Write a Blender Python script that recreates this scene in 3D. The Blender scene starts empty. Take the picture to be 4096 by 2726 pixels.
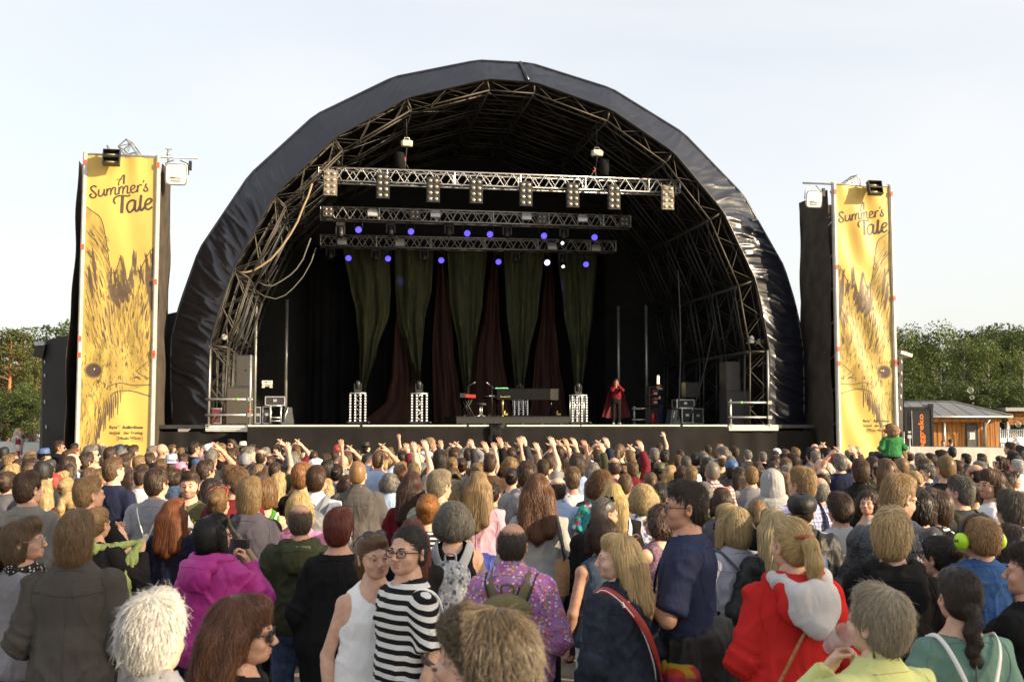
import bpy,math,random
import numpy as np
from mathutils import Vector,Matrix
R = math.radians
C = bpy.context.scene.collection
SC = bpy.context.scene
# ---------------------------------------------------------------- camera
FPX,CX,CY,HOR,CAMZ = 4400.0,2048.0,1363.0,1685.0,2.15
PITCH = math.atan((HOR - CY) / FPX)
cam = bpy.data.cameras.new('camera')
cam.sensor_width = 36.0
cam.lens = FPX / 4096 * 36.0
cam.clip_start,cam.clip_end = 0.1,3000
cam.dof.use_dof = True
cam.dof.focus_distance = 11.0
cam.dof.aperture_fstop = 5.6
co = bpy.data.objects.new('camera',cam)
co.location = (0,0,CAMZ)
co.rotation_euler = (R(90) + PITCH,0,0)
C.objects.link(co)
SC.camera = co
# ---------------------------------------------------------------- sky, sun, exposure
SUN_AZ,SUN_EL = 113.0,20.0
w = bpy.data.worlds.new('World')
SC.world = w
w.use_nodes = True
nt = w.node_tree
bg = nt.nodes['Background']
sky = nt.nodes.new('ShaderNodeTexSky')
sky.sky_type = 'NISHITA'
sky.sun_disc = False
sky.sun_elevation = R(SUN_EL)
sky.sun_rotation = R(SUN_AZ)
sky.air_density,sky.dust_density,sky.ozone_density = 1.0,3.0,1.0
# a thin veil of high cloud over the evening sky
tcw = nt.nodes.new('ShaderNodeTexCoord')
mpw = nt.nodes.new('ShaderNodeMapping'); mpw.inputs['Scale'].default_value = (1.0,1.0,3.2)
nzw = nt.nodes.new('ShaderNodeTexNoise'); nzw.inputs['Scale'].default_value = 1.6; nzw.inputs['Detail'].default_value = 6; nzw.inputs['Distortion'].default_value = 0.6
mrw = nt.nodes.new('ShaderNodeMapRange'); mrw.inputs[1].default_value = 0.35; mrw.inputs[2].default_value = 0.7; mrw.inputs[3].default_value = 0.54; mrw.inputs[4].default_value = 0.74
mxw = nt.nodes.new('ShaderNodeMix'); mxw.data_type = 'RGBA'; mxw.inputs[7].default_value = (3.95,3.84,3.70,1)
nt.links.new(tcw.outputs['Generated'],mpw.inputs[0]); nt.links.new(mpw.outputs[0],nzw.inputs[0])
nt.links.new(nzw.outputs[0],mrw.inputs[0]); nt.links.new(mrw.outputs[0],mxw.inputs[0])
nt.links.new(sky.outputs[0],mxw.inputs[6]); nt.links.new(mxw.outputs[2],bg.inputs[0])
bg.inputs[1].default_value = 0.114
sl = bpy.data.lights.new('sun','SUN')
sl.energy,sl.angle,sl.color = 4.4,R(0.6),(1.0,0.79,0.52)
so = bpy.data.objects.new('sun',sl)
sd = Vector((math.sin(R(SUN_AZ)) * math.cos(R(SUN_EL)),math.cos(R(SUN_AZ)) * math.cos(R(SUN_EL)),math.sin(R(SUN_EL))))
so.rotation_euler = sd.to_track_quat('Z','Y').to_euler()
so.location = sd * 100
C.objects.link(so)
SC.view_settings.view_transform = 'Standard'
SC.view_settings.look = 'None'
SC.view_settings.exposure = 1.3
SC.view_settings.gamma = 1.0
SC.cycles.max_bounces = 6
SC.cycles.diffuse_bounces = 3
SC.cycles.glossy_bounces = 3
SC.cycles.transparent_max_bounces = 12
# ---------------------------------------------------------------- places
def ray(px,py):
 x,y = (px - CX) / FPX,(CY - py) / FPX
 c,s = math.cos(PITCH),math.sin(PITCH)
 return np.array([x,c - y * s,s + y * c])
CAM = np.array([0.0,0.0,CAMZ])
def at(px,py,Y):
 r = ray(px,py)
 return CAM + r * (Y / r[1])
TH = math.atan(0.17)
Z0 = 38.0
UU = np.array([math.cos(TH),math.sin(TH),0.0])
VV = np.array([-math.sin(TH),math.cos(TH),0.0])
ORG = np.array([0.0,Z0,0.0])
def S(u,v,wz):
 return ORG + UU * u + VV * v + np.array([0,0,wz])
def PV(px,py,v=0.0):
 r = ray(px,py)
 t = (np.dot(ORG - CAM,VV) + v) / np.dot(r,VV)
 p = CAM + r * t - ORG
 return float(np.dot(p,UU)),float(p[2])
def SP(px,py,v=0.0):
 u,wz = PV(px,py,v)
 return S(u,v,wz)
DECK = 2.04
# ---------------------------------------------------------------- objects
def tag(o,label=None,cat=None,group=None,kind=None):
 if label: o['label'] = label
 if cat: o['category'] = cat
 if group: o['group'] = group
 if kind: o['kind'] = kind
 return o
def empty(name,loc,label,cat,group=None,rz=0.0):
 o = bpy.data.objects.new(name,None)
 o.location = Vector(loc)
 o.rotation_euler = (0,0,rz)
 o.empty_display_size = 0.2
 C.objects.link(o)
 return tag(o,label,cat,group)
def tomesh(name,vs,fs,mats,mi=None,smooth=True,attr=None):
 me = bpy.data.meshes.new(name)
 vs = np.asarray(vs,dtype=np.float32)
 if isinstance(fs,np.ndarray):
  n = len(fs)
  me.vertices.add(len(vs))
  me.vertices.foreach_set('co',vs.ravel())
  me.loops.add(fs.size)
  me.loops.foreach_set('vertex_index',fs.ravel().astype(np.int32))
  me.polygons.add(n)
  me.polygons.foreach_set('loop_start',np.arange(n,dtype=np.int32) * fs.shape[1])
  me.update(calc_edges=True)
 else:
  me.from_pydata([tuple(map(float,v)) for v in vs],[],fs)
 for m in mats:
  me.materials.append(m)
 if mi is not None:
  me.polygons.foreach_set('material_index',np.asarray(mi,dtype=np.int32))
 if smooth is True:
  me.polygons.foreach_set('use_smooth',np.ones(len(me.polygons),dtype=bool))
 elif smooth is not False:
  me.polygons.foreach_set('use_smooth',np.asarray(smooth,dtype=bool))
 if attr:
  for k,a in attr.items():
   at_ = me.attributes.new(k,'FLOAT','POINT')
   at_.data.foreach_set('value',np.asarray(a,dtype=np.float32))
 me.update()
 return me
def link(name,me,parent=None,world=True):
 o = bpy.data.objects.new(name,me)
 C.objects.link(o)
 if parent is not None:
  o.parent = parent
  if world:
   o.matrix_parent_inverse = pmat(parent).inverted()
 return o
def pmat(o):
 m = Matrix.Translation(o.location) @ o.rotation_euler.to_matrix().to_4x4() @ Matrix.Diagonal((*o.scale,1))
 if o.parent is not None:
  return pmat(o.parent) @ o.matrix_parent_inverse @ m
 return m
def copytree(o,parent=None):
 c = o.copy()
 C.objects.link(c)
 if parent is not None:
  c.parent = parent
 for ch in list(o.children):
  copytree(ch,c)
 return c
class MB:
 def __init__(s): s.v,s.f,s.m,s.s = [],[],[],[]
 def add(s,vs,fs,mi=0,sm=True):
  b = len(s.v)
  s.v.extend([tuple(map(float,v)) for v in vs])
  for f in fs:
   s.f.append([i + b for i in f]); s.m.append(mi); s.s.append(sm)
 def box(s,c,size,M=None,mi=0):
  x,y,z = [k / 2 for k in size]
  vs = [np.array((i,j,k)) for i in (-x,x) for j in (-y,y) for k in (-z,z)]
  if M is not None: vs = [M @ v for v in vs]
  s.add([v + np.asarray(c) for v in vs],[(0,1,3,2),(4,6,7,5),(0,4,5,1),(2,3,7,6),(0,2,6,4),(1,5,7,3)],mi,False)
 def tube(s,pts,r,n=6,mi=0,cap=True):
  pts = [np.asarray(p,dtype=float) for p in pts]
  rs = r if hasattr(r,'__len__') else [r] * len(pts)
  b = len(s.v); prev = None
  for i,p in enumerate(pts):
   d = pts[min(i + 1,len(pts) - 1)] - pts[max(i - 1,0)]
   d = d / (np.linalg.norm(d) + 1e-9)
   if prev is None:
    a = np.array((0,0,1.0)) if abs(d[2]) < 0.9 else np.array((1.0,0,0))
    e = np.cross(d,a)
   else:
    e = prev - d * np.dot(prev,d)
   e /= np.linalg.norm(e) + 1e-9
   prev = e; g = np.cross(d,e)
   for k in range(n):
    t = 2 * math.pi * k / n
    s.v.append(tuple(p + rs[i] * (math.cos(t) * e + math.sin(t) * g)))
  for i in range(len(pts) - 1):
   for k in range(n):
    k2 = (k + 1) % n
    s.f.append([b + i * n + k,b + i * n + k2,b + (i + 1) * n + k2,b + (i + 1) * n + k]); s.m.append(mi); s.s.append(True)
  if cap:
   s.f.append([b + k for k in range(n)][::-1]); s.m.append(mi); s.s.append(False)
   s.f.append([b + (len(pts) - 1) * n + k for k in range(n)]); s.m.append(mi); s.s.append(False)
 def disc(s,c,nrm,r,n=16,mi=0,thick=0.0):
  nrm = np.asarray(nrm,float); nrm /= np.linalg.norm(nrm)
  s.tube([np.asarray(c) - nrm * thick,np.asarray(c)],r,n,mi)
 def quad(s,a,b,c,d,mi=0): s.add([a,b,c,d],[(0,1,2,3)],mi,False)
 def grid(s,P,mi=0,sm=True):
  ni,nj = len(P),len(P[0])
  s.add([p for row in P for p in row],[(i * nj + j,i * nj + j + 1,(i + 1) * nj + j + 1,(i + 1) * nj + j) for i in range(ni - 1) for j in range(nj - 1)],mi,sm)
 def ell(s,c,r,M=None,nu=14,nv=9,mi=0):
  vs,fs = [],[]
  for j in range(nv + 1):
   ph = math.pi * j / nv
   for i in range(nu):
    t = 2 * math.pi * i / nu
    v = np.array((math.sin(ph) * math.cos(t) * r[0],math.sin(ph) * math.sin(t) * r[1],math.cos(ph) * r[2]))
    vs.append((M @ v if M is not None else v) + np.asarray(c))
  for j in range(nv):
   for i in range(nu):
    fs.append((j * nu + i,(j + 1) * nu + i,(j + 1) * nu + (i + 1) % nu,j * nu + (i + 1) % nu))
  s.add(vs,fs,mi)
 def build(s,name,mats,parent=None,world=True):
  me = tomesh(name,s.v,s.f,mats if isinstance(mats,(list,tuple)) else [mats],s.m,s.s)
  return link(name,me,parent,world)
SM = np.column_stack([UU,VV,(0,0,1.0)])
def rotz(a):
 c,s = math.cos(a),math.sin(a)
 return np.array([[c,-s,0],[s,c,0],[0,0,1.0]])
def rotx(a):
 c,s = math.cos(a),math.sin(a)
 return np.array([[1.0,0,0],[0,c,-s],[0,s,c]])
def roty(a):
 c,s = math.cos(a),math.sin(a)
 return np.array([[c,0,s],[0,1.0,0],[-s,0,c]])
# ---------------------------------------------------------------- value noise
def _h(i,j,k,sd=0):
 n = (i * 374761393 + j * 668265263 + k * 2147483647 + sd * 1274126177) & 0xffffffff
 n = ((n ^ (n >> 13)) * 1274126177) & 0xffffffff
 return ((n ^ (n >> 16)) & 0xffff) / 65535.0
def vnoise(P,sd=0):
 P = np.asarray(P,float)
 I = np.floor(P).astype(np.int64); F = P - I; F = F * F * (3 - 2 * F)
 o = 0.0
 for dx in (0,1):
  for dy in (0,1):
   for dz in (0,1):
    wt = (F[:,0] if dx else 1 - F[:,0]) * (F[:,1] if dy else 1 - F[:,1]) * (F[:,2] if dz else 1 - F[:,2])
    o = o + wt * _h(I[:,0] + dx,I[:,1] + dy,I[:,2] + dz,sd)
 return o * 2 - 1
# ---------------------------------------------------------------- materials
_mc = {}
def hexc(h):
 h = h.lstrip('#')
 c = [int(h[i:i + 2],16) / 255 for i in (0,2,4)]
 return tuple(x / 12.92 if x < 0.04045 else ((x + 0.055) / 1.055) ** 2.4 for x in c)
def lin(c):
 return hexc(c) if isinstance(c,str) else tuple(c)
def mat(name,col,rough=0.6,metal=0.0,var=0.15,scale=8.0,bump=0.0,bscale=60.0,spec=0.5,emit=None,estr=0.0,stretch=(1,1,1),sheen=0.0,trans=0.0,alpha=1.0,coat=0.0,sss=0.0):
 if name in _mc: return _mc[name]
 m = bpy.data.materials.new(name)
 m.use_nodes = True
 n,l = m.node_tree.nodes,m.node_tree.links
 b = n['Principled BSDF']
 col = lin(col)
 b.inputs['Roughness'].default_value = rough
 b.inputs['Metallic'].default_value = metal
 b.inputs['Specular IOR Level'].default_value = spec
 b.inputs['Base Color'].default_value = (*col,1)
 tc = n.new('ShaderNodeTexCoord')
 mp = n.new('ShaderNodeMapping'); mp.inputs['Scale'].default_value = stretch
 l.new(tc.outputs['Object'],mp.inputs[0])
 if var > 0:
  t = n.new('ShaderNodeTexNoise'); t.inputs['Scale'].default_value = scale; t.inputs['Detail'].default_value = 4
  l.new(mp.outputs[0],t.inputs['Vector'])
  rmp = n.new('ShaderNodeMapRange'); rmp.inputs[1].default_value = 0.3; rmp.inputs[2].default_value = 0.7
  rmp.inputs[3].default_value = 1 - var; rmp.inputs[4].default_value = 1 + var
  l.new(t.outputs[0],rmp.inputs[0])
  vm = n.new('ShaderNodeVectorMath'); vm.operation = 'SCALE'
  vm.inputs[0].default_value = col
  l.new(rmp.outputs[0],vm.inputs['Scale'])
  l.new(vm.outputs[0],b.inputs['Base Color'])
 if bump > 0:
  t2 = n.new('ShaderNodeTexNoise'); t2.inputs['Scale'].default_value = bscale; t2.inputs['Detail'].default_value = 3
  l.new(mp.outputs[0],t2.inputs['Vector'])
  bp = n.new('ShaderNodeBump'); bp.inputs['Strength'].default_value = bump; bp.inputs['Distance'].default_value = 0.02
  l.new(t2.outputs[0],bp.inputs['Height']); l.new(bp.outputs[0],b.inputs['Normal'])
 if emit is not None:
  b.inputs['Emission Color'].default_value = (*lin(emit),1); b.inputs['Emission Strength'].default_value = estr
 if sheen: b.inputs['Sheen Weight'].default_value = sheen
 if trans: b.inputs['Transmission Weight'].default_value = trans
 if coat: b.inputs['Coat Weight'].default_value = coat
 if sss:
  b.inputs['Subsurface Weight'].default_value = sss
  b.inputs['Subsurface Radius'].default_value = (0.012,0.005,0.003)
 if alpha < 1: b.inputs['Alpha'].default_value = alpha
 _mc[name] = m
 return m
STEEL = mat('galvanised steel',(0.42,0.42,0.40),0.42,0.75,0.2,12)
ALU = mat('aluminium truss',(0.68,0.68,0.67),0.34,0.75,0.15,10)
DKSTEEL = mat('dark truss steel',(0.05,0.05,0.05),0.55,0.4,0.25,9)
BLACK = mat('black paint',(0.012,0.012,0.013),0.5,0,0.2)
BLKMATT = mat('black stage cloth',(0.008,0.008,0.009),0.9,0,0.3,3,spec=0.15)
RUBBER = mat('black rubber',(0.015,0.015,0.015),0.7,0,0.1)
WHITEP = mat('white plastic',(0.75,0.75,0.73),0.4,0,0.05)
REDT = mat('red tape',(0.62,0.10,0.05),0.5,0,0.05)
GREENT = mat('green tape',(0.15,0.6,0.08),0.5,0,0.05)
YELT = mat('yellow tape',(0.75,0.6,0.05),0.5,0,0.05)
# ---------------------------------------------------------------- ground
def ground():
 m = bpy.data.materials.new('sandy gravel'); m.use_nodes = True
 n,l = m.node_tree.nodes,m.node_tree.links
 b = n['Principled BSDF']; b.inputs['Roughness'].default_value = 0.95
 tc = n.new('ShaderNodeTexCoord')
 a = n.new('ShaderNodeTexNoise'); a.inputs['Scale'].default_value = 1.3; a.inputs['Detail'].default_value = 8
 d = n.new('ShaderNodeTexNoise'); d.inputs['Scale'].default_value = 45; d.inputs['Detail'].default_value = 6
 l.new(tc.outputs['Object'],a.inputs[0]); l.new(tc.outputs['Object'],d.inputs[0])
 r1 = n.new('ShaderNodeValToRGB'); r1.color_ramp.elements[0].position = 0.35; r1.color_ramp.elements[1].position = 0.7
 r1.color_ramp.elements[0].color = (0.20,0.17,0.13,1); r1.color_ramp.elements[1].color = (0.36,0.32,0.26,1)
 l.new(a.outputs[0],r1.inputs[0])
 mx = n.new('ShaderNodeMix'); mx.data_type = 'RGBA'; mx.blend_type = 'MULTIPLY'; mx.inputs[0].default_value = 0.7
 r2 = n.new('ShaderNodeValToRGB'); r2.color_ramp.elements[0].position = 0.3; r2.color_ramp.elements[1].position = 0.62
 r2.color_ramp.elements[0].color = (0.45,0.45,0.45,1); r2.color_ramp.elements[1].color = (1,1,1,1)
 l.new(d.outputs[0],r2.inputs[0]); l.new(r1.outputs[0],mx.inputs[6]); l.new(r2.outputs[0],mx.inputs[7])
 l.new(mx.outputs[2],b.inputs['Base Color'])
 bp = n.new('ShaderNodeBump'); bp.inputs['Strength'].default_value = 0.6; bp.inputs['Distance'].default_value = 0.03
 l.new(d.outputs[0],bp.inputs['Height']); l.new(bp.outputs[0],b.inputs['Normal'])
 g = MB()
 P = [[(x,y,0) for x in (-900,-60,60,900)] for y in (-300,-20,130,1500)]
 g.grid(P); g.f = [f[::-1] for f in g.f]
 o = g.build('ground',m); o['kind'] = 'structure'
ground()
# ---------------------------------------------------------------- vinyl skins
def vinyl(name,col,rough,bs=4.0,bump=0.25,stretch=(1,1,1)):
 return mat(name,col,rough,0,0.25,1.5,bump,bs,0.6,stretch=stretch)
SKIN = vinyl('black vinyl roof skin',(0.008,0.010,0.018),0.30,5,0.2)
LINER = mat('black liner',(0.010,0.010,0.010),0.75,0,0.3,2,0.3,6,0.25)
DRAPE = mat('black drape',(0.005,0.005,0.006),0.95,0,0.3,1,spec=0.08)
OUT = [(692,1714),(683,1540),(683,1367),(703,1280),(727,1200),(798,1000),(999,701),(1260,463),(1576,310),(1913,243),(2123,255),(2445,356),(2732,533),(2971,780),(3134,1067),(3175,1200),(3200,1310),(3214,1412),(3216,1560),(3216,1722)]
INN = [(829,1711),(834,1540),(839,1380),(860,1300),(884,1215),(935,1074),(1097,780),(1337,551),(1627,391),(1949,315),(2139,328),(2442,436),(2694,608),(2892,844),(3022,1118),(3045,1220),(3064,1320),(3078,1405),(3078,1560),(3078,1714)]
OUTW = [PV(x,y,0.85) for x,y in OUT]
INNW = [PV(x,y,0.0) for x,y in INN]
def resample(P,Q,n):
 P,Q = np.array(P),np.array(Q)
 M = (P + Q) / 2
 s = np.concatenate([[0],np.cumsum(np.linalg.norm(np.diff(M,axis=0),axis=1))])
 t = np.linspace(0,s[-1],n)
 f = lambda A: np.column_stack([np.interp(t,s,A[:,0]),np.interp(t,s,A[:,1])])
 return f(P),f(Q),t,s
roof = empty('stage_roof',S(0,0,0),'huge black arched stage roof with lattice trusses inside','stage roof')
def valance():
 A,B,t,s = resample(OUTW,INNW,900)
 L = s[-1]
 nj = 26
 jj = np.linspace(0,1,nj)
 T,J = np.meshgrid(t,jj,indexing='ij')
 a = np.abs(T / L - 0.5) * 2
 side = np.sign(T / L - 0.5)
 q = T * 2.0 + J * 1.4 + 0.5 * vnoise(np.column_stack([T.ravel() * 0.5,J.ravel() * 1.5,np.zeros(T.size)])).reshape(T.shape)
 f1 = vnoise(np.column_stack([q.ravel() * 1.7,J.ravel() * 0.9,np.full(T.size,3.3)])).reshape(T.shape)
 f2 = vnoise(np.column_stack([q.ravel() * 3.9,J.ravel() * 1.5,np.full(T.size,7.7)])).reshape(T.shape)
 f1 = np.clip(1 - np.abs(f1) * 2.4,0,1) ** 1.3; f2 = np.clip(1 - np.abs(f2) * 2.2,0,1) ** 1.3
 amp = 0.028 + 0.13 * np.clip((a - 0.46) / 0.16,0,1)
 env = np.sin(np.pi * np.clip(J * 0.9 + 0.07,0,1)) ** 0.7
 d = (f1 + 0.45 * f2) * amp * env
 P = []
 for i in range(len(t)):
  row = []
  for j in range(nj):
   g = jj[j]
   u = A[i,0] * (1 - g) + B[i,0] * g; z = A[i,1] * (1 - g) + B[i,1] * g
   v = 0.85 * (1 - g)
   row.append(S(u,v - d[i,j],z - 0.04 * d[i,j]))
  P.append(row)
 mb = MB(); mb.grid(P)
 mb.tube([S(*(A[i,0],0.85,A[i,1])) for i in range(0,900,9)],0.05,6)
 mb.tube([S(*(B[i,0],0.0,B[i,1])) for i in range(0,900,9)],0.035,6)
 mb.build('front_valance',SKIN,roof)
 c = MB()
 k = 464
 c.tube([S(A[k,0],0.79,A[k,1]),S(B[k,0] + .1,-0.06,B[k,1])],0.07,6)
 c.build('seam_flap',SKIN,roof)
valance()
DEPTH = 10.4
def roofskin():
 O = np.array(OUTW)
 mb = MB()
 vs = np.linspace(0.85,DEPTH + 0.3,14)
 mb.grid([[S(u,v,z + 0.03 * math.sin(k * 2.1 + v)) for v in vs] for k,(u,z) in enumerate(O)])
 mb.build('roof_skin',SKIN,roof)
 I = np.array(INNW); cen = np.array([np.mean(I[:,0]),2.0])
 mid = I + (O - I) * 0.62
 m2 = MB()
 m2.grid([[S(u,v,z) for v in np.linspace(0.9,DEPTH + .25,10)][::-1] for u,z in mid])
 m2.build('inner_liner',LINER,roof)
 m3 = MB()
 vs_ = [S(u,DEPTH + 0.15,z) for u,z in mid]
 c = S(cen[0],DEPTH + 0.15,1.2)
 m3.add([c] + vs_,[(0,i + 1,i) for i in range(1,len(vs_))],0,False)
 m3.build('back_wall',LINER,roof)
 for side in (-1,1):
  u0 = mid[0][0] if side < 0 else mid[-1][0]
  P = []
  for i in range(40):
   z = DECK - 0.4 + 5.2 * i / 39
   row = []
   for j in range(12):
    v = 1.2 + (DEPTH - 1.1) * j / 11
    row.append(S(u0 + 0.06 * math.sin(z * 14 + j * .6) + 0.04 * math.sin(z * 31 + j),v,z))
   P.append(row)
  q = MB(); q.grid(P); q.build('side_wall',LINER,roof)
roofskin()
def archtrusses():
 I = np.array(INNW)
 keep = [0,2,5,6,7,8,9,10,11,12,13,14,17,19]
 N = I[keep]
 O = np.array(OUTW)[keep]
 X = N + (N - O) * 0.42
 for k,v in enumerate((0.32,2.7,5.2,7.7,10.0)):
  mb = MB()
  r = 0.031
  for off in (-0.24,0.24):
   for L in (N,X):
    for i in range(len(L) - 1):
     mb.tube([S(L[i][0],v + off,L[i][1]),S(L[i + 1][0],v + off,L[i + 1][1])],r,6)
  for i in range(len(N) - 1):
   n = max(2,int(np.linalg.norm(N[i + 1] - N[i]) / 0.62))
   for j in range(n):
    a0,a1 = N[i] + (N[i + 1] - N[i]) * j / n,N[i] + (N[i + 1] - N[i]) * (j + 1) / n
    b0,b1 = X[i] + (X[i + 1] - X[i]) * j / n,X[i] + (X[i + 1] - X[i]) * (j + 1) / n
    for off in (-0.24,0.24):
     p,q = (a0,b1) if j % 2 == 0 else (b0,a1)
     mb.tube([S(p[0],v + off,p[1]),S(q[0],v + off,q[1])],0.015,4,cap=False)
    mb.tube([S(a0[0],v - .24,a0[1]),S(a1[0],v + .24,a1[1])],0.014,4,cap=False)
    if j % 2 == 0: mb.tube([S(b0[0],v - .24,b0[1]),S(b0[0],v + .24,b0[1])],0.014,4,cap=False)
   for off in (-0.24,0.24):
    mb.tube([S(N[i][0],v + off,N[i][1]),S(X[i][0],v + off,X[i][1])],0.035,6)
    mb.box(S(N[i][0],v + off,N[i][1]),(0.12,0.08,0.12),SM)
  mb.build('arch_truss',TRUSSM[k],roof)
 mb = MB()
 for i in range(1,len(N) - 1):
  for L,rr in ((N,0.034),(X,0.034)):
   mb.tube([S(L[i][0],0.3,L[i][1]),S(L[i][0],DEPTH,L[i][1])],rr,6)
  vs = (0.32,2.7,5.2,7.7,10.0)
  for a,b in zip(vs[:-1],vs[1:]):
   p,q = N[i],X[i]
   mb.tube([S(p[0],a + .24,p[1]),S(q[0],b - .24,q[1])],0.014,4)
   mb.tube([S(q[0],a + .24,q[1]),S(p[0],b - .24,p[1])],0.014,4)
   if i < len(N) - 2:
    p2 = N[i + 1]
    mb.tube([S(X[i][0],a,X[i][1]),S(X[i + 1][0],b,X[i + 1][1])],0.016,4)
 mb.build('purlin_bracing',DKSTEEL,roof)
TRUSSM = [mat('front arch steel',(0.055,0.047,0.036),0.55,0.4,0.25,6),DKSTEEL,DKSTEEL,DKSTEEL,DKSTEEL]
archtrusses()
def poles():
 for px,v in ((1142,9.3),(1018,8.0),(2476,9.6),(2588,9.0)):
  u,_ = PV(px,1600,v)
  mb = MB(); mb.tube([S(u,v,DECK),S(u,v,DECK + 5.2)],0.07,8)
  mb.build('wall_pole',STEEL,roof)
poles()
# black cloth across the back with soft folds
def backdrop():
 u0,_ = PV(1235,1500,9.7); u1,_ = PV(2420,1500,9.7)
 P = []
 for i in range(180):
  u = u0 + (u1 - u0) * i / 179
  d = 0.10 * math.sin(u * 7) + 0.06 * math.sin(u * 17 + 1)
  P.append([S(u,9.7 + d * (0.4 + 0.6 * (1 - j / 7)),DECK + 0.02 + 7.6 * j / 7) for j in range(8)])
 mb = MB(); mb.grid(P); o = mb.build('backdrop_curtain',DRAPE)
 tag(o,'plain black backdrop curtain hanging across the rear of the stage','curtain')
backdrop()
# ---------------------------------------------------------------- stage platform
def platform():
 e = empty('stage_platform',S(0,0,0),'raised black stage platform with skirted front and pale edge strip','stage')
 uL,_ = PV(640,1700,0.4); uR,_ = PV(3240,1700,0.4)
 fl,_ = PV(990,1700,-1.2); fr,_ = PV(2915,1700,-1.2)
 d = MB()
 d.box(S((uL + uR) / 2,5.6,DECK - 0.06),(uR - uL,11.2,0.12),SM)
 d.box(S((fl + fr) / 2,-0.61,DECK - 0.06),(fr - fl,1.2,0.12),SM)
 d.build('deck',mat('black stage floor',(0.02,0.02,0.022),0.55,0,0.4,2),e)
 k = MB()
 P = []
 for i in range(240):
  u = fl + (fr - fl) * i / 239
  P.append([S(u,-1.22 + (0.035 * math.sin(u * 3.1) + 0.02 * math.sin(u * 9)) * j / 4,DECK - 0.1 - (DECK - .12) * j / 4) for j in range(5)])
 k.grid(P)
 for a,b in ((uL,fl),(fr,uR)):
  k.grid([[S(a + (b - a) * i / 20,0.1 + 0.03 * math.sin(i * 1.3),DECK - 0.22 - (DECK - .24) * j / 4) for j in range(5)] for i in range(21)])
 k.build('front_skirt',mat('black skirt cloth',(0.010,0.009,0.009),0.85,0,0.3,1.5,spec=0.2),e)
 s = MB()
 u = fl
 rnd = random.Random(4)
 while u < fr - 0.5:
  L = min(rnd.uniform(3.4,4.4),fr - u)
  if not (u < PV(2000,1700,-1.2)[0] < u + L):
   s.box(S(u + L / 2 - .03,-1.245,DECK - 0.025),(L - 0.1,0.05,0.05),SM)
  else:
   c = PV(1970,1700,-1.2)[0]
   s.box(S((u + c) / 2,-1.245,DECK - 0.025),(c - u,0.05,0.05),SM)
   s.box(S((c + 0.45 + u + L) / 2,-1.245,DECK - 0.025),(u + L - c - 0.5,0.05,0.05),SM)
  u += L
 s.build('edge_strip',mat('pale aluminium edge',(0.75,0.74,0.70),0.35,0.3,0.1),e)
 for a,c in ((uL + 1.5,fl),(fr,uR - 1.4)):
  b = MB()
  b.box(S((a + c) / 2,0.02,DECK - 0.11),(c - a,0.06,0.20),SM)
  for h in (-0.05,0.02): b.box(S((a + c) / 2,-0.025,DECK - 0.10 + h),(c - a,0.03,0.02),SM)
  b.build('wing_fascia',mat('ribbed aluminium',(0.66,0.66,0.64),0.4,0.5,0.15),e)
 f = MB(); c = PV(1980,1700,-1.3)[0]
 f.grid([[S(c + 0.42 * (i / 8 - .5) + 0.03 * math.sin(i * 3 + j),-1.30 - 0.06 * math.sin(i * 1.9) ** 2,DECK + 0.01 - 0.75 * j / 8) for j in range(9)] for i in range(9)])
 f.build('cloth_flap',BLKMATT,e)
platform()
# ---------------------------------------------------------------- light trusses and lamps
def trussline(mb,a,b,up,W,H,n,r=0.026,mi=0):
 a,b,up = map(lambda q: np.asarray(q,float),(a,b,up))
 d = b - a; L = np.linalg.norm(d); d /= L
 sd_ = np.cross(d,up); sd_ /= np.linalg.norm(sd_); up = np.cross(sd_,d)
 cr = [(-1,-1),(1,-1),(1,1),(-1,1)]
 p = lambda t,k: a + d * (L * t) + sd_ * (cr[k][0] * W / 2) + up * (cr[k][1] * H / 2)
 for k in range(4): mb.tube([p(0,k),p(1,k)],r,6,mi)
 for i in range(n):
  t0,t1 = i / n,(i + 1) / n
  for k in range(4):
   k2 = (k + 1) % 4
   x,y = (k,k2) if i % 2 == 0 else (k2,k)
   mb.tube([p(t0,x),p(t1,y)],r * 0.6,4,mi,False)
   if i % 8 == 0: mb.tube([p(t0,k),p(t0,k2)],r,4,mi,False)
 for k in range(4): mb.tube([p(1,k),p(1,(k + 1) % 4)],r,4,mi,False)
TRUSSES = []
def lighttrusses():
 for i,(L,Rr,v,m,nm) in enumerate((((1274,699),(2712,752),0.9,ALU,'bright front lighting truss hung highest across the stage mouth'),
   ((1282,853),(2516,890),5.2,mat('truss aluminium dim',(0.5,0.5,0.49),0.4,0.7),'dim middle lighting truss hung behind the front one'),  # rear trusses get a darker copy of the aluminium, shade painted in
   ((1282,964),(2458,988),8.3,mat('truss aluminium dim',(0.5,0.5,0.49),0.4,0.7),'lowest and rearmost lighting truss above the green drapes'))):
  ul,wl = PV(*L,v); ur,wr = PV(*Rr,v); wz = (wl + wr) / 2
  e = empty('lighting_truss',S(ul,v,wz),nm,'truss','lighting trusses')
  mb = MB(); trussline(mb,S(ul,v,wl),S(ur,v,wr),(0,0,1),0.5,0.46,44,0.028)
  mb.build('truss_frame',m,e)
  c = MB(); rnd = random.Random(i)
  pts = []
  for k in range(60):
   t = k / 59
   pts.append(S(ul + (ur - ul) * t,v - 0.2,wl + (wr - wl) * t - 0.23 - 0.05 * abs(math.sin(k * 0.9)) - rnd.random() * .03))
  c.tube(pts,0.022,5); c.build('cable_run',BLACK,e)
  TRUSSES.append((ul,wl,ur,wr,v))
lighttrusses()
LAMPF = mat('lamp reflector',(0.45,0.39,0.28),0.25,0.7,0.1)
CASE = mat('lamp housing',(0.02,0.02,0.02),0.45,0,0.2)
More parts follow.
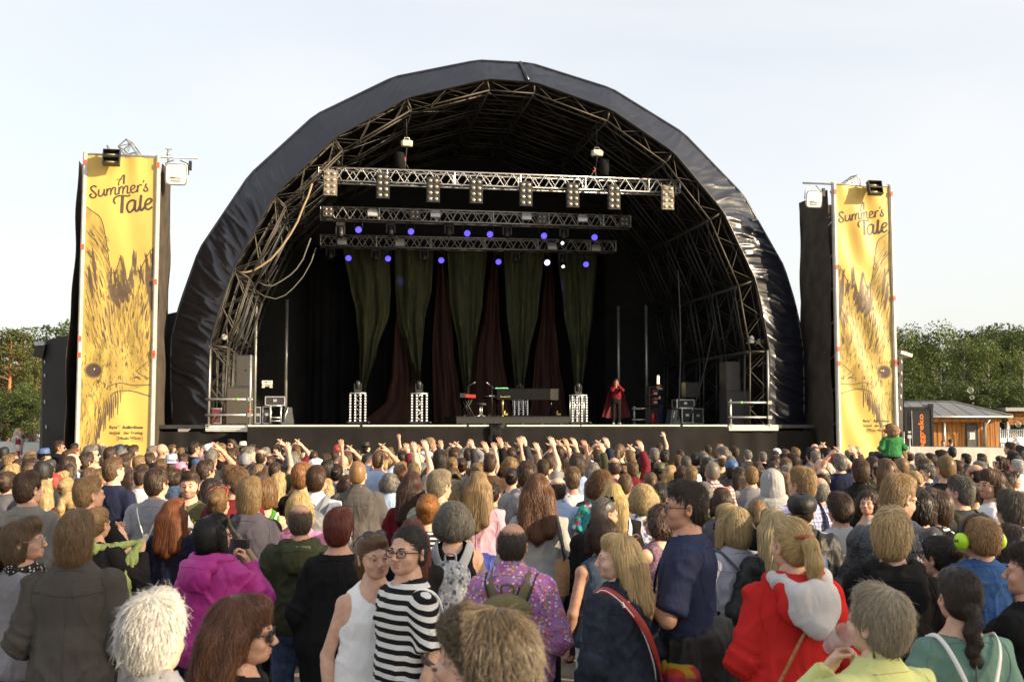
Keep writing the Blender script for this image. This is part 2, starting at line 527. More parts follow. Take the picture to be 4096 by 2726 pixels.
CASEG = mat('grey lamp housing',(0.27,0.23,0.18),0.5,0.3,0.2)  # paler housing for the end blinders, sunlight painted into the colour
def blinders():
 base = None
 names = ['leftmost','second','third','fourth','fifth','sixth','seventh','rightmost']
 for i,(x,y) in enumerate(((1321,732),(1532,745),(1733,760),(1905,765),(2104,776),(2292,782),(2457,790),(2672,791))):
  v = 0.42
  c = SP(x,y,v)
  lab = (names[i] + ' blinder lamp with eight round bulbs on the front truss') + (', pale housing' if i in (0,7) else '')
  e = empty('blinder_light',c,lab,'stage light','blinder lamps on the front truss',TH)
  w_,h_ = 0.42,0.86
  mb = MB()
  for sx in (-1,1):
   for k in range(2):
    mb.box(c + SM @ np.array((sx * 0.105,0.05,(k - .5) * h_ / 2)),(0.2,0.16,h_ / 2 - 0.012),SM)
  mb.box(c + SM @ np.array((0,0.1,h_ / 2 + .03)),(0.30,0.05,0.05),SM)
  for sx in (-1,1): mb.box(c + SM @ np.array((sx * 0.225,0.06,0.05)),(0.02,0.05,h_ + 0.1),SM)
  mb.build('housing',CASEG if i in (0,7) else CASE,e)
  for sx in (-1,1):
   for k in range(4):
    m2 = MB(); p = c + SM @ np.array((sx * 0.105,-0.045,(k - 1.5) * h_ / 4))
    m2.ell(p,(0.066,0.03,0.066),SM,12,6)
    m2.build('bulb',LAMPF,e)
blinders()
BLUE = mat('blue led',(0.05,0.05,0.4),0.4,0,0,emit=(0.13,0.09,1.0),estr=1.0)
BLUEW = mat('blue white led',(0.3,0.3,0.6),0.4,0,0,emit=(0.45,0.40,1.0),estr=1.6)
WHITEL = mat('white lamp',(0.6,0.6,0.6),0.4,0,0,emit=(0.9,0.92,1.0),estr=1.5)
def pars():
 n = 0
 rows = ((5.0,0,[(1434,919),(1644,926),(1869,933),(1960,937),(2176,943),(2378,949)],'upper'),
   (8.1,1,[(1394,1032),(1552,1034),(1765,1041),(1994,1047),(2189,1050),(2344,1057)],'lower'))
 for v,r,L,nm in rows:
  for i,(x,y) in enumerate(L):
   c = SP(x,y,v)
   bright = (r,i) == (1,4)
   e = empty('led_lamp',c,f"{'brightest ' if bright else ''}round blue glowing lamp, {['first', 'second', 'third', 'fourth', 'fifth', 'sixth'][i]} from left in the {nm} row",'stage light','blue lamps under the rear trusses')
   mb = MB()
   d = np.array((0.1 * math.sin(i * 2.1),-1.0,-0.42)); d /= np.linalg.norm(d); D = SM @ d
   mb.tube([c - D * 0.26,c - D * 0.2,c - D * 0.02],[0.07,0.12,0.135],14)
   mb.tube([c - D * 0.14 + SM @ np.array((-.15,0,0)),c - D * 0.14 + SM @ np.array((-.15,0,0.3)),c - D * 0.14 + SM @ np.array((.15,0,0.3)),c - D * 0.14 + SM @ np.array((.15,0,0))],0.014,5)
   mb.tube([c - D * 0.14 + SM @ np.array((0,0,0.3)),c - D * 0.14 + SM @ np.array((0,0,0.52))],0.02,5)
   mb.build('housing',CASE,e)
   l = MB()
   a = np.cross(D,(0,0,1.0)); a /= np.linalg.norm(a); b = np.cross(a,D)
   for q in range(19):
    rr = 0 if q == 0 else (0.05 if q < 7 else 0.098)
    t = 0 if q == 0 else (q * math.pi / 3 if q < 7 else q * math.pi / 6)
    l.disc(c + a * rr * math.cos(t) + b * rr * math.sin(t) + D * 0.012,D,0.021,8,0,0.02)
   l.disc(c + D * 0.001,D,0.125,16,1,0.01)
   if (r,i) in ((1,1),(1,4),(0,1)):
    sp_ = bpy.data.lights.new('blue beam','SPOT'); sp_.energy = 90; sp_.color = (.12,.10,1); sp_.spot_size = R(16); sp_.spot_blend = .6; sp_.shadow_soft_size = .08
    so_ = bpy.data.objects.new('blue_beam',sp_); so_.location = c + D * .05; so_.rotation_euler = Vector(SP(x + 45,y + 85,8.9) - c).to_track_quat('-Z','Y').to_euler(); C.objects.link(so_); so_.parent = e; so_.matrix_parent_inverse = pmat(e).inverted()
   l.build('lens',[BLUEW if bright else BLUE,BLUEW if bright else mat('blue led bed',(0.03,0.03,0.2),0.3,0,0,emit=(0.05,0.03,0.7),estr=0.25)],e)
 for i,(x,y,v) in enumerate(((2250,972,5.0),(2253,1066,8.1))):
  c = SP(x,y,v)
  e = empty('spot_lamp',c,['small white spot lamp between the two rear trusses','small white spot lamp below the rearmost truss'][i],'stage light')
  D = SM @ np.array((0,-0.9,-0.43))
  mb = MB(); mb.tube([c - D * 0.3,c - D * .02],[0.09,0.1],12); mb.tube([c - D * .2,c - D * .2 + np.array((0,0,.45))],0.02,5); mb.build('housing',CASE,e)
  l = MB(); l.disc(c,D,0.062,14,0,0.02); l.build('lens',WHITEL,e)
pars()
def movinghead(c,label,group,up=-1,m=CASE,k=1.0):
 e = empty('moving_head',c,label,'stage light',group)
 b = MB(); b.box(c,(0.34 * k,0.26 * k,0.13 * k),SM)
 for sx in (-1,1): b.box(c + SM @ np.array((sx * .12 * k,0,-up * .09 * k)),(0.05 * k,0.08 * k,0.07 * k),SM)
 b.build('base',m,e)
 y = MB()
 for sx in (-1,1): y.box(c + SM @ np.array((sx * 0.16 * k,0,up * 0.24 * k)),(0.045 * k,0.12 * k,0.32 * k),SM)
 y.box(c + SM @ np.array((0,0,up * 0.09 * k)),(0.36 * k,0.12 * k,0.05 * k),SM); y.build('yoke',m,e)
 h = MB(); p = c + SM @ np.array((0,0,up * 0.3 * k))
 D = SM @ np.array((0,-0.25,up * 1.0 if up > 0 else -0.9)); D /= np.linalg.norm(D)
 h.tube([p - D * 0.2 * k,p - D * 0.16 * k,p + D * 0.08 * k,p + D * 0.22 * k],[0.09 * k,0.125 * k,0.125 * k,0.10 * k],14); h.build('head',m,e)
 return e
def heads():
 k = 0
 oi = ['first','second','third','fourth','fifth','sixth']
 for v,L,nm in ((5.2,[(1362,915),(1563,908),(1796,912),(2028,918),(2030 + 225,925)],'middle truss'),(8.3,[(1322,1005),(1503,1012),(1697,1014),(2062,1020),(2250,1025)],'rearmost truss')):
  for i,(x,y) in enumerate(L):
   movinghead(SP(x,y - 18,v),f"dark moving head lamp hanging under the {nm}, {oi[i]} from left",'hanging moving head lamps')
heads()
def panels():
 rows = (((1490,853),(1742,858),(2106,868),(2330,876)),((1368,968),(1600,973),(2208,988),(2384,994)))
 oi = ['first','second','third','fourth']
 for r,L in enumerate(rows):
  v = (4.85,7.95)[r]
  for i,(x,y) in enumerate(L):
   c = SP(x,y,v)
   e = empty('strobe_light',c,f"pale strobe panel, {oi[i]} from left on the {['middle', 'rearmost'][r]} truss",'stage light','strobe panels on the rear trusses')
   mb = MB(); mb.box(c,(0.40,0.1,0.25),SM); mb.box(c + SM @ np.array((0,0,.15)),(0.3,0.06,0.05),SM); mb.build('housing',mat('strobe case',(0.25,0.24,0.24),0.4,0.3),e)
   q = MB(); q.box(c + SM @ np.array((0,-.055,-.03)),(0.36,0.02,0.13),SM); q.build('tube_window',mat('strobe glass',(0.6,0.6,0.62),0.15,0.3,0.1),e)
 for i,(x,y) in enumerate(((1312,847),(1659,858),(2168,876),(2498,886))):
  c = SP(x,y,4.8)
  e = empty('blinder_light',c,f"small four bulb blinder, {oi[i]} from left on the middle truss",'stage light','four bulb blinders on the middle truss')
  mb = MB()
  mb.box(c,(0.36,0.12,0.38),SM); mb.box(c + SM @ np.array((0,0.02,0)),(0.42,0.04,0.2),SM)
  mb.build('housing',mat('blinder case dim',(0.07,0.06,0.06),0.5),e)
  for a in (-1,1):
   for b in (-1,1):
    q = MB(); q.ell(c + SM @ np.array((a * .085,-.065,b * .09)),(.06,.025,.06),SM,10,5); q.build('bulb',mat('bulb dim',(0.3,0.27,0.24),0.25,0.6),e)
panels()
def hoists():
 for i,(x,y,bx,by,ty,topy) in enumerate(((1627,574,1598,645,725,395),(2388,612,2416,672,765,440))):
  v = 0.9
  c = SP(x,y,v)
  e = empty('chain_hoist',c,['chain hoist with pale motor and chain bag above the left half of the front truss','chain hoist with white motor above the right half of the front truss'][i],'chain hoist','chain hoists')
  mb = MB(); mb.box(c,(0.28,0.22,0.2),SM); mb.tube([c + SM @ np.array((-.2,0,0)),c + SM @ np.array((.2,0,0))],0.11,12)
  mb.tube([c + SM @ np.array((-.1,0,.1)),c + SM @ np.array((-.08,0,.2)),c + SM @ np.array((.08,0,.2)),c + SM @ np.array((.1,0,.1))],0.02,6)
  mb.build('motor',mat('hoist motor',(0.62,0.58,0.48),0.45,0.1),e)
  g = MB(); b = SP(bx,by,v); g.tube([b + np.array((0,0,.32)),b + np.array((0,0,.28)),b,b - np.array((0,0,.28)),b - np.array((0,0,.3))],[0.1,0.17,0.19,0.16,0.08],12); g.build('chain_bag',BLKMATT,e)
  ch = MB()
  top = SP(x - 4,topy,v); ch.tube([c + np.array((0,0,.15)),top],0.018,5)
  t = SP(x - 12,ty,v); ch.tube([c - np.array((0,0,.1)),t],0.02,5)
  for s_ in (-1,1): ch.tube([t + np.array((0,0,.75)),t + SM @ np.array((s_ * .2,0,0.4))],0.016,5)
  ch.build('chain',mat('chain steel',(0.05,0.05,0.05),0.5,0.5),e)
  hk = MB(); h = t + np.array((0,0,.78)); hk.tube([h + np.array((0,0,.1)),h + SM @ np.array((.05,0,.03)),h + SM @ np.array((.03,0,-.05)),h + SM @ np.array((-.04,0,-.02))],0.02,6); hk.build('hook',REDT,e)
hoists()
# ---------------------------------------------------------------- hanging drapes
def gauze(name,col,line):
 m = mat(name,col,0.8,0,0.35,2.2,0,40,0.2,stretch=(3,3,0.25))
 n,l = m.node_tree.nodes,m.node_tree.links
 b = n['Principled BSDF']
 tc = n.new('ShaderNodeTexCoord'); mp = n.new('ShaderNodeMapping'); mp.inputs['Scale'].default_value = (9,2,0.35)
 t = n.new('ShaderNodeTexNoise'); t.inputs['Scale'].default_value = 3; t.inputs['Detail'].default_value = 5
 l.new(tc.outputs['Object'],mp.inputs[0]); l.new(mp.outputs[0],t.inputs[0])
 r = n.new('ShaderNodeValToRGB'); r.color_ramp.elements[0].position = 0.62; r.color_ramp.elements[1].position = 0.68
 l.new(t.outputs[0],r.inputs[0])
 mx = n.new('ShaderNodeMix'); mx.data_type = 'RGBA'
 src = b.inputs['Base Color'].links[0].from_socket
 l.new(r.outputs[0],mx.inputs[0]); l.new(src,mx.inputs[6]); mx.inputs[7].default_value = (*line,1)
 l.new(mx.outputs[2],b.inputs['Base Color'])
 return m
GG = gauze('green gauze',(0.042,0.046,0.024),(0.14,0.14,0.022))
GR = gauze('red gauze',(0.036,0.015,0.011),(0.085,0.026,0.015))
def drape(rows,v,m,label,cat,seed):
 ys = [r[0] for r in rows]
 N,J = 46,30
 P = []
 rnd = np.random.RandomState(seed)
 ph = rnd.rand(4) * 6
 for i in range(N):
  y = ys[0] + (ys[-1] - ys[0]) * i / (N - 1)
  def sp(k):
   A = [r[k] for r in rows]
   j = max(q for q in range(len(ys) - 1) if ys[q] <= y + 1e-6)
   t = (y - ys[j]) / (ys[j + 1] - ys[j]); t = t * t * (3 - 2 * t) * 0.6 + t * 0.4
   return A[j] + (A[j + 1] - A[j]) * t
  a,b = sp(1),sp(2)
  row = []
  for j in range(J):
   g = j / (J - 1)
   q = SP(a + (b - a) * g,y,v)
   amp = 0.05 + 0.10 * (1 - (b - a) / 200)
   d = amp * (math.sin(g * 14 + ph[0] + i * .05) + 0.6 * math.sin(g * 25 + ph[1] - i * .07)) + 0.25 * math.sin(g * 3.1)
   row.append(q - VV * d)
  P.append(row)
 mb = MB(); mb.grid(P); o = mb.build('drape',m)
 tag(o,label,'drape','gauze drapes behind the piano')
drape([(995,1372,1556),(1150,1402,1565),(1250,1425,1558),(1400,1437,1508),(1570,1440,1466)],9.0,GG,'dark green gauze drape hanging furthest left, twisting down to a lamp tower','drape',1)
drape([(995,1578,1735),(1150,1582,1728),(1280,1590,1700),(1400,1625,1690),(1530,1668,1678)],8.9,GG,'dark green gauze drape catching blue light near its top','drape',2)
drape([(1000,1790,1950),(1200,1800,1932),(1400,1835,1900),(1590,1856,1884)],8.9,GG,'green gauze drape falling just left of the piano lid','drape',3)
drape([(1005,2016,2176),(1250,2025,2150),(1420,2045,2112),(1560,2058,2095)],8.9,GG,'green gauze drape falling behind the middle of the piano','drape',4)
drape([(1010,2230,2390),(1250,2255,2375),(1420,2285,2350),(1580,2296,2326)],8.9,GG,'green gauze drape hanging furthest right','drape',5)
drape([(1180,1590,1600),(1350,1575,1650),(1500,1565,1680),(1600,1545,1690),(1692,1450,1700)],9.3,GR,'brown red gauze drape fanning wide over the floor','drape',6)
drape([(1010,1755,1775),(1200,1740,1800),(1400,1728,1815),(1560,1730,1840),(1692,1735,1850)],9.3,GR,'red gauze drape left of the keyboard stand','drape',7)
drape([(1010,1970,1990),(1250,1935,1995),(1420,1895,2010),(1580,1880,2035),(1692,1870,2050)],9.3,GR,'broad red gauze drape behind the piano keys','drape',8)
drape([(1010,2190,2205),(1250,2165,2215),(1450,2135,2235),(1600,2125,2260),(1692,2110,2275)],9.3,GR,'red gauze drape behind the tail of the piano','drape',9)
# ---------------------------------------------------------------- on the stage floor
def ledtower(x,y0,y1,v,label):
 u,zb = PV(x,y1,v); _,zt = PV(x,y0,v); zb = max(zb,DECK)
 c = S(u,v,zb); h = zt - zb
 e = empty('lamp_tower',c,label,'lamp tower','lamp towers on the stage')
 f = MB()
 for a in (-.26,-.09,.09,.26):
  for b in (-.2,.2): f.tube([c + SM @ np.array((a,b,0.05)),c + SM @ np.array((a,b,h))],0.014,5)
 for k in range(7):
  z = 0.08 + (h - .1) * k / 6
  for b in (-.2,.2):
   if k < 6:
    s_ = 1 if k % 2 else -1
    f.tube([c + SM @ np.array((-.09 * s_,b,z)),c + SM @ np.array((.09 * s_,b,z + (h - .1) / 6))],0.012,4)
 for b in (-.2,.2): f.tube([c + SM @ np.array((-.29,b,h)),c + SM @ np.array((.29,b,h))],0.02,6)
 f.build('frame',ALU,e)
 bs = MB(); bs.box(c + np.array((0,0,.03)),(0.62,0.5,0.06),SM)
 for a in (-1,1): bs.tube([c + SM @ np.array((a * .28,-.32,.06)),c + SM @ np.array((a * .42,-.32,.02))],0.03,6)
 bs.build('base',BLACK,e)
 for a in (-.26,-.09,.09,.26):
  s_ = MB(); s_.box(c + SM @ np.array((a,-.225,h / 2)),(0.085,0.03,h - .08),SM,1)
  n = 10
  for k in range(n): s_.disc(c + SM @ np.array((a,-.245,0.10 + (h - .18) * k / (n - 1))),SM @ np.array((0,-1,0)),0.031,10,0,0.012)
  s_.build('lamp_strip',[mat('pale lamp dots',(0.8,0.8,0.8),0.3,0,0.03,emit=(0.9,0.92,1.0),estr=0.12),BLACK],e)
 movinghead(c + np.array((0,0,h + 0.06)),'dark moving head lamp standing on the ' + label.replace('tower of white lamp dots','lamp tower'),'moving heads on the lamp towers',1,CASE,.72)
ledtower(1430,1572,1692,1.6,'tower of white lamp dots furthest left on stage')
ledtower(1675,1573,1692,1.6,'tower of white lamp dots in front of the blue tinted drape')
ledtower(2080,1575,1666,5.6,'tower of white lamp dots standing behind the piano')
ledtower(2313,1580,1693,1.6,'tower of white lamp dots to the right of the piano')
def piano():
 rv = 3.0
 ul,_ = PV(1826,1690,1.4); ur,_ = PV(2278,1690,1.4)
 e = empty('piano_riser',S((ul + ur) / 2,3.2,DECK),'low black riser under the grand piano','riser')
 zt = PV(2000,1665,1.4)[1]
 mb = MB(); mb.box(S((ul + ur) / 2,3.4,(DECK + zt) / 2 + .02),(ur - ul,4.0,zt - DECK - .04),SM)
 mb.box(S((ul + ur) / 2,3.4,zt - .01),(ur - ul + .04,4.04,0.03),SM)
 for k in range(6): mb.box(S(ul + .3 + (ur - ul - .6) * k / 5,1.45,DECK + .03),(0.12,0.12,0.06),SM)
 mb.build('riser_deck',mat('riser black',(0.012,0.012,0.012),0.6,0,0.3),e)
 v = 3.0
 a,_ = PV(1952,1600,v); b,_ = PV(2246,1600,v)
 z1 = PV(2100,1556,v)[1]; z0 = PV(2100,1598,v)[1]
 p = empty('grand_piano',S((a + b) / 2,v + .7,zt),'glossy black grand piano on the riser with gold lettering','piano')
 GL = mat('piano lacquer',(0.004,0.004,0.005),0.3,0,0.05,spec=.25)
 L = b - a
 out = [(0.12,0),(0.6,0),(0.85,0.02),(0.97,0.12),(1.0,0.28),(0.96,0.45),(0.85,0.55),(0.68,0.62),(0.5,0.8),(0.38,1.0),(0.12,1.0)]
 body = MB(); n = len(out)
 f = lambda q,z: S(a + L * q[0],v + 1.5 * q[1],z)
 body.add([f(q,z0) for q in out] + [f(q,z1) for q in out],[list(range(n))[::-1],list(range(n,2 * n))] + [(i,(i + 1) % n,n + (i + 1) % n,n + i) for i in range(n)],0,False)
 body.build('body',GL,p)
 ld = MB(); o2 = [(q[0] * 1.01 - .005,q[1] * 1.02 - .01) for q in out]
 ld.add([f(q,z1 + .004) for q in o2] + [f(q,z1 + .03) for q in o2],[list(range(n))[::-1],list(range(n,2 * n))] + [(i,(i + 1) % n,n + (i + 1) % n,n + i) for i in range(n)],0,False)
 ld.build('lid',GL,p)
 kb = MB(); kb.box(S(a + .2,v + .75,z0 + .10),(0.36,1.46,0.06),SM); kb.build('key_bed',GL,p)
 ky = MB(); ky.box(S(a + .17,v + .75,z0 + .145),(0.2,1.26,0.02),SM); ky.build('keys',WHITEP,p)
 for q in ((0.2,0.06),(0.2,0.94),(0.88,0.25)):
  lg = MB(); t = f(q,0); t[2] = z0
  lg.tube([t,t - np.array((0,0,.2)),np.array((t[0],t[1],zt + .06))],[0.065,0.05,0.035],8); lg.ell((t[0],t[1],zt + .035),(.035,.035,.035),None,8,6)
  lg.build('leg',GL if q != (0.2,0.06) else mat('brass leg',(0.35,0.28,0.12),0.3,0.7),p)
 ly = MB(); t = f((.28,.5),0); ly.box((t[0],t[1],(z0 + zt) / 2 + .05),(0.06,0.25,z0 - zt - .1),SM); ly.box((t[0],t[1],zt + .08),(0.12,.3,.05),SM); ly.build('pedal_lyre',GL,p)
 tx = textmesh('Bösendorfer')
 u0,zz = PV(2002,1588,v - .01); u1,_ = PV(2042,1588,v - .01)
 q = MB(); W = tx[0][:,0].max(); k = (u1 - u0) / W
 q.add([S(u0 + x * k,v - 0.012,zz + y * k + .06 * (x / W) * k) for x,y,_ in tx[0]],tx[1],0,False); q.build('lettering',mat('gold leaf',(0.75,0.6,0.25),0.35,0.5,0),p)
 v2 = 2.4
 c = SP(1868,1584,v2)
 kb = empty('stage_keyboard',(c[0],c[1],zt),'red stage keyboard on black crossed legs beside the piano','keyboard')
 m = MB(); m.box(c,(0.5,1.05,0.12),SM @ roty(0.06)); m.build('body',mat('red enamel',(0.30,0.03,0.025),0.35),kb)
 m = MB(); m.box(c + SM @ np.array((-.22,0,0.02)),(0.2,1.1,0.15),SM); m.build('end_block',BLACK,kb)
 m = MB()
 for s_ in (-1,1):
  for q in (-.4,.4): m.tube([c + SM @ np.array((s_ * .16,q,-.07)),np.array((c[0],c[1],zt + .02)) + SM @ np.array((-s_ * .2,q,0))],0.022,6)
 m.build('stand',BLACK,kb)
 c = SP(1924,1616,v2)
 st = empty('piano_stool',(c[0],c[1],zt),'round black padded stool on a chrome column between keyboard and piano','stool')
 m = MB(); m.tube([c - np.array((0,0,.05)),c - np.array((0,0,.03)),c + np.array((0,0,.03)),c + np.array((0,0,.05))],[.16,.2,.2,.15],16); m.build('seat',RUBBER,st)
 m = MB()
 for s_ in (-1,1): m.tube([c + SM @ np.array((s_ * .035,0,-.05)),np.array((c[0],c[1],zt)) + SM @ np.array((s_ * .035,0,0))],0.017,6)
 for k in range(4): m.tube([np.array((c[0],c[1],zt + .06)),np.array((c[0] + .2 * math.cos(k * 1.57 + .7),c[1] + .2 * math.sin(k * 1.57 + .7),zt + .012))],0.015,5)
 m.build('column',ALU,st)
 for i,(tip,back) in enumerate((((1895,1531),(1872,1545)),((1950,1532),(1968,1546)))):
  A,B = SP(*tip,v2 - .2),SP(*back,v2 - .2)
  foot = np.array((B[0],B[1],zt))
  ms = empty('microphone_stand',foot,['boom microphone stand over the red keyboard','boom microphone stand over the piano keys'][i],'microphone')
  m = MB(); m.tube([foot,B],0.014,6); m.tube([B + (B - A) * .5,A],0.011,6)
  for k in range(3): m.tube([foot + np.array((0,0,.1)),foot + np.array((.3 * math.cos(k * 2.1),.3 * math.sin(k * 2.1),.01))],0.012,5)
  m.build('stand',BLACK,ms)
  m = MB(); d = (A - B) / np.linalg.norm(A - B); m.tube([A - d * .1,A,A + d * .02,A + d * .07],[.016,.02,.03,.015],8); m.build('microphone',mat('mic grey',(.3,.3,.3),.3,.6),ms)
 c = SP(2016,1552,v + .5)
 g = MB(); g.box(c,(0.3,0.14,0.03),SM); g.box(c - SM @ np.array((.25,0,0)),(0.14,0.14,0.03),SM)
 t = g.build('control_pad',mat('green pads',(.1,.4,.1),.4,0,0,emit=(.25,1,.3),estr=.8)); tag(t,'small control pad with green lights on the piano lid','control pad')
 for i,x in enumerate((2024,2235)):
  c = SP(x,1658,2.0)
  b = MB(); b.box(c + np.array((0,0,.02)),(.12,.1,.06),SM); b.tube([c,c + SM @ np.array((-.08,0,.02)),c + SM @ np.array((-.04,0,.15))],.025,6)
  t = b.build('desk_lamp',mat('brass clip',(0.55,0.42,0.12),.4,.5)); tag(t,['small brass clip lamp near the piano pedals','small brass clip lamp at the right end of the riser'][i],'lamp')
def textmesh(s,bold=0.0,res=2,shear=0.0):
 cu = bpy.data.curves.new('t','FONT'); cu.body = s; cu.size = 1; cu.resolution_u = res; cu.offset = bold; cu.shear = shear; cu.fill_mode = 'FRONT'
 o = bpy.data.objects.new('t',cu); C.objects.link(o)
 dg = bpy.context.evaluated_depsgraph_get(); dg.update()
 me = bpy.data.meshes.new_from_object(o.evaluated_get(dg))
 V = np.array([v.co[:] for v in me.vertices]); F = [list(p.vertices) for p in me.polygons]
 if len(F):
  p = me.polygons[0]
  if p.normal[2] < 0: F = [f[::-1] for f in F]
 V[:,0] -= V[:,0].min()
 bpy.data.objects.remove(o); bpy.data.curves.remove(cu); bpy.data.meshes.remove(me)
 return V,F
piano()
def cab(name,x0,y0,x1,y1,v,depth,label,cat,m,group=None,wheels=0,grille=True):
 a,zt = PV(x0,y0,v); b,_ = PV(x1,y0,v); _,zb = PV(x0,y1,v)
 zb = max(zb,DECK + .005) if y1 > 1685 else zb
 c = S((a + b) / 2,v + depth / 2,(zt + zb) / 2); w_,h_ = b - a,zt - zb
 e = empty(name,S((a + b) / 2,v + depth / 2,zb),label,cat,group)
 mb = MB(); t = 0.02
 mb.box(c + SM @ np.array((0,.01,0)),(w_ - .02,depth - .02,h_ - .02),SM)
 for sz in (-1,1): mb.box(c + SM @ np.array((0,0,sz * (h_ / 2 - t / 2))),(w_,depth,t),SM)
 for sx in (-1,1): mb.box(c + SM @ np.array((sx * (w_ / 2 - t / 2),0,0)),(t,depth,h_ - 2 * t),SM)
 mb.build('cabinet',m,e)
 if grille:
  g = MB(); g.box(c + SM @ np.array((0,-depth / 2 + .012,0)),(w_ - .06,.012,h_ - .06),SM); g.build('grille',mat('speaker grille ' + m.name,[x * 1.0 for x in (0.05,0.048,0.046)],.7,.2,.2,30,.4,300),e)
  g = MB(); g.box(c + SM @ np.array((w_ * .12,-depth / 2,h_ * .02)),(w_ * .13,.012,w_ * .1),SM); g.build('badge',BLACK,e)
 for k in range(wheels):
  for sx in ((-1,) if x0 < 2000 else (1,)):
   q = MB(); p = c + SM @ np.array((sx * (w_ / 2 + .06),-.1,h_ * (.27 if k == 0 else -.3)))
   q.tube([p + SM @ np.array((0,-.02,0)),p + SM @ np.array((0,.02,0))],.06,12); q.box(p - SM @ np.array((sx * .03,0,0)),(.07,.06,.05),SM)
   q.build('castor',mat('castor blue',(.15,.17,.2),.4),e)
 return e
def stagegear():
 SPK = mat('speaker cabinet',(0.035,0.034,0.033),.65,0,.2,20,.3,200)
 SPB = mat('subwoofer cabinet',(0.055,0.048,0.042),.7,0,.15,20,.3,200)  # warm sunlight on the left stack is painted into this brown
 cab('subwoofer',908,1546,1008,1694,.9,.8,'large brown looking subwoofer at the left end of the stage','speaker',SPB,wheels=2,grille=False)
 cab('loudspeaker',944,1419,1010,1545,.9,.7,'tall dark loudspeaker stacked on the left subwoofer','speaker',SPK)
 cab('subwoofer',2907,1563,2997,1699,.9,.8,'large dark subwoofer at the right end of the stage','speaker',SPK,wheels=2,grille=False)
 cab('loudspeaker',2904,1445,2960,1562,.9,.7,'tall dark loudspeaker stacked on the right subwoofer','speaker',SPK)
 cab('side_speaker',2743,1528,2798,1588,3.2,.5,'black monitor speaker standing on flight cases at the right','speaker',SPK)
 CS = mat('case black',(.03,.03,.032),.5,0,.2); CR = mat('case maroon',(.13,.03,.035),.5,0,.2)
 def case(x0,y0,x1,y1,v,d,label,m):
  a,zt = PV(x0,y0,v); b,_ = PV(x1,y0,v); _,zb = PV(x0,y1,v)
  if y1 > 1685: zb = max(zb,DECK + .005)
  c = S((a + b) / 2,v + d / 2,(zt + zb) / 2); w_,h_ = b - a,zt - zb
  e = empty('flight_case',S((a + b) / 2,v + d / 2,zb),label,'flight case','flight cases on the stage')
  mb = MB(); mb.box(c,(w_ - .01,d - .01,h_ - .01),SM); mb.build('panel',m,e)
  f = MB()
  for sx in (-1,1):
   for sy in (-1,1): f.box(c + SM @ np.array((sx * w_ / 2,sy * d / 2,0)),(.03,.03,h_),SM)
   for sz in (-1,1): f.box(c + SM @ np.array((sx * w_ / 2,0,sz * h_ / 2)),(.03,d - .03,.03),SM)
  for sy in (-1,1):
   for sz in (-1,1): f.box(c + SM @ np.array((0,sy * d / 2,sz * h_ / 2)),(w_ - .03,.03,.03),SM)
  f.box(c + SM @ np.array((0,-d / 2 - .008,.02)),(.12,.02,.09),SM)
  f.build('edging',ALU,e)
 case(838,1633,885,1692,.9,.6,'maroon flight case behind the left railing',CR)
 case(1022,1628,1042,1692,2.2,.7,'narrow black flight case beside the left subwoofer',CS)
 case(1052,1626,1080,1692,2.4,.7,'black flight case next to the trolley rack',CS)
 case(1062,1586,1138,1620,2.2,.6,'upper silver edged case with white and yellow tape on the trolley rack',CS)
 case(2708,1598,2776,1630,3.0,.6,'silver edged case lying on the rack at the right',CS)
 case(2728,1632,2770,1690,3.0,.6,'open fronted silver rack case at the right of the stage',CS)
 case(2772,1634,2812,1692,3.2,.6,'black case right of the open rack',CS)
 def frame(x0,y0,x1,y1,v,label):
  a,zt = PV(x0,y0,v); b,_ = PV(x1,y0,v); zb = DECK + .03
  e = empty('rack_trolley',S((a + b) / 2,v + .3,DECK),label,'trolley')
  mb = MB()
  for u in (a,b):
   for d in (0,.6): mb.tube([S(u,v + d,zb),S(u,v + d,zt)],.03,6)
  for d in (0,.6):
   for z in (zt,zb + (zt - zb) * .35,zb + .1): mb.tube([S(a,v + d,z),S(b,v + d,z)],.025,6)
  mb.build('frame',ALU,e)
  for u in (a,b):
   for d in (0,.6):
    q = MB(); q.tube([S(u - .015,v + d,DECK + .05),S(u + .015,v + d,DECK + .05)],.05,10); q.build('castor',RUBBER,e)
 frame(1082,1622,1124,1690,2.0,'silver tube trolley holding a case left of the stage')
 def wedge(x0,y0,x1,y1,v,label,flip):
  a,zt = PV(x0,y0,v); b,_ = PV(x1,y0,v)
  e = empty('monitor_wedge',S((a + b) / 2,v + .3,DECK),label,'monitor speaker')
  z = DECK + .01; s_ = -1 if flip else 1
  pr = [(a,z),(b,z),(b - (b - a) * .2,zt),(a + (b - a) * .25,zt)] if not flip else [(a,z),(b,z),(b - (b - a) * .25,zt),(a + (b - a) * .2,zt)]
  mb = MB(); mb.add([S(u,v,q) for u,q in pr] + [S(u,v + .6,q) for u,q in pr],[(0,1,2,3),(7,6,5,4),(0,4,5,1),(1,5,6,2),(2,6,7,3),(3,7,4,0)],0,False)
  mb.build('cabinet',mat('wedge grey',(.10,.10,.10),.35,.2),e)
  h = MB(); h.tube([S(a + .1,v - .03,z + .1),S(a + .12,v - .05,(z + zt) / 2),S((a + b) / 2,v - .03,zt)],.02,6); h.build('handle',ALU,e)
 wedge(1128,1628,1176,1690,2.0,'dark shiny monitor wedge leaning by the left trolley',False)
 wedge(2680,1636,2722,1695,2.2,'dark shiny monitor wedge right of the crouching stagehand',True)
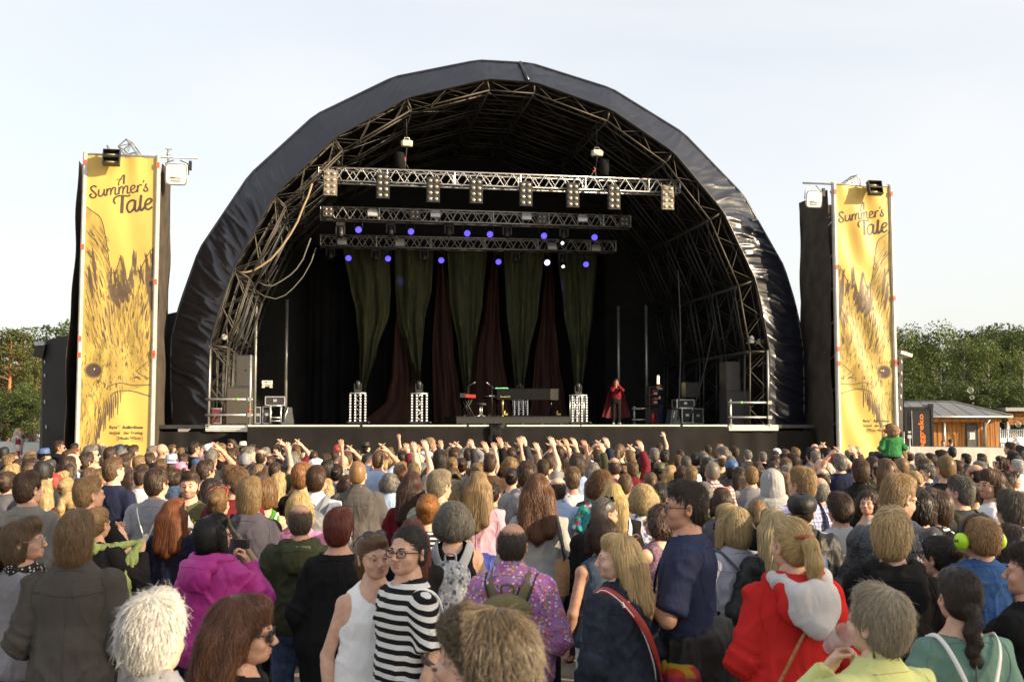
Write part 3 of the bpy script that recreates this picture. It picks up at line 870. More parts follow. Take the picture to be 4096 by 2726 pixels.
 def railing(x0,x1,ys,ytop,v,label,xpole=None,hi=None):
  a,_ = PV(x0,1650,v); b,_ = PV(x1,1650,v)
  e = empty('safety_railing',S((a + b) / 2,v,DECK),label,'railing')
  zt = PV(x0,ytop,v)[1]
  for u,ht in ((a,hi[0] if hi else zt),(b,hi[1] if hi else zt)):
   p = MB(); p.tube([S(u,v,DECK - .12),S(u,v,ht)],.045,8); p.box(S(u,v,DECK + .0),(.16,.16,.03),SM); p.build('post',STEEL,e)
  for y in ys:
   z = PV(x0,y,v)[1]
   r = MB(); r.tube([S(a - .1,v - .05,z),S(b + .1,v - .05,z)],.04,8); r.box(S(b,v - .05,z),(.14,.14,.12),SM); r.build('rail',STEEL,e)
  return e,a,b
 e,a,b = railing(834,999,(1596,1659),1582,.02,'steel tube railing in front of the left speakers',hi=(PV(834,1380,.02)[1],PV(1000,1419,.02)[1]))
 q = MB(); z = PV(834,1596,.02)[1]; q.tube([S(a + (b - a) * .66,-.03,z),S(a + (b - a) * .72,-.03,z)],.045,8); q.build('tape',GREENT,e)
 q = MB(); z = PV(834,1639,.02)[1]; q.tube([S(b,.02,z - .04),S(b,.02,z + .05)],.05,8); q.build('tape',REDT,e)
 e,a,b = railing(2922,3075,(1609,1668),1597,.02,'steel tube railing in front of the right speakers',hi=(PV(2922,1597,.02)[1],PV(3075,1400,.02)[1]))
 q = MB(); z = PV(2922,1609,.02)[1]; q.tube([S(a + (b - a) * .24,-.03,z),S(a + (b - a) * .29,-.03,z)],.045,8); q.build('tape',GREENT,e)
 e,a,b = railing(2537,2592,(1634,1678),1624,5.0,'low steel railing behind the performer in the red cape')
 v = 4.2
 a,zt = PV(2597,1547,v); b,_ = PV(2650,1547,v)
 e = empty('equipment_shelf',S((a + b) / 2,v + .3,DECK),'open shelf with red boxes behind the stagehand','shelf')
 mb = MB()
 for u in (a,b):
  for d in (0,.5): mb.box(S(u,v + d,(DECK + zt) / 2),(.04,.04,zt - DECK),SM)
 for z in (zt,PV(2600,1618,v)[1],PV(2600,1580,v)[1],DECK + .06): mb.box(S((a + b) / 2,v + .25,z),(b - a - .05,.5,.03),SM)
 mb.box(S((a + b) / 2,v + .5,(DECK + zt) / 2),(b - a - .05,.02,zt - DECK - .06),SM)
 mb.build('frame',mat('shelf dark',(.06,.06,.06),.5,.3),e)
 for y0,y1 in ((1558,1578),(1590,1616)):
  c = SP(2620,(y0 + y1) / 2,v + .1); h = PV(2620,y0,v + .1)[1] - PV(2620,y1,v + .1)[1]
  q = MB(); q.box(c,(.28,.25,h),SM); q.box(c + SM @ np.array((0,-.13,-.05)),(.16,.015,.05),SM,1); t = q.build('red_box',[mat('red plastic',(.16,.015,.012),.45),WHITEP])
  tag(t,'red box on the ' + ('upper' if y0 < 1580 else 'lower') + ' tier of the dark shelf','box')
 c = SP(2613,1670,v - .1)
 f = empty('fire_extinguisher',c - np.array((0,0,.25)),'red fire extinguisher standing below the shelf','fire extinguisher')
 q = MB(); q.tube([c - np.array((0,0,.22)),c - np.array((0,0,.2)),c + np.array((0,0,.12)),c + np.array((0,0,.18)),c + np.array((0,0,.2))],[.06,.075,.075,.05,.03],12); q.build('cylinder',mat('extinguisher red',(.5,.02,.015),.3),f)
 q = MB(); q.box(c + np.array((0,0,.24)),(.08,.05,.05),SM); q.tube([c + np.array((0,0,.22)),c + SM @ np.array((.1,0,.15)),c + SM @ np.array((.09,0,-.1))],.012,5); q.build('valve_hose',BLACK,f)
 c = SP(2634,1526,4.9)
 t = empty('tube_lamp',c,'upright warm white fluorescent tube glowing above the shelf','lamp')
 q = MB(); q.tube([c - np.array((0,0,.22)),c + np.array((0,0,.22))],.036,10); q.build('tube',mat('tube glow',(.9,.8,.5),.4,0,0,emit=(1,.82,.42),estr=2.5),t)
 q = MB(); q.box(c + SM @ np.array((0,.06,0)),(.09,.04,.56),SM); q.build('fitting',mat('fitting grey',(.4,.4,.4),.5),t)
 l = bpy.data.lights.new('tube glow','POINT'); l.energy = 9; l.color = (1,.72,.35); l.shadow_soft_size = .1
 lo = bpy.data.objects.new('tube_glow',l); lo.location = c - VV * .12; C.objects.link(lo); lo.parent = t; lo.matrix_parent_inverse = pmat(t).inverted()
 v = 9.2
 (a,zt),(b,zb) = PV(1048,1521,v),PV(1090,1548,v)
 e = empty('towel_sign',S((a + b) / 2,v,(zt + zb) / 2),'small pale sign reading dirty towells on the rear left wall','sign')
 q = MB(); q.box(S((a + b) / 2,v,(zt + zb) / 2 + .02),(b - a,.03,zt - zb - .04),SM)
 for s_ in (-1,1): q.box(S((a + b) / 2 + s_ * (b - a) * .36,v,zb + .01),((b - a) * .26,.03,.06),SM)
 q.build('board',mat('sign white',(.75,.74,.72),.6),e)
 for k,s_ in enumerate(('DIRTY','TOWELLS')):
  V_,F_ = textmesh(s_,.02); kk = .105
  W = V_[:,0].max() * kk; q = MB(); q.add([S((a + b) / 2 - W / 2 + x * kk,v - .02,(zt + zb) / 2 + .035 - k * .12 + y * kk) for x,y,_ in V_],F_,0,False); q.build('lettering',BLACK,e)
 for i,(x,y,v,r,shape) in enumerate(((898,1347,.5,.1,'r'),(3043,1365,.6,.12,'r'),(3007,1360,.4,.09,'b'),(3056,1450,.7,.07,'r'))):
  c = SP(x,y,v)
  e = empty('work_lamp',c,['round lamp on the left foot of the arch','large round lamp on the right foot of the arch','white box lamp beside the large round lamp','small dim round lamp low on the right foot of the arch'][i],'lamp')
  q = MB()
  if shape == 'r': q.tube([c + VV * .15,c + VV * .1,c],[r * .5,r,r],14)
  else: q.box(c,(.13,.12,.2),SM); q.box(c + np.array((0,0,.13)),(.08,.08,.06),SM)
  q.build('housing',mat('lamp grey',(.3,.29,.27),.45,.3) if i != 2 else WHITEP,e)
  q = MB(); q.disc(c - VV * (.012 if shape == 'r' else .075),-VV,r * .85 if shape == 'r' else .05,14,0,.01); q.build('lens',mat('lens grey',(.45,.43,.4),.15,.2),e)
  q = MB(); q.tube([c + VV * .05,c + SM @ np.array((-.2 if x > 2000 else -.25,.05,-.12))],.015,5); q.build('arm',STEEL,e)
 for i,(pts,r,m,lab) in enumerate((
  ([(1017,838),(990,920),(960,985),(925,1075),(880,1155),(820,1240),(760,1310),(700,1352),(650,1382),(600,1395),(552,1392)],.038,mat('tan cable',(.27,.21,.13),.6),'thick tan cable looping down from the front truss'),  # gold of the low sun is painted into this cable's colour
  ([(1008,1180),(985,1240),(960,1310),(920,1370),(880,1410),(820,1450),(770,1478),(720,1475),(680,1455)],.024,mat('grey cable',(.12,.12,.115),.6),'grey cable looping below the tan one'),
  ([(1040,1240),(1010,1330),(960,1420),(900,1490),(850,1535),(790,1560),(720,1545),(660,1510)],.02,mat('grey cable',(.12,.12,.115),.6),'lowest thin grey cable loop at the left of the arch'))):
  q = MB(); q.tube([SP(600 + x / 1.568,200 + y / 1.568,.55 + i * 1.6) for x,y in pts],r,7); t = q.build('cable',m); tag(t,lab,'cable')
 q = MB(); rnd = random.Random(8)
 for k,(x0,x1,y0) in enumerate(((2712,2712,1080),(2860,2760,1270),(905,893,1300))):
  t = MB(); A,B = SP(x0,y0,2 + k),SP(x1,1680,2 + k)
  t.tube([A + (B - A) * (j / 12) + UU * .1 * math.sin(j * .26) for j in range(13)],.03,6)
  o = t.build('hoist_chain',mat('chain steel',(0.05,0.05,0.05),0.5,0.5)); tag(o,['long chain hanging inside the right arches','slanting chain in front of the right rear cases','chain hanging inside the left arch foot'][k],'chain')
stagegear()
# ---------------------------------------------------------------- banner towers
BV = -1.0
STROKES = [([(965,675),(930,700),(880,790),(855,860),(868,905)],18),([(962,675),(955,865)],26),([(815,800),(840,775),(900,770),(960,765)],11),
 ([(425,962),(415,937),(370,932),(325,965),(335,1010),(390,1060),(430,1110),(410,1160),(350,1172),(308,1135),(320,1100),(345,1110)],25),
 ([(480,1000),(475,1080),(490,1130),(540,1128),(580,1060)],23),([(585,985),(585,1080),(610,1118),(636,1100)],23),
 ([(640,975),(635,1115)],25),([(635,1050),(670,985),(700,975),(715,1000),(712,1105)],22),([(712,1050),(750,960),(785,950),(800,975),(795,1070),(820,1090),(855,1060)],22),
 ([(870,930),(868,1085)],25),([(868,1020),(900,930),(930,925),(945,950),(942,1070)],22),([(942,1010),(985,915),(1020,905),(1035,940),(1028,1030),(1050,1052),(1085,1030)],22),
 ([(1100,985),(1160,950),(1180,910),(1150,885),(1110,910),(1095,970),(1110,1025),(1150,1035),(1200,1010),(1230,960)],20),
 ([(1235,880),(1232,1030)],25),([(1232,960),(1260,885),(1300,870),(1303,890)],20),([(1352,772),(1335,825)],17),
 ([(1400,840),(1385,890),(1425,950),(1425,985),(1390,1003),(1355,985),(1360,955)],23),([(1400,840),(1350,958)],9),
 ([(1090,1085),(1040,1110),(940,1105),(860,1120),(790,1165),(775,1230),(805,1285)],27),([(940,1115),(932,1470)],48),
 ([(1185,1205),(1130,1195),(1060,1240),(1030,1340),(1060,1430),(1110,1430),(1170,1350),(1190,1210)],32),([(1195,1195),(1190,1370),(1215,1412),(1250,1395),(1290,1300)],34),
 ([(1305,1080),(1290,1300),(1300,1385),(1335,1385),(1385,1320)],38),([(1390,1290),(1480,1240),(1510,1180),(1480,1150),(1420,1180),(1385,1280),(1410,1360),(1460,1372),(1525,1320)],32)]
def smoothline(p,k=6):
 p = np.array(p,float)
 if len(p) < 3: return np.array([p[0] + (p[1] - p[0]) * i / k for i in range(k + 1)])
 o = []
 q = np.vstack([2 * p[0] - p[1],p,2 * p[-1] - p[-2]])
 for i in range(1,len(q) - 2):
  for j in range(k):
   t = j / k
   o.append(0.5 * (2 * q[i] + (q[i + 1] - q[i - 1]) * t + (2 * q[i - 1] - 5 * q[i] + 4 * q[i + 1] - q[i + 2]) * t * t + (3 * q[i] - 3 * q[i - 1] + q[i + 1] * -1 * -1 * 0 - 3 * q[i + 1] + 3 * q[i] * 0 + q[i + 2]) * 0 * t ** 3 + (-q[i - 1] + 3 * q[i] - 3 * q[i + 1] + q[i + 2]) * t ** 3))
 o.append(p[-1])
 return np.array(o)
def tower(tl,tr,bl,br,mirror,side,label):
 (ua,za),(ub,zb_) = PV(*tl,BV),PV(*tr,BV)
 (uc,zc),(ud,zd) = PV(*bl,BV),PV(*br,BV)
 u0,u1 = (ua + uc) / 2,(ub + ud) / 2; zt = (za + zb_) / 2; W = u1 - u0; zbot = 0.35
 H = zt - zbot
 sgn = side
 def pt(s,t,off=0.0):
  z = zt - t * W
  e = math.sin(math.pi * min(max(s,0),1)) ** .5
  a = np.array([[s * 2.2,t * .55,0.0]])
  amp = 0.035 if side < 0 else 0.06
  d = amp * e * (math.sin((s * (1 if side < 0 else 1.0) * 5.0 - t * (1.2 if side < 0 else 2.1)) * 2.2 + .5 * math.sin(t * 1.7)) * .55 + 0.7 * float(vnoise(a * 2.0,5 if side < 0 else 9)[0]))
  d += .03 * e * math.sin(s * 20) * math.exp(-t * 3)
  return S(u0 + s * W,BV - d - off,z)
 b = empty('festival_banner',S((u0 + u1) / 2,BV,zbot),label,'banner','festival banners')
 cl = MB(); ni = 130; nj = 34
 cl.grid([[pt(j / (nj - 1),H / W * i / (ni - 1)) for j in range(nj)][::1] for i in range(ni)])
 cm = mat('yellow banner cloth',(0.55,0.385,0.098),.5,0,.10,.5,0,40,.4)
 cl.build('cloth',cm,b)
 INK = mat('dark brown ink',(0.055,0.035,0.03),.6,0,.1)
 INK2 = mat('umber ink',(0.20,0.135,0.045),.6,0,.25,6)
 TONE = mat('mustard print',(0.40,0.29,0.07),.5,0,.35,3,stretch=(1,1,.35))
 def ribbon(mb,pts,wd,off,k=6,taper=False,mi=0):
  q = smoothline(pts,k); n = len(q)
  d = np.gradient(q,axis=0); d /= np.linalg.norm(d,axis=1)[:,None] + 1e-9
  nn = np.column_stack([-d[:,1],d[:,0]])
  rows = []
  for i in range(n):
   ww = wd / 2 * ((math.sin(math.pi * min(max((i + .15) / n,0),1)) ** .8) if taper else 1)
   rows.append([pt(*(q[i] + nn[i] * ww),off),pt(*(q[i] - nn[i] * ww),off)])
  mb.grid(rows,mi)
 lt = MB()
 for p,w_ in STROKES:
  ribbon(lt,[((x - 245) / 1335,(y - 300) / 1335) for x,y in p],w_ * 1.28 / 1335,.008)
 lt.build('lettering',INK,b)
 mx = (lambda s: 1 - s) if mirror else (lambda s: s)
 X = lambda pts: [(mx(s),t * TS) for s,t in pts]
 TS = 1.04
 edge = [(0.0,.76),(.08,.82),(.22,.94),(.30,1.25),(.34,1.5),(.38,1.72),(.45,1.70),(.53,1.47),(.58,1.66),(.62,1.84),(.68,1.66),(.70,1.42),(.73,1.64),(.78,1.7),(.86,1.55),(.93,1.42),(1.0,1.34)]
 low = [(1.0,3.36),(.75,3.42),(.62,3.46),(.52,3.55),(.44,3.64),(.36,3.74),(.30,3.85),(.25,4.0),(.2,4.3),(.18,4.9)]
 tn = MB()
 ss = np.linspace(0,1,41); es = np.array(edge);
 lo_s = np.array(low[::-1])
 rows = []
 for s in ss:
  t0 = np.interp(s,es[:,0],es[:,1]) if s > 0 else .76
  t1 = np.interp(s,lo_s[:,0],lo_s[:,1]) if s > .18 else H / W
  t1 = min(t1,H / W)
  rows.append([pt(mx(s),min((t0 + (t1 - t0) * k / 40) * TS,H / W),.003) for k in range(41)])
 tn.grid(rows); tn.build('bird_tone',TONE,b)
 ink = MB(); rnd = random.Random(12)
 ribbon(ink,X(edge[:6]),.012,.006); ribbon(ink,X(edge[5:]),.012,.006,3)
 for s,t,L in ((.35,1.62,.35),(.45,1.62,.3),(.53,1.42,.4),(.56,1.6,.35),(.62,1.75,.3),(.7,1.36,.4),(.66,1.6,.35),(.8,1.58,.3),(.9,1.4,.3),(.97,1.32,.3)):
  for q in range(4): ribbon(ink,X([(s + rnd.uniform(-.05,.05),t + rnd.uniform(0,.1)),(s + rnd.uniform(-.02,.04),t + L * .5),(s + rnd.uniform(-.02,.08),t + L)]),rnd.uniform(.012,.03),.006,4,True)
 for s,t,a_,L in ((.36,1.86,.05,.30),(.42,1.88,.09,.34),(.5,1.86,.10,.30),(.57,1.84,.06,.32),(.9,1.65,.09,.4),(.95,1.9,.09,.4),(.1,1.35,.05,.5),(.06,1.6,.06,.5)):
  ribbon(ink,X([(s,t),(s + .03,t + L * .5),(s + .07,t + L)]),a_,.0065,5,True)
 u2 = MB()
 for k in range(1350):
  s = rnd.random(); t = rnd.uniform(1.0,4.6)
  t0 = np.interp(s,es[:,0],es[:,1]); t1 = np.interp(s,lo_s[:,0],lo_s[:,1]) if s > .18 else H / W / TS - .1
  if t < t0 + .08 or t > t1 - .12: continue
  if math.hypot(s - .17,(t - 3.15)) < .12: continue
  ang = .55 - .5 * s + .25 * math.sin(t * 2.2) if t < 2.9 else .25 * math.sin(k)
  L = rnd.uniform(.06,.22) * (1 if t < 2.7 or t > 3.5 else .45)
  dx,dy = math.sin(ang) * L,math.cos(ang) * L
  m_ = ink if rnd.random() < (.26 if float(vnoise(np.array([[s * 5,t * 2.2,3.]]))[0]) > .1 else .06) else u2
  if t + dy > t1 - .02 or s + dx > 1: continue
  ribbon(m_,X([(s,t),(s + dx * .5 + rnd.uniform(-.01,.01),t + dy * .5),(s + dx,t + dy)]),rnd.uniform(.006,.016) * (1.5 if m_ is ink else 1),.0045 if m_ is u2 else .0055,2,True)
 for k in range(26):
  g = k / 25; i = g * (len(low) - 1); j = min(int(i),len(low) - 2); f = i - j
  s = low[j][0] + (low[j + 1][0] - low[j][0]) * f; t = low[j][1] + (low[j + 1][1] - low[j][1]) * f
  if s > .57 or t > H / W - .35: continue
  ribbon(ink,X([(s - .02,t - .14),(s,t),(s + .0,t + rnd.uniform(.08,.26))]),rnd.uniform(.012,.03),.006,3,True)
 ribbon(ink,X([(1.0,2.98),(.9,3.06),(.8,3.15),(.84,3.2),(1.0,3.27)]),.010,.006)
 ribbon(ink,X([(.38,3.38),(.55,3.33),(.75,3.36),(1.0,3.35)]),.014,.006)
 ribbon(ink,X([(.42,3.54),(.48,3.47),(.7,3.44),(1.0,3.52)]),.014,.006)
 ribbon(ink,X([(.73,3.26),(.8,3.24),(.85,3.28)]),.03,.006,4,True)
 ink.build('quill_lines',mat('quill ink',(0.09,0.06,0.038),.6,0,.25,5),b); u2.build('fine_feathers',INK2,b)
 ey = MB()
 def disk(mb,s,t,r,off,mi,ry=1.0):
  t = t * TS; mb.add([pt(mx(s),t,off)] + [pt(mx(s + r * math.cos(k * .2618)),t + ry * r * math.sin(k * .2618),off) for k in range(24)],[(0,k + 1,(k + 1) % 24 + 1) for k in range(24)],mi,False)
 disk(ey,.17,3.15,.135,.007,1,.9); disk(ey,.17,3.15,.112,.0085,0,.88)
 disk(ey,.185,3.13,.014,.0095,2); disk(ey,.225,3.13,.012,.0095,2)
 ey.build('bird_eye',[INK,INK2,mat('pale yellow ink',(.8,.6,.15),.5,0,0)],b)
 tx = MB()
 def word(s_,sa,sb,t,bold=.0,shear=0.,ht=None):
  V_,F_ = textmesh(s_,bold,2,shear)
  k = (sb - sa) / V_[:,0].max(); ky = k if ht is None else ht / .72
  tx.add([pt(sa + x * k,t - y * ky,.008) for x,y,_ in V_],F_,0,False)
 tb = (1746 - 626) / 270.0
 word('Byte',.42,.535,tb,.01); word('FM',.54,.57,tb - .03)
 word('RollingStone',.605,.90,tb,.035,.25,.045)
 word('festival',.42,.575,tb + .082,.01,.1,.048); word('GUIDE',.47,.53,tb + .105)
 word('der Freitag',.625,.90,tb + .082,.02,0,.045)
 if side > 0:
  word('DRadio Wissen',.50,.82,tb + .16,.02)
  for a_,b_,c_,d_ in ((.48,.84,tb + .115,tb + .12),(.48,.84,tb + .178,tb + .183),(.48,.485,tb + .12,tb + .178),(.835,.84,tb + .12,tb + .178)):
   tx.add([pt(a_,c_,.008),pt(a_,d_,.008),pt(b_,d_,.008),pt(b_,c_,.008)],[(0,1,2,3)],0,False)
 else:
  word('DRadio Wissen',.55,.88,tb + .16,.02)
  for a_,b_,c_,d_ in ((.53,.90,tb + .115,tb + .12),(.53,.90,tb + .178,tb + .183),(.53,.535,tb + .12,tb + .178),(.895,.90,tb + .12,tb + .178)):
   tx.add([pt(a_,c_,.008),pt(a_,d_,.008),pt(b_,d_,.008),pt(b_,c_,.008)],[(0,1,2,3)],0,False)
 tx.build('sponsor_names',INK,b)
 t_ = empty('scaffold_tower',S((u0 + u1) / 2,BV + 1.3,0),('left' if side < 0 else 'right') + ' tower wrapped in black mesh behind a yellow banner','tower','banner towers')
 BE = mat('white beam',(0.55,0.53,0.50),.45,.2,.12,3)
 for s in (-.035,1.035):
  q = MB(); c = S(u0 + s * W,BV + .02,0)
  q.box(c + np.array((0,0,(zt + .12) / 2)),(.13,.14,zt + .12),SM); q.box(c + SM @ np.array((.0,-.09,(zt + .1) / 2)),(.05,.02,zt + .1),SM)
  q.build('front_beam',BE,t_)
  for z in (zt - .25,zt - 3.0 - s,zt - 5.9 - s * .4,zt - 6.4):
   q = MB(); q.box(S(u0 + s * W,BV - .07,z),(.09,.06,.16),SM); q.build('red_marker',REDT,t_)
 SC_ = mat('black mesh scrim',(0.055,0.045,0.035),.9,0,.3,2.0,.4,8,.25)
 D = 2.45
 a0,a1 = u0 - .14 * W / W - .1,u1 + .12
 sway = lambda z,k: .06 * math.sin(z * 1.1 + k) + .04 * math.sin(z * 2.7 + k * 2)
 zs = np.linspace(0.1,zt - .15,40)
 outs = .42 if side < 0 else .0
 for nm,f in (('left_scrim',lambda g,z: S(a0 - (.30 * (1 - z / zt) ** .7 if side < 0 else .0) - .05 * math.sin(g * 3.1) + .6 * sway(z,g * 4),BV + .1 + D * g,z)),('right_scrim',lambda g,z: S(a1 + .05 * math.sin(g * 3.1) + .6 * sway(z,2 + g * 4),BV + .1 + D * g,z)),('back_scrim',lambda g,z: S(a0 + (a1 - a0) * g,BV + .12 + D + sway(z,g * 5),z))):
  q = MB(); q.grid([[f(g,z) for g in np.linspace(0,1,14)] for z in zs]); q.build('scrim',SC_,t_)
 tr_ = MB()
 for x in (.2,.8):
  for y in (.3,D - .2):
   tr_.tube([S(u0 + x * W,BV + .1 + y,0),S(u0 + x * W,BV + .1 + y,zt + .1)],.06,6)
 for k in range(8):
  z = .3 + (zt - .5) * k / 8; z2 = z + (zt - .5) / 8
  for y in (.3,D - .2): tr_.tube([S(u0 + .2 * W,BV + .1 + y,z),S(u0 + .8 * W,BV + .1 + y,z2)],.035,5)
 tr_.build('inner_frame',STEEL,t_)
 q = MB()
 c0 = S(u0 + W * (.42 if side < 0 else .12),BV + .5,zt - .25); c1 = S(u0 + W * (.58 if side < 0 else .62),BV + .9,zt + (.62 if side < 0 else .42))
 if side < 0: c0,c1 = S(u0 + W * .86,BV + .5,zt - .5),S(u0 + W * .46,BV + .9,zt + .62)
 trussline(q,c0,c1,(0,0,1) if side > 0 else (0.3,0,1),.34,.36,7,.025)
 q.tube([S(u0 + W * (.36 if side < 0 else .75),BV + .3,zt - .2),S(u0 + W * (.25 if side < 0 else .9),BV + .3,zt + .42 * (1 if side < 0 else .6))],.04,6)
 q.build('top_truss',STEEL,t_)
 q = MB(); q.tube([S(u0 - .1 - (1.15 if side > 0 else 0),BV + .0,zt + .04),S(u1 + .1 + (1.2 if side < 0 else 0),BV + .0,zt + .04)],.035,7); q.build('top_pipe',STEEL,t_)
 return u0,u1,zt,W
tL = tower((352,622),(622,630),(318,1800),(600,1800),False,-1,'taller looking yellow festival banner at the left, bird facing right')
tR = tower((3346,742),(3552,748),(3362,1800),(3582,1800),True,1,'yellow festival banner at the right with deep folds, bird facing left')
def floods():
 for i,(x,y,wpx,py) in enumerate(((705,697,84,640),(3258,797,66,741))):
  v = BV - .05
  c = SP(x,y,v); wd = wpx / 116.0 * (.95 if i == 0 else 1.05)
  e = empty('floodlight',c,['square glass floodlight hanging from the pipe of the left tower','square glass floodlight hanging from the pipe of the right tower'][i],'floodlight','glass floodlights')
  Mx = SM @ rotx(.18)
  q = MB(); n = 20
  ring = []
  for k in range(n):
   t = 2 * math.pi * k / n
   ring.append((np.sign(math.cos(t)) * abs(math.cos(t)) ** .35 * wd / 2,np.sign(math.sin(t)) * abs(math.sin(t)) ** .35 * wd / 2))
  prof = [(1.0,0),(1.04,.02),(1.0,.05),(.75,.25),(.3,.34)]
  for a in range(len(prof) - 1):
   r0,d0 = prof[a]; r1,d1 = prof[a + 1]
   q.add([c + Mx @ np.array((x_ * r0,d0,z_ * r0)) for x_,z_ in ring] + [c + Mx @ np.array((x_ * r1,d1,z_ * r1)) for x_,z_ in ring],[(k,(k + 1) % n,n + (k + 1) % n,n + k) for k in range(n)])
  q.add([c + Mx @ np.array((x_ * .3,.34,z_ * .3)) for x_,z_ in ring],[list(range(n))])
  q.build('reflector',mat('pale lamp shell',(.72,.72,.70),.35,.35,.1),e)
  g = MB(); g.add([c + Mx @ np.array((x_ * .93,.012,z_ * .93)) for x_,z_ in ring],[list(range(n))[::-1]],0,False); g.build('glass',mat('lamp glass',(.72,.73,.70),.12,0,.15,6,spec=.6),e)
  g = MB(); g.tube([c + Mx @ np.array((-wd * .25,-.004,-wd * .15)),c + Mx @ np.array((wd * .25,-.004,-wd * .15))],.02,6); g.box(c + Mx @ np.array((0,-.004,-wd * .28)),(wd * .4,.02,.05),Mx); g.build('burner',mat('burner grey',(.4,.4,.38),.4),e)
  b = MB()
  top = SP(x,py,BV)[2]
  for s_ in (-1,1): b.tube([c + Mx @ np.array((s_ * wd * .55,.1,0)),c + SM @ np.array((s_ * wd * .5,.1,wd * .55)),np.array((c[0],c[1],0)) + SM @ np.array((s_ * .1,.08,top))],.018,6)
  b.build('bracket',BLACK if i == 0 else STEEL,e)
  b = MB(); p = c + SM @ np.array((wd * .62,.05,wd * .45)); b.box(p,(.09,.1,.3),SM); b.build('ballast',BLACK,e)
 for i,(x,y,s_) in enumerate(((446,631,1.0),(3499,752,.95))):
  c = SP(x,y,BV - .35)
  e = empty('floodlight',c,['black four bar floodlight clamped over the top edge of the left banner','black floodlight clamped over the top edge of the right banner'][i],'floodlight','black floodlights')
  q = MB(); Mx = SM @ rotx(-.25)
  for k in range(2):
   z = .13 - k * .26
   q.box(c + Mx @ np.array((0,.1,z)),(.48,.05,.23),Mx)
   for zz in (-.115,.115): q.box(c + Mx @ np.array((0,0,z + zz)),(.52,.22,.02),Mx)
   for xx in (-.25,.25): q.box(c + Mx @ np.array((xx,0,z)),(.02,.2,.22),Mx)
  q.build('housing',CASE,e)
  for k in range(2):
   g = MB(); z = .13 - k * .26; g.tube([c + Mx @ np.array((-.2,.04,z)),c + Mx @ np.array((.2,.04,z))],.03,8); g.build('lamp_tube',mat('halogen tube',(.5,.42,.2),.3,.2),e)
  q = MB(); q.tube([c + SM @ np.array((-.2,.1,.26)),c + SM @ np.array((-.1,.35,.3)),c + SM @ np.array((.1,.35,.3)),c + SM @ np.array((.2,.1,.26))],.02,5); q.build('bracket',BLACK,e)
floods()
# whirling wind gauge above the left pipe
def gauge():
 c = SP(673,636,BV)
 e = empty('wind_gauge',c,'small wind gauge on a short mast above the left tower pipe','wind gauge')
 q = MB(); q.tube([c - np.array((0,0,.1)),c + np.array((0,0,.3))],.035,6); q.tube([c + np.array((0,0,.12)),c + np.array((0,0,.2))],.06,8); q.build('mast',STEEL,e)
 q = MB()
 for k in range(3):
  a = k * 2.1; p = c + np.array((.09 * math.cos(a),.09 * math.sin(a),.32)); q.tube([c + np.array((0,0,.32)),p],.01,4); q.ell(p,(.035,.035,.03),None,8,5)
 q.build('cups',STEEL,e)
gauge()
# ---------------------------------------------------------------- black wings behind the towers
def wings():
 W = vinyl('black wing sheet',(0.010,0.010,0.011),.5,3,.4)
 def sheet(corners,v,label,name,amp=.12):
  P = []
  a,b,c,d = [np.array(PV(x,y,v)) for x,y in corners]
  for i in range(50):
   t = i / 49; row = []
   for j in range(50):
    s = j / 49
    p = (a * (1 - s) + b * s) * (1 - t) + (c * (1 - s) + d * s) * t
    f = abs(math.sin((s * 3 - t * 1.8) * 2.2 + .6 * math.sin(t * 5))) ** 3
    row.append(S(p[0],v - amp * f * math.sin(math.pi * s) * t,p[1]))
   P.append(row)
  e = empty(name,S((a[0] + b[0]) / 2,v,0),label,'side stage')
  q = MB(); q.grid(P); q.build('front_sheet',W,e)
  return e,a,b,c,d
 e,a,b,c,d = sheet(((170,1362),(712,1246),(168,1930),(712,1930)),3.0,'black sheeted side stage wing left of the arch','side_wing')
 q = MB(); q.grid([[S(u,v,z) for v in (3.02,11)] for u,z in (a,b)]); q.grid([[S(a[0],v,z) for v in (3.02,11)] for z in (a[1],0)]); q.build('roof_and_side',W,e)
 q = MB(); k = SP(150,1372,2.6); q.box(k + SM @ np.array((.05,.3,0)),(.32,.5,.14),SM @ roty(-.08)); q.build('eave_board',mat('grey board',(.55,.56,.58),.5),e)
 k = SP(162,1402,2.9); q = MB(); q.box(k,(.32,.4,.5),SM @ roty(.2)); q.build('rolled_sheet',W,e)
 for i,(x,y) in enumerate(((178,1440),(178,1495),(178,1600),(184,1700))):
  q = MB(); k = SP(x,y,2.93); q.tube([k,k + np.array((.02,0,-.12))],.02,5); q.build('tie',WHITEP,e)
 e,a,b,c,d = sheet(((3190,1290),(3612,1405),(3190,1930),(3612,1930)),3.0,'black sheeted side stage wing right of the arch','side_wing')
 q = MB(); q.grid([[S(u,v,z) for v in (3.02,11)] for u,z in (a,b)]); q.grid([[S(b[0],v,z) for v in (3.02,11)] for z in (b[1],0)]); q.build('roof_and_side',W,e)
 q = MB(); k = SP(3614,1416,2.6); q.box(k,(.5,.5,.13),SM @ roty(.28)); q.build('eave_board',mat('tan board',(.62,.58,.5),.5),e)
 for i,(x,y) in enumerate(((3604,1440),(3604,1485),(3603,1532),(3602,1578),(3600,1626))):
  q = MB(); k = SP(x,y,2.93); q.tube([k,k + np.array((.02,0,-.14))],.028,5); q.build('tie',WHITEP,e)
wings()
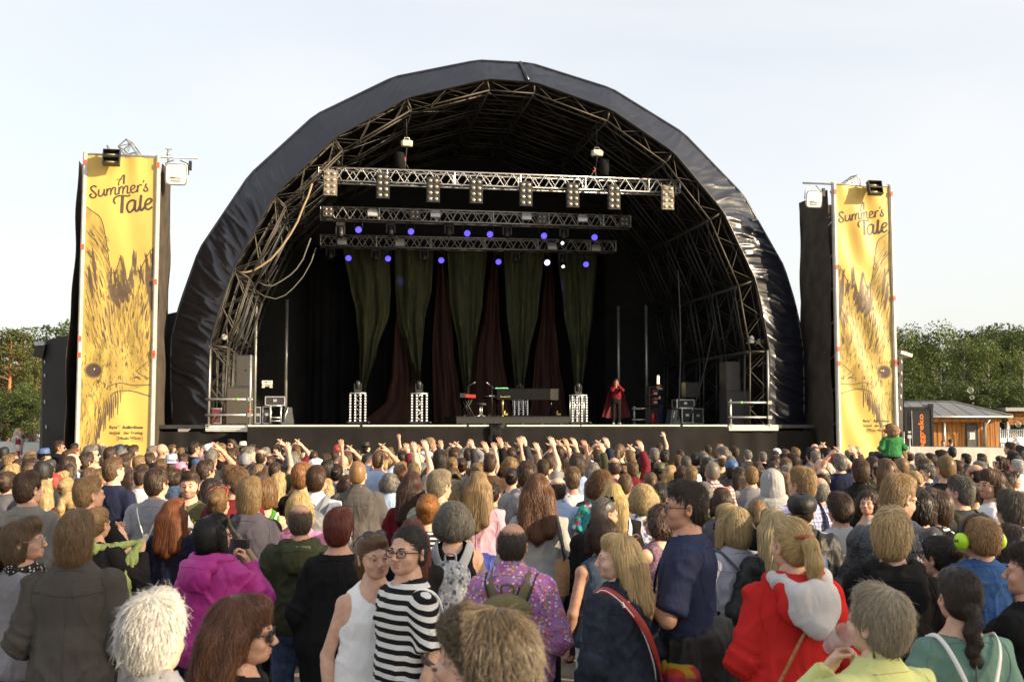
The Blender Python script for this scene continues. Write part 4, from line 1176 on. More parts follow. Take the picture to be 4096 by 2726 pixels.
# ---------------------------------------------------------------- barriers and ground clutter
def barrier(pts,Y0,Y1,label,m,h0):
 (x0,y0),(x1,y1) = pts
 A,B = at(x0,y0,Y0),at(x1,y1,Y1)
 e = empty('crowd_barrier',((A[0] + B[0]) / 2,(A[1] + B[1]) / 2,0),label,'barrier')
 n = 60; P = []
 d = (B - A)[:2]; nn = np.array((-d[1],d[0])) / np.linalg.norm(d)
 for i in range(n + 1):
  t = i / n; p = A + (B - A) * t
  P.append([np.array((p[0] - nn[0] * .02 * math.sin(i * 2.0) * k / 3,p[1] - nn[1] * .02 * math.sin(i * 2.0) * k / 3,p[2] * (1 - k / 4 * .97))) for k in range(5)])
 q = MB(); q.grid(P); q.build('tarpaulin',m,e)
 q = MB(); q.tube([A + np.array((0,.05,.0)),B + np.array((0,.05,.0))],.03,6); q.build('top_rail',STEEL,e)
 for k in range(0,9):
  p = A + (B - A) * k / 8; q = MB(); q.tube([(p[0],p[1] + .06,0),(p[0],p[1] + .06,p[2] + .03)],.03,6); q.build('post',STEEL,e)
barrier(((-500,1764),(262,1768)),42,43,'white tarpaulin barrier behind the woman shading her eyes',mat('white tarpaulin',(.72,.73,.70),.6,0,.08,1),1.3)
barrier(((3618,1784),(4700,1800)),44,42,'cream tarpaulin barrier in front of the wooden building',mat('cream tarpaulin',(.78,.74,.64),.6,0,.08,1),1.2)
# ---------------------------------------------------------------- trees
def leafmat(name,col,var=.55):
 m = bpy.data.materials.new(name); m.use_nodes = True
 n,l = m.node_tree.nodes,m.node_tree.links
 b = n['Principled BSDF']; b.inputs['Roughness'].default_value = .55; b.inputs['Specular IOR Level'].default_value = .3
 a = n.new('ShaderNodeAttribute'); a.attribute_name = 'v'
 r = n.new('ShaderNodeMapRange'); r.inputs[3].default_value = 1 - var; r.inputs[4].default_value = 1 + var
 l.new(a.outputs['Fac'],r.inputs[0])
 vm = n.new('ShaderNodeVectorMath'); vm.operation = 'SCALE'; vm.inputs[0].default_value = col
 l.new(r.outputs[0],vm.inputs['Scale']); l.new(vm.outputs[0],b.inputs['Base Color'])
 tr = n.new('ShaderNodeBsdfTranslucent'); l.new(vm.outputs[0],tr.inputs[0])
 mx = n.new('ShaderNodeMixShader'); mx.inputs[0].default_value = .3
 l.new(b.outputs[0],mx.inputs[1]); l.new(tr.outputs[0],mx.inputs[2]); l.new(mx.outputs[0],n['Material Output'].inputs[0])
 return m
BARKB = mat('birch bark',(.26,.25,.22),.8,0,.4,6); BARKP = mat('pine bark',(.30,.13,.06),.85,0,.4,5); BARKD = mat('dark bark',(.07,.055,.04),.9,0,.4,5)
LEAFM = {'birch': leafmat('birch leaves',(.095,.13,.03)),'oak': leafmat('oak leaves',(.055,.085,.02)),'pine': leafmat('pine needles',(.075,.09,.026),.5),'bush': leafmat('bush leaves',(.06,.088,.022))}
def leaves(cs,per,size,seed,flat=1.0,droop=0.0):
 rs = np.random.RandomState(seed)
 V,F,A = [],[],[]
 b = 0
 for (c,r,v) in cs:
  n = int(per * (r ** 2))
  d = rs.normal(size=(n,3)); d /= np.linalg.norm(d,axis=1)[:,None]
  rr = rs.uniform(.55,1.05,n) ** .6
  P = np.asarray(c) + d * rr[:,None] * r * np.array((1,1,flat))
  if droop: P[:,2] -= droop * rs.rand(n) * np.hypot(d[:,0],d[:,1])
  s = size * rs.uniform(.6,1.4,n)
  a = rs.normal(size=(n,3)); a /= np.linalg.norm(a,axis=1)[:,None]
  e = np.cross(a,rs.normal(size=(n,3))); e /= np.linalg.norm(e,axis=1)[:,None]
  q = np.stack([P - a * s[:,None] * .5,P + e * s[:,None] * .32,P + a * s[:,None] * .5,P - e * s[:,None] * .32],1)
  V.append(q.reshape(-1,3)); F.append(np.arange(4 * n).reshape(n,4) + b); b += 4 * n
  A.append(np.repeat(np.clip(v + rs.uniform(-.14,.14,n),0,1),4))
 return np.vstack(V),np.vstack(F),np.concatenate(A)
def maketree(kind,H,seed):
 rs = np.random.RandomState(seed)
 cs,tk = [],MB()
 if kind == 'birch':
  lean = rs.uniform(-.3,.3,2)
  ax = lambda t: np.array((lean[0] * t * t * H * .1,lean[1] * t * t * H * .1,t * H))
  tk.tube([ax(t) for t in np.linspace(0,.97,12)],[.16 * (1 - t * .9) * H / 11 for t in np.linspace(0,1,12)],6)
  for k in range(64):
   t = rs.uniform(.16,.98); R_ = (.20 * (1 - t) ** .55 + .035) * H * rs.uniform(.5,1.1)
   a = rs.uniform(0,6.28); tip = ax(t) + np.array((math.cos(a) * R_,math.sin(a) * R_,R_ * .55))
   if k % 2 == 0: tk.tube([ax(t * .95),(ax(t) + tip) / 2 + np.array((0,0,.1)),tip],[.04,.025,.012],4)
   cs.append((tip - np.array((0,0,.2)),rs.uniform(.05,.085) * H,rs.uniform(0,.9)))
  L = leaves(cs,190,.19,seed,1.25,.8); bark = BARKB
 elif kind in ('oak','bush'):
  h0 = .25 * H if kind == 'oak' else .08 * H
  tk.tube([(0,0,0),(.05,0,h0),(.1,.1,H * .6)],[.2 * H / 10,.16 * H / 10,.06],7)
  for k in range(70 if kind == 'oak' else 46):
   u = rs.normal(size=3); u /= np.linalg.norm(u)
   rad = np.array((.36,.36,.40)) * H * (.55 + .5 * rs.rand())
   c = np.array((0,0,h0 + (H - h0) * .52)) + u * rad * np.array((1,1,1.0 if kind == 'oak' else .95))
   c[2] = min(max(c[2],h0 * .6),H * .95)
   if k % 3 == 0: tk.tube([(0.05,0,h0 * 1.2),(c * .5 + np.array((0,0,h0 * .6))),c],[.09,.05,.015],5)
   cs.append((c,rs.uniform(.075,.125) * H,rs.uniform(0,.9)))
  L = leaves(cs,170,.22,seed,.85); bark = BARKD
 else:
  tk.tube([(0,0,0),(.1,0,H * .35),(-.05,.1,H * .7),(0,.1,H * .97)],[.2,.17,.11,.03],7)
  for k in range(44):
   t = rs.uniform(.46,1.0); R_ = (.25 * math.sin(math.pi * min(1,(t - .36) / .64 * .62 + .38)) ** .9 + .02) * H * rs.uniform(.35,1.05)
   a = rs.uniform(0,6.28); c = np.array((math.cos(a) * R_,math.sin(a) * R_,t * H * .96 + .15))
   tk.tube([(0,.05,t * H * .92 - .1),c * np.array((.5,.5,1)) - np.array((0,0,.1)),c],[.05,.035,.015],5)
   cs.append((c,rs.uniform(.05,.10) * H,rs.uniform(.05,.95)))
  L = leaves(cs,230,.17,seed,.55); bark = BARKP
 return tk,L,bark
TREEM = {}
def tree(kind,x,y,H,seed,label,group,variant=0,name=None):
 key = (kind,variant)
 if key not in TREEM:
  tk,L,bark = maketree(kind,10.0,31 + variant * 7 + len(kind))
  TREEM[key] = (tomesh('trunk',tk.v,tk.f,[bark],tk.m,tk.s),tomesh('crown',L[0],L[1],[LEAFM[kind]],None,False,{'v': L[2]}))
 e = empty(name or (kind + '_tree'),(x,y,0),label,'tree',group,seed * 1.7)
 e.scale = (H / 10,) * 3
 for nm,me in zip(('trunk','crown'),TREEM[key]):
  o = bpy.data.objects.new(nm,me); C.objects.link(o); o.parent = e
 return e
def woods():
 right = [('birch',3590,1318,96,'loose birch crown just right of the right tower'),('birch',3655,1322,100,'birch with a ragged top above the grey roof ridge'),('birch',3758,1292,97,'tallest birch with a thin airy top'),('birch',3850,1362,92,'shorter sunlit yellowish birch above the roof slope'),
    ('oak',3915,1322,108,'dark dense tree behind the slender white trunk'),('birch',3948,1350,90,'birch with a slender white trunk above the roof end'),('oak',3995,1312,112,'dark rounded tree rising behind the birches'),('oak',4065,1325,104,'dark broad tree at the right edge of the wood'),
    ('birch',4085,1395,86,'drooping birch low at the right edge'),('oak',3720,1385,118,'dark tree filling the gap behind the tallest birch'),('oak',3625,1400,120,'dark tree behind the tower side birches'),('bush',3700,1500,84,'low bushy tree behind the grey roof ridge'),('bush',3800,1500,84,'low bushy tree behind the middle of the grey roof'),('bush',3640,1500,84,'low bushy tree behind the black container'),('bush',3900,1500,84,'low bushy tree behind the roof slope'),('bush',4000,1500,84,'low bushy tree above the roof end'),('bush',4090,1480,84,'low bushy tree behind the slatted hut'),('oak',4150,1330,108,'dark tree partly cut by the right edge'),('birch',3550,1400,104,'birch mostly hidden by the right banner')]
 for i,(k,x,y,Y,lab) in enumerate(right):
  p = at(x,y,Y); tree(k,p[0],Y,p[2] * 1.0,i,lab,'trees right of the stage',i % 3)
 left = [('pine',42,1322,84,'pine with bare orange trunk furthest left'),('pine',88,1312,86,'tallest pine with orange trunk beside the black wing'),('pine',-30,1370,88,'pine partly cut by the left edge'),('pine',150,1400,90,'pine half hidden by the black wing'),('oak',295,1300,95,'tree showing a leafy tip over the black wing'),
   ('bush',20,1525,78,'broad leafy tree below the pines at the left edge'),('bush',80,1520,80,'leafy tree below the orange pine trunks'),('bush',140,1530,78,'leafy tree against the black wing'),('oak',110,1470,100,'dark tree deep behind the pines'),('oak',0,1500,104,'dark tree deep at the left edge')]
 for i,(k,x,y,Y,lab) in enumerate(left):
  p = at(x,y,Y); tree(k,p[0],Y,p[2],i + 40,lab,'trees left of the stage',i % 3)
woods()
def shade_trees():  # unseen birches added out of view to dapple the front rows with shade
 for i,(x,y,H,v) in enumerate(((31,-8.6,16.5,0),(33,-14.5,18,1),(31,-21,17,2))):
  tree('birch',x,y,H,70 + i,['tall airy birch nearest behind the right of the crowd','second tall airy birch behind the crowd','farthest tall airy birch behind the crowd'][i],'trees behind the crowd',v)
shade_trees()
# ---------------------------------------------------------------- wooden building, container, fence
def building():
 Y = 75.0
 x0,x1 = at(3560,1700,Y)[0],at(3998,1700,Y)[0]
 ze = at(3800,1663,Y)[2]
 e = empty('wooden_building',((x0 + x1) / 2,Y + 2,0),'low larch clad building with a grey sheet roof and door','building')
 WD = mat('larch boards',(.36,.16,.045),.7,0,.45,1.2,.2,20,.3,stretch=(7,7,.5))
 q = MB()
 n = int((x1 - x0) / .16)
 for i in range(n):
  q.box((x0 + (i + .5) * (x1 - x0) / n,Y + (.02 if i % 2 else 0),ze / 2),((x1 - x0) / n * .96,.06,ze),None,0)
 q.box(((x0 + x1) / 2,Y + 2.6,ze / 2),(x1 - x0 - .02,5,ze)); q.build('wall',WD,e)
 xr0,xr1 = at(3500,1606,Y + 3)[0],at(3812,1606,Y + 3)[0]; zr = at(3812,1606,Y + 3)[2]
 xe = at(4050,1660,Y - 1)[0]; xs = at(3480,1660,Y - 1)[0]
 RF = mat('grey roof sheet',(.13,.135,.14),.55,.1,.12,2)
 q = MB(); q.add([(xs,Y - 1,ze),(xe,Y - 1,ze),(xr1,Y + 3,zr),(xr0,Y + 3,zr),(xe,Y + 7,ze),(xs,Y + 7,ze)],[(0,1,2,3),(1,4,2),(4,5,3,2)],0,False)
 q.add([(xs,Y - .98,ze - .03),(xe - .02,Y - .98,ze - .03),(xe - .02,Y + 6.9,ze - .03),(xs,Y + 6.9,ze - .03)],[(0,3,2,1)],0,False)
 o = q.build('roof',RF,e)
 s = MB()
 for i in range(9):
  t = i / 8; a = np.array((xs + (xe - xs) * (.05 + .9 * t),Y - 1.0,ze + .01)); xx = min(a[0],xr1); f = 1 if a[0] <= xr1 else (xe - a[0]) / (xe - xr1)
  s.tube([a,(xx if a[0] <= xr1 else a[0],Y - 1 + 4 * f,ze + (zr - ze) * f + .01)],.02,4)
 s.tube([(xr0,Y + 3,zr + .02),(xr1,Y + 3,zr + .02),(xe,Y - 1,ze + .03)],.06,5); s.build('roof_seam',mat('ridge grey',(.2,.2,.2),.5,.2),e)
 q = MB(); q.tube([(xs,Y - 1.05,ze - .06),(xe,Y - 1.05,ze - .06)],.07,6); q.build('gutter',STEEL,e)
 q = MB(); q.box(((xs + xe) / 2,Y - .6,ze - .28),(xe - xs - 1.2,.14,.22))
 for i in range(14): q.box((xs + (xe - xs) * (i + .5) / 14,Y - .4,ze - .13),(.1,1.1,.12))
 q.build('eave_beam',WD,e)
 for x in (3776,3938,4028):
  a = at(x,1700,Y - .6); q = MB(); q.tube([(a[0],Y - .6,0),(a[0],Y - .6,ze - .38)],.10,8); q.build('post',STEEL,e)
 a = at(3938,1700,Y - .75); q = MB(); q.tube([(a[0],Y - .8,0),(a[0],Y - .8,ze - .7),(a[0] + .25,Y - 1.0,ze - .25)],.06,6); q.build('downpipe',STEEL,e)
 d0,d1 = at(3866,1700,Y)[0],at(3906,1700,Y)[0]; zd = at(3866,1699,Y)[2]
 q = MB(); q.box(((d0 + d1) / 2,Y - .05,zd / 2),(d1 - d0,.06,zd)); dd = q.build('door',mat('door grey',(.09,.09,.10),.5),e)
 q = MB()
 q.box((d0 - .03,Y - .06,zd / 2),(.06,.1,zd + .1)); q.box((d1 + .03,Y - .06,zd / 2),(.06,.1,zd + .1)); q.box(((d0 + d1) / 2,Y - .06,zd + .03),(d1 - d0,.1,.06)); q.build('frame',mat('door frame',(.06,.06,.065),.5),dd)
 q = MB(); q.tube([(d0 + .07,Y - .12,.95),(d0 + .2,Y - .12,.95)],.025,6); q.build('handle',ALU,dd)
 q = MB(); q.box(((d0 + d1) / 2,Y - .09,zd * .62),(.34,.01,.46)); q.build('notice',WHITEP,dd)
 q = MB()
 for k in range(6): q.box(((d0 + d1) / 2,Y - .098,zd * .62 + .16 - k * .06),(.22 - .05 * (k % 3),.004,.02))
 q.build('notice_lines',mat('notice ink',(.2,.2,.2),.6),dd)
 Y2 = 82.0; a0,a1 = at(4022,1650,Y2)[0],at(4220,1650,Y2)[0]; zt = at(4030,1630,Y2)[2]; zl = at(4030,1698,Y2)[2]
 e2 = empty('slatted_hut',((a0 + a1) / 2,Y2 + 1.5,0),'small hut with horizontal wooden slats at the right edge','hut')
 q = MB(); n = 9
 for k in range(n): q.box(((a0 + a1) / 2,Y2,zl + (zt - .3 - zl) * (k + .5) / n),(a1 - a0 - .3,.04,(zt - .3 - zl) / n * .6))
 q.box(((a0 + a1) / 2,Y2 + .1,(zl + zt - .3) / 2),(a1 - a0 - .4,.02,zt - zl - .3),None,1); q.build('slat_panel',[WD,mat('slat shade',(.06,.03,.015),.8)],e2)
 q = MB(); q.box(((a0 + a1) / 2,Y2 + 1,zt - .12),(a1 - a0 + .4,3,.26)); q.build('roof',mat('grey fascia',(.30,.30,.31),.5),e2)
 for x in (a0 + .2,a1 - .2): q = MB(); q.box((x,Y2,zl / 2),(.14,.14,zl)); q.build('post',STEEL,e2)
 Yc = 58.0; c0,c1 = at(3575,1700,Yc)[0],at(3733,1700,Yc)[0]; zt = at(3650,1626,Yc)[2]
 e3 = empty('generator_container',((c0 + c1) / 2,Yc + 3,0),'black generator container with orange upright lettering','container')
 CB = mat('container black',(.012,.012,.013),.35,0,.25,3)
 q = MB(); q.box(((c0 + c1) / 2,Yc + 3,zt / 2),(c1 - c0,6,zt)); q.box((c1 - .12,Yc - .02,zt + .06),(.24,.2,.2)); q.box((c1 - .35,Yc + .05,zt + .06),(.3,.2,.06))
 for x in (c0 + .06,c1 - .06): q.box((x,Yc - .015,zt / 2),(.12,.05,zt - .02))
 q.box(((c0 + c1) / 2,Yc - .015,zt - .07),(c1 - c0 - .24,.05,.14)); q.build('body',CB,e3)
 q = MB(); xm = at(3646,1700,Yc)[0]; q.box(((xm + c1) / 2 - .1,Yc - .03,zt * .46),(c1 - xm - .25,.04,zt * .8)); dr = q.build('door',mat('container door',(.016,.016,.017),.35,0,.3,4),e3)
 q = MB(); q.tube([(xm,Yc - .07,.2),(xm,Yc - .07,zt - .2)],.02,5); q.build('hinge_edge',mat('worn edge',(.3,.3,.3),.5),dr)
 V_,F_ = textmesh('aggreko',.02)
 xa,xb = at(3664,1700,Yc)[0],at(3692,1700,Yc)[0]; za,zb_ = .75,at(3680,1655,Yc)[2]
 k = (zb_ - za) / V_[:,0].max(); kk = (xb - xa) / .76
 q = MB(); q.add([(xb - (y + .05) * kk * .78 + .02,Yc - .058,za + x * k) for x,y,_ in V_],F_,0,False); q.build('lettering',mat('orange letters',(.75,.17,.02),.5,0,0),e3)
 c = at(3637,1746,Yc); q = MB(); q.disc((c[0],Yc - .07,c[2]),(0,-1,0),.12,14,0,.05); q.box((c[0],Yc - .05,c[2] + .25),(.16,.04,.1)); q.build('gauge',mat('gauge grey',(.5,.5,.48),.4,.3),e3)
 Yf = 62.0
 f0,f1 = at(4000,1700,Yf)[0],at(4200,1700,Yf)[0]; zt = at(4000,1716,Yf)[2]
 e4 = empty('bar_fence',((f0 + f1) / 2,Yf,0),'grey vertical bar fence beside the wooden building','fence')
 q = MB(); n = 26
 for k in range(n + 1): q.tube([(f0 + (f1 - f0) * k / n,Yf,.1),(f0 + (f1 - f0) * k / n,Yf,zt)],.022,5)
 for z in (.2,zt - .05,zt * .55): q.tube([(f0,Yf,z),(f1,Yf,z)],.03,5)
 q.build('bar_panel',STEEL,e4)
 for k in range(3): q = MB(); x = f0 + (f1 - f0) * k / 2; q.tube([(x,Yf + .05,0),(x,Yf + .05,zt + .1)],.06,6); q.build('post',STEEL,e4)
 for i,x in enumerate((3615,3638)):
  a = at(x,1750,43.6); q = MB(); t = 1.75 if i == 0 else 1.45
  q.tube([(a[0],43.6,0),(a[0],43.6,t)],.035,6); o = q.build('barrier_post',STEEL); tag(o,['taller steel post at the near end of the cream barrier','shorter steel post at the near end of the cream barrier'][i],'post')
building()
def cars():
 spots = [(-12,1722,96,.3,(.55,.56,.58),'silver car parked under the trees at the left edge'),(28,1725,99,.2,(.7,.7,.7),'white car parked behind the woman shading her eyes'),(62,1722,97,.4,(.10,.12,.18),'dark car parked under the left trees'),(135,1728,101,.3,(.62,.63,.65),'pale car parked near the black wing'),
    (4018,1735,78,.1,(.7,.72,.75),'white car behind the bar fence'),(4082,1738,80,.1,(.08,.14,.35),'blue car behind the bar fence')]
 protos = {}
 for i,(x,y,Y,a,col,lab) in enumerate(spots):
  p = at(x,y,Y)
  e = empty('parked_car',(p[0],Y,0),lab,'car','parked cars',a)
  pm = mat('car paint %d' % i,col,.25,.2,.03,coat=.5)
  if not protos:
   sec = [(-2.1,.35,.62),(-2.05,.3,.85),(-1.9,.28,.95),(-1.0,.28,1.0),(.9,.28,1.0),(1.9,.3,.85),(2.1,.35,.6)]
   q = MB(); q.grid([[(x_,-.85,zb),(x_,-.88,(zb + zt) / 2),(x_,-.78,zt),(x_,0,zt + .03),(x_,.78,zt),(x_,.88,(zb + zt) / 2),(x_,.85,zb)] for x_,zb,zt in sec])
   b = q
   q2 = MB(); q2.grid([[(x_,-.74,.98),(x_,-.62 if zt > 1.1 else -.74,zt),(x_,.62 if zt > 1.1 else .74,zt),(x_,.74,.98)] for x_,zt in ((-1.7,1.0),(-1.2,1.42),(.1,1.47),(1.1,1.0))])
   q3 = MB(); q3.tube([(0,-.1,0),(0,.1,0)],.32,14)
   q4 = MB(); q4.grid([[(x_,-.60,zt + .012),(x_,.60,zt + .012)] for x_,zt in ((-1.15,1.42),(.05,1.47))])
   protos['m'] = [tomesh('body',b.v,b.f,[pm],b.m,b.s),tomesh('window',q2.v,q2.f,[mat('car glass',(.02,.025,.03),.1)],q2.m,q2.s),tomesh('wheel',q3.v,q3.f,[RUBBER],q3.m,q3.s),tomesh('roof',q4.v,q4.f,[pm],q4.m,q4.s)]
  B,Wd,Wh,Rf = protos['m']
  for nm,me,ps in (('body',B,[(0,0,0)]),('window',Wd,[(0,0,0)]),('roof',Rf,[(0,0,0)]),('wheel',Wh,[(sx * 1.3,sy * .78,.32) for sx in (-1,1) for sy in (-1,1)])):
   for q in ps:
    o = bpy.data.objects.new(nm,me); C.objects.link(o); o.parent = e; o.location = q
    if nm in ('body','roof'): o.material_slots[0].link = 'OBJECT'; o.material_slots[0].material = pm
cars()
def bubbles():
 m = bpy.data.materials.new('soap film'); m.use_nodes = True
 b = m.node_tree.nodes['Principled BSDF']; b.inputs['Base Color'].default_value = (.9,.95,1,1); b.inputs['Roughness'].default_value = .03; b.inputs['Specular IOR Level'].default_value = 1.0
 l_ = m.node_tree.nodes.new('ShaderNodeLayerWeight'); l_.inputs[0].default_value = .35
 r = m.node_tree.nodes.new('ShaderNodeMapRange'); r.inputs[1].default_value = .2; r.inputs[3].default_value = .06; r.inputs[4].default_value = .55
 m.node_tree.links.new(l_.outputs['Facing'],r.inputs[0]); m.node_tree.links.new(r.outputs[0],b.inputs['Alpha'])
 for i,(x,y,r_) in enumerate(((3882,1560,12),(3888,1589,8.5),(3892,1612,4),(4073,1695,11),(3664,1800,14))):
  c = at(x,y,22); q = MB(); q.ell(c,(r_ / 200,) * 3,None,20,12); o = q.build('soap_bubble',m)
  tag(o,['largest soap bubble drifting before the trees','soap bubble just below the largest one','tiniest soap bubble lowest over the roof','soap bubble before the slatted hut','big soap bubble low over the crowd by the barrier'][i],'bubble','soap bubbles')
bubbles()
# ================================================================ PEOPLE
class Field:
 def __init__(s,lo,hi,h):
  s.lo = np.array(lo,np.float32); s.h = h
  s.n = np.ceil((np.array(hi) - s.lo) / h).astype(int) + 1
  s.F = np.full(s.n,0.3,np.float32)
 def win(s,lo,hi,pad):
  a = np.clip(np.floor((np.array(lo) - pad - s.lo) / s.h).astype(int),0,s.n - 1)
  b = np.clip(np.ceil((np.array(hi) + pad - s.lo) / s.h).astype(int) + 1,1,s.n)
  b = np.maximum(b,a + 1)
  ax = [s.lo[i] + s.h * np.arange(a[i],b[i],dtype=np.float32) for i in range(3)]
  return (slice(a[0],b[0]),slice(a[1],b[1]),slice(a[2],b[2])),ax[0][:,None,None],ax[1][None,:,None],ax[2][None,None,:]
 def put(s,sl,d,k):
  F = s.F[sl]
  if k > 0:
   hh = np.clip(0.5 + 0.5 * (d - F) / k,0,1)
   s.F[sl] = d + (F - d) * hh * 1.0 - k * hh * (1 - hh) if False else (F * (hh) + d * (1 - hh)) - k * hh * (1 - hh)
  else: s.F[sl] = np.minimum(F,d)
 def cut(s,sl,d,k=0.0):
  F = s.F[sl]; d = -d
  if k > 0:
   hh = np.clip(0.5 - 0.5 * (d - F) / k,0,1)
   s.F[sl] = (F * hh + d * (1 - hh)) + k * hh * (1 - hh)
  else: s.F[sl] = np.maximum(F,d)
 def cone(s,a,b,r1,r2,k=.02,sub=False,clip=None,pad=None):
  a,b = np.array(a,float),np.array(b,float); r = max(r1,r2)
  pad = pad if pad is not None else max(k,0) + 3 * s.h
  sl,x,y,z = s.win(np.minimum(a,b) - r,np.maximum(a,b) + r,pad)
  ba = b - a; L = float(ba @ ba) + 1e-9
  t = np.clip(((x - a[0]) * ba[0] + (y - a[1]) * ba[1] + (z - a[2]) * ba[2]) / L,0,1)
  d = np.sqrt((x - a[0] - ba[0] * t) ** 2 + (y - a[1] - ba[1] * t) ** 2 + (z - a[2] - ba[2] * t) ** 2) - (r1 + (r2 - r1) * t)
  if clip is not None:
   p,n = clip; d = np.maximum(d,(x - p[0]) * n[0] + (y - p[1]) * n[1] + (z - p[2]) * n[2])
  (s.cut if sub else s.put)(sl,d.astype(np.float32),k)
 def ell(s,c,r,k=.02,sub=False,M=None,clip=None):
  c,r = np.array(c,float),np.array(r,float); R_ = max(r)
  ext = r if M is None else np.array((R_,) * 3)
  sl,x,y,z = s.win(c - ext,c + ext,max(k,0) + 3 * s.h)
  x,y,z = x - c[0],y - c[1],z - c[2]
  if M is not None:
   x,y,z = (M[0,0] * x + M[1,0] * y + M[2,0] * z,M[0,1] * x + M[1,1] * y + M[2,1] * z,M[0,2] * x + M[1,2] * y + M[2,2] * z)
  k0 = np.sqrt((x / r[0]) ** 2 + (y / r[1]) ** 2 + (z / r[2]) ** 2)
  k1 = np.sqrt((x / r[0] ** 2) ** 2 + (y / r[1] ** 2) ** 2 + (z / r[2] ** 2) ** 2) + 1e-6
  d = k0 * (k0 - 1) / k1
  if clip is not None:
   p,n = clip; d = np.maximum(d,(x + c[0] - p[0]) * n[0] + (y + c[1] - p[1]) * n[1] + (z + c[2] - p[2]) * n[2])
  (s.cut if sub else s.put)(sl,d.astype(np.float32),k)
 def mesh(s):
  F = s.F; n = s.n
  ins = F < 0
  c = [(i,j,k) for i in (0,1) for j in (0,1) for k in (0,1)]
  m = np.zeros(n - 1,np.int8)
  for i,j,k in c: m += ins[i:n[0] - 1 + i,j:n[1] - 1 + j,k:n[2] - 1 + k]
  I = np.argwhere((m > 0) & (m < 8))
  vals = np.stack([F[I[:,0] + i,I[:,1] + j,I[:,2] + k] for i,j,k in c],1)
  cc = np.array(c,np.float32)
  acc = np.zeros((len(I),3),np.float32); cnt = np.zeros(len(I),np.float32)
  for a in range(8):
   for b in range(a + 1,8):
    if np.abs(cc[a] - cc[b]).sum() != 1: continue
    fa,fb = vals[:,a],vals[:,b]
    x = (fa < 0) != (fb < 0)
    t = np.where(x,fa / np.where(x,fa - fb,1),0)[:,None]
    acc += np.where(x[:,None],cc[a] + (cc[b] - cc[a]) * t,0); cnt += x
  V = s.lo + (I + acc / cnt[:,None]) * s.h
  idx = -np.ones(n - 1,np.int32); idx[I[:,0],I[:,1],I[:,2]] = np.arange(len(I))
  Q = []
  for ax in range(3):
   u,v = (ax + 1) % 3,(ax + 2) % 3
   A = [slice(1,n[i] - 1) for i in range(3)]; B = list(A)
   A[ax] = slice(0,n[ax] - 1); B[ax] = slice(1,n[ax])
   f0,f1 = ins[tuple(A)],ins[tuple(B)]
   for flip,E in ((False,f0 & ~f1),(True,~f0 & f1)):
    e = np.argwhere(E); off = np.array([1,1,1]); off[ax] = 0; e = e + off
    du = np.zeros(3,int); du[u] = 1; dv = np.zeros(3,int); dv[v] = 1
    q = [e - du - dv,e - dv,e,e - du]
    q = np.stack([idx[p[:,0],p[:,1],p[:,2]] for p in q],1)
    Q.append(q[:,::-1] if flip else q)
  Q = np.vstack(Q); Q = Q[(Q >= 0).all(1)]
  return V.astype(np.float64),Q
 def sample(s,P):
  g = (P - s.lo) / s.h
  g = np.clip(g,0,np.array(s.n) - 1.001)
  I = g.astype(int); f = g - I; o = 0
  for i in (0,1):
   for j in (0,1):
    for k in (0,1):
     o = o + (f[:,0] if i else 1 - f[:,0]) * (f[:,1] if j else 1 - f[:,1]) * (f[:,2] if k else 1 - f[:,2]) * s.F[I[:,0] + i,I[:,1] + j,I[:,2] + k]
  return o
 def grad(s,P):
  e = s.h
  g = np.column_stack([s.sample(P + d) - s.sample(P - d) for d in np.eye(3) * e])
  return g / (np.linalg.norm(g,axis=1)[:,None] + 1e-9)
def vnormals(V,Q):
 n = np.cross(V[Q[:,2]] - V[Q[:,0]],V[Q[:,3]] - V[Q[:,1]])
 o = np.zeros_like(V)
 for k in range(4): np.add.at(o,Q[:,k],n)
 return o / (np.linalg.norm(o,axis=1)[:,None] + 1e-12)
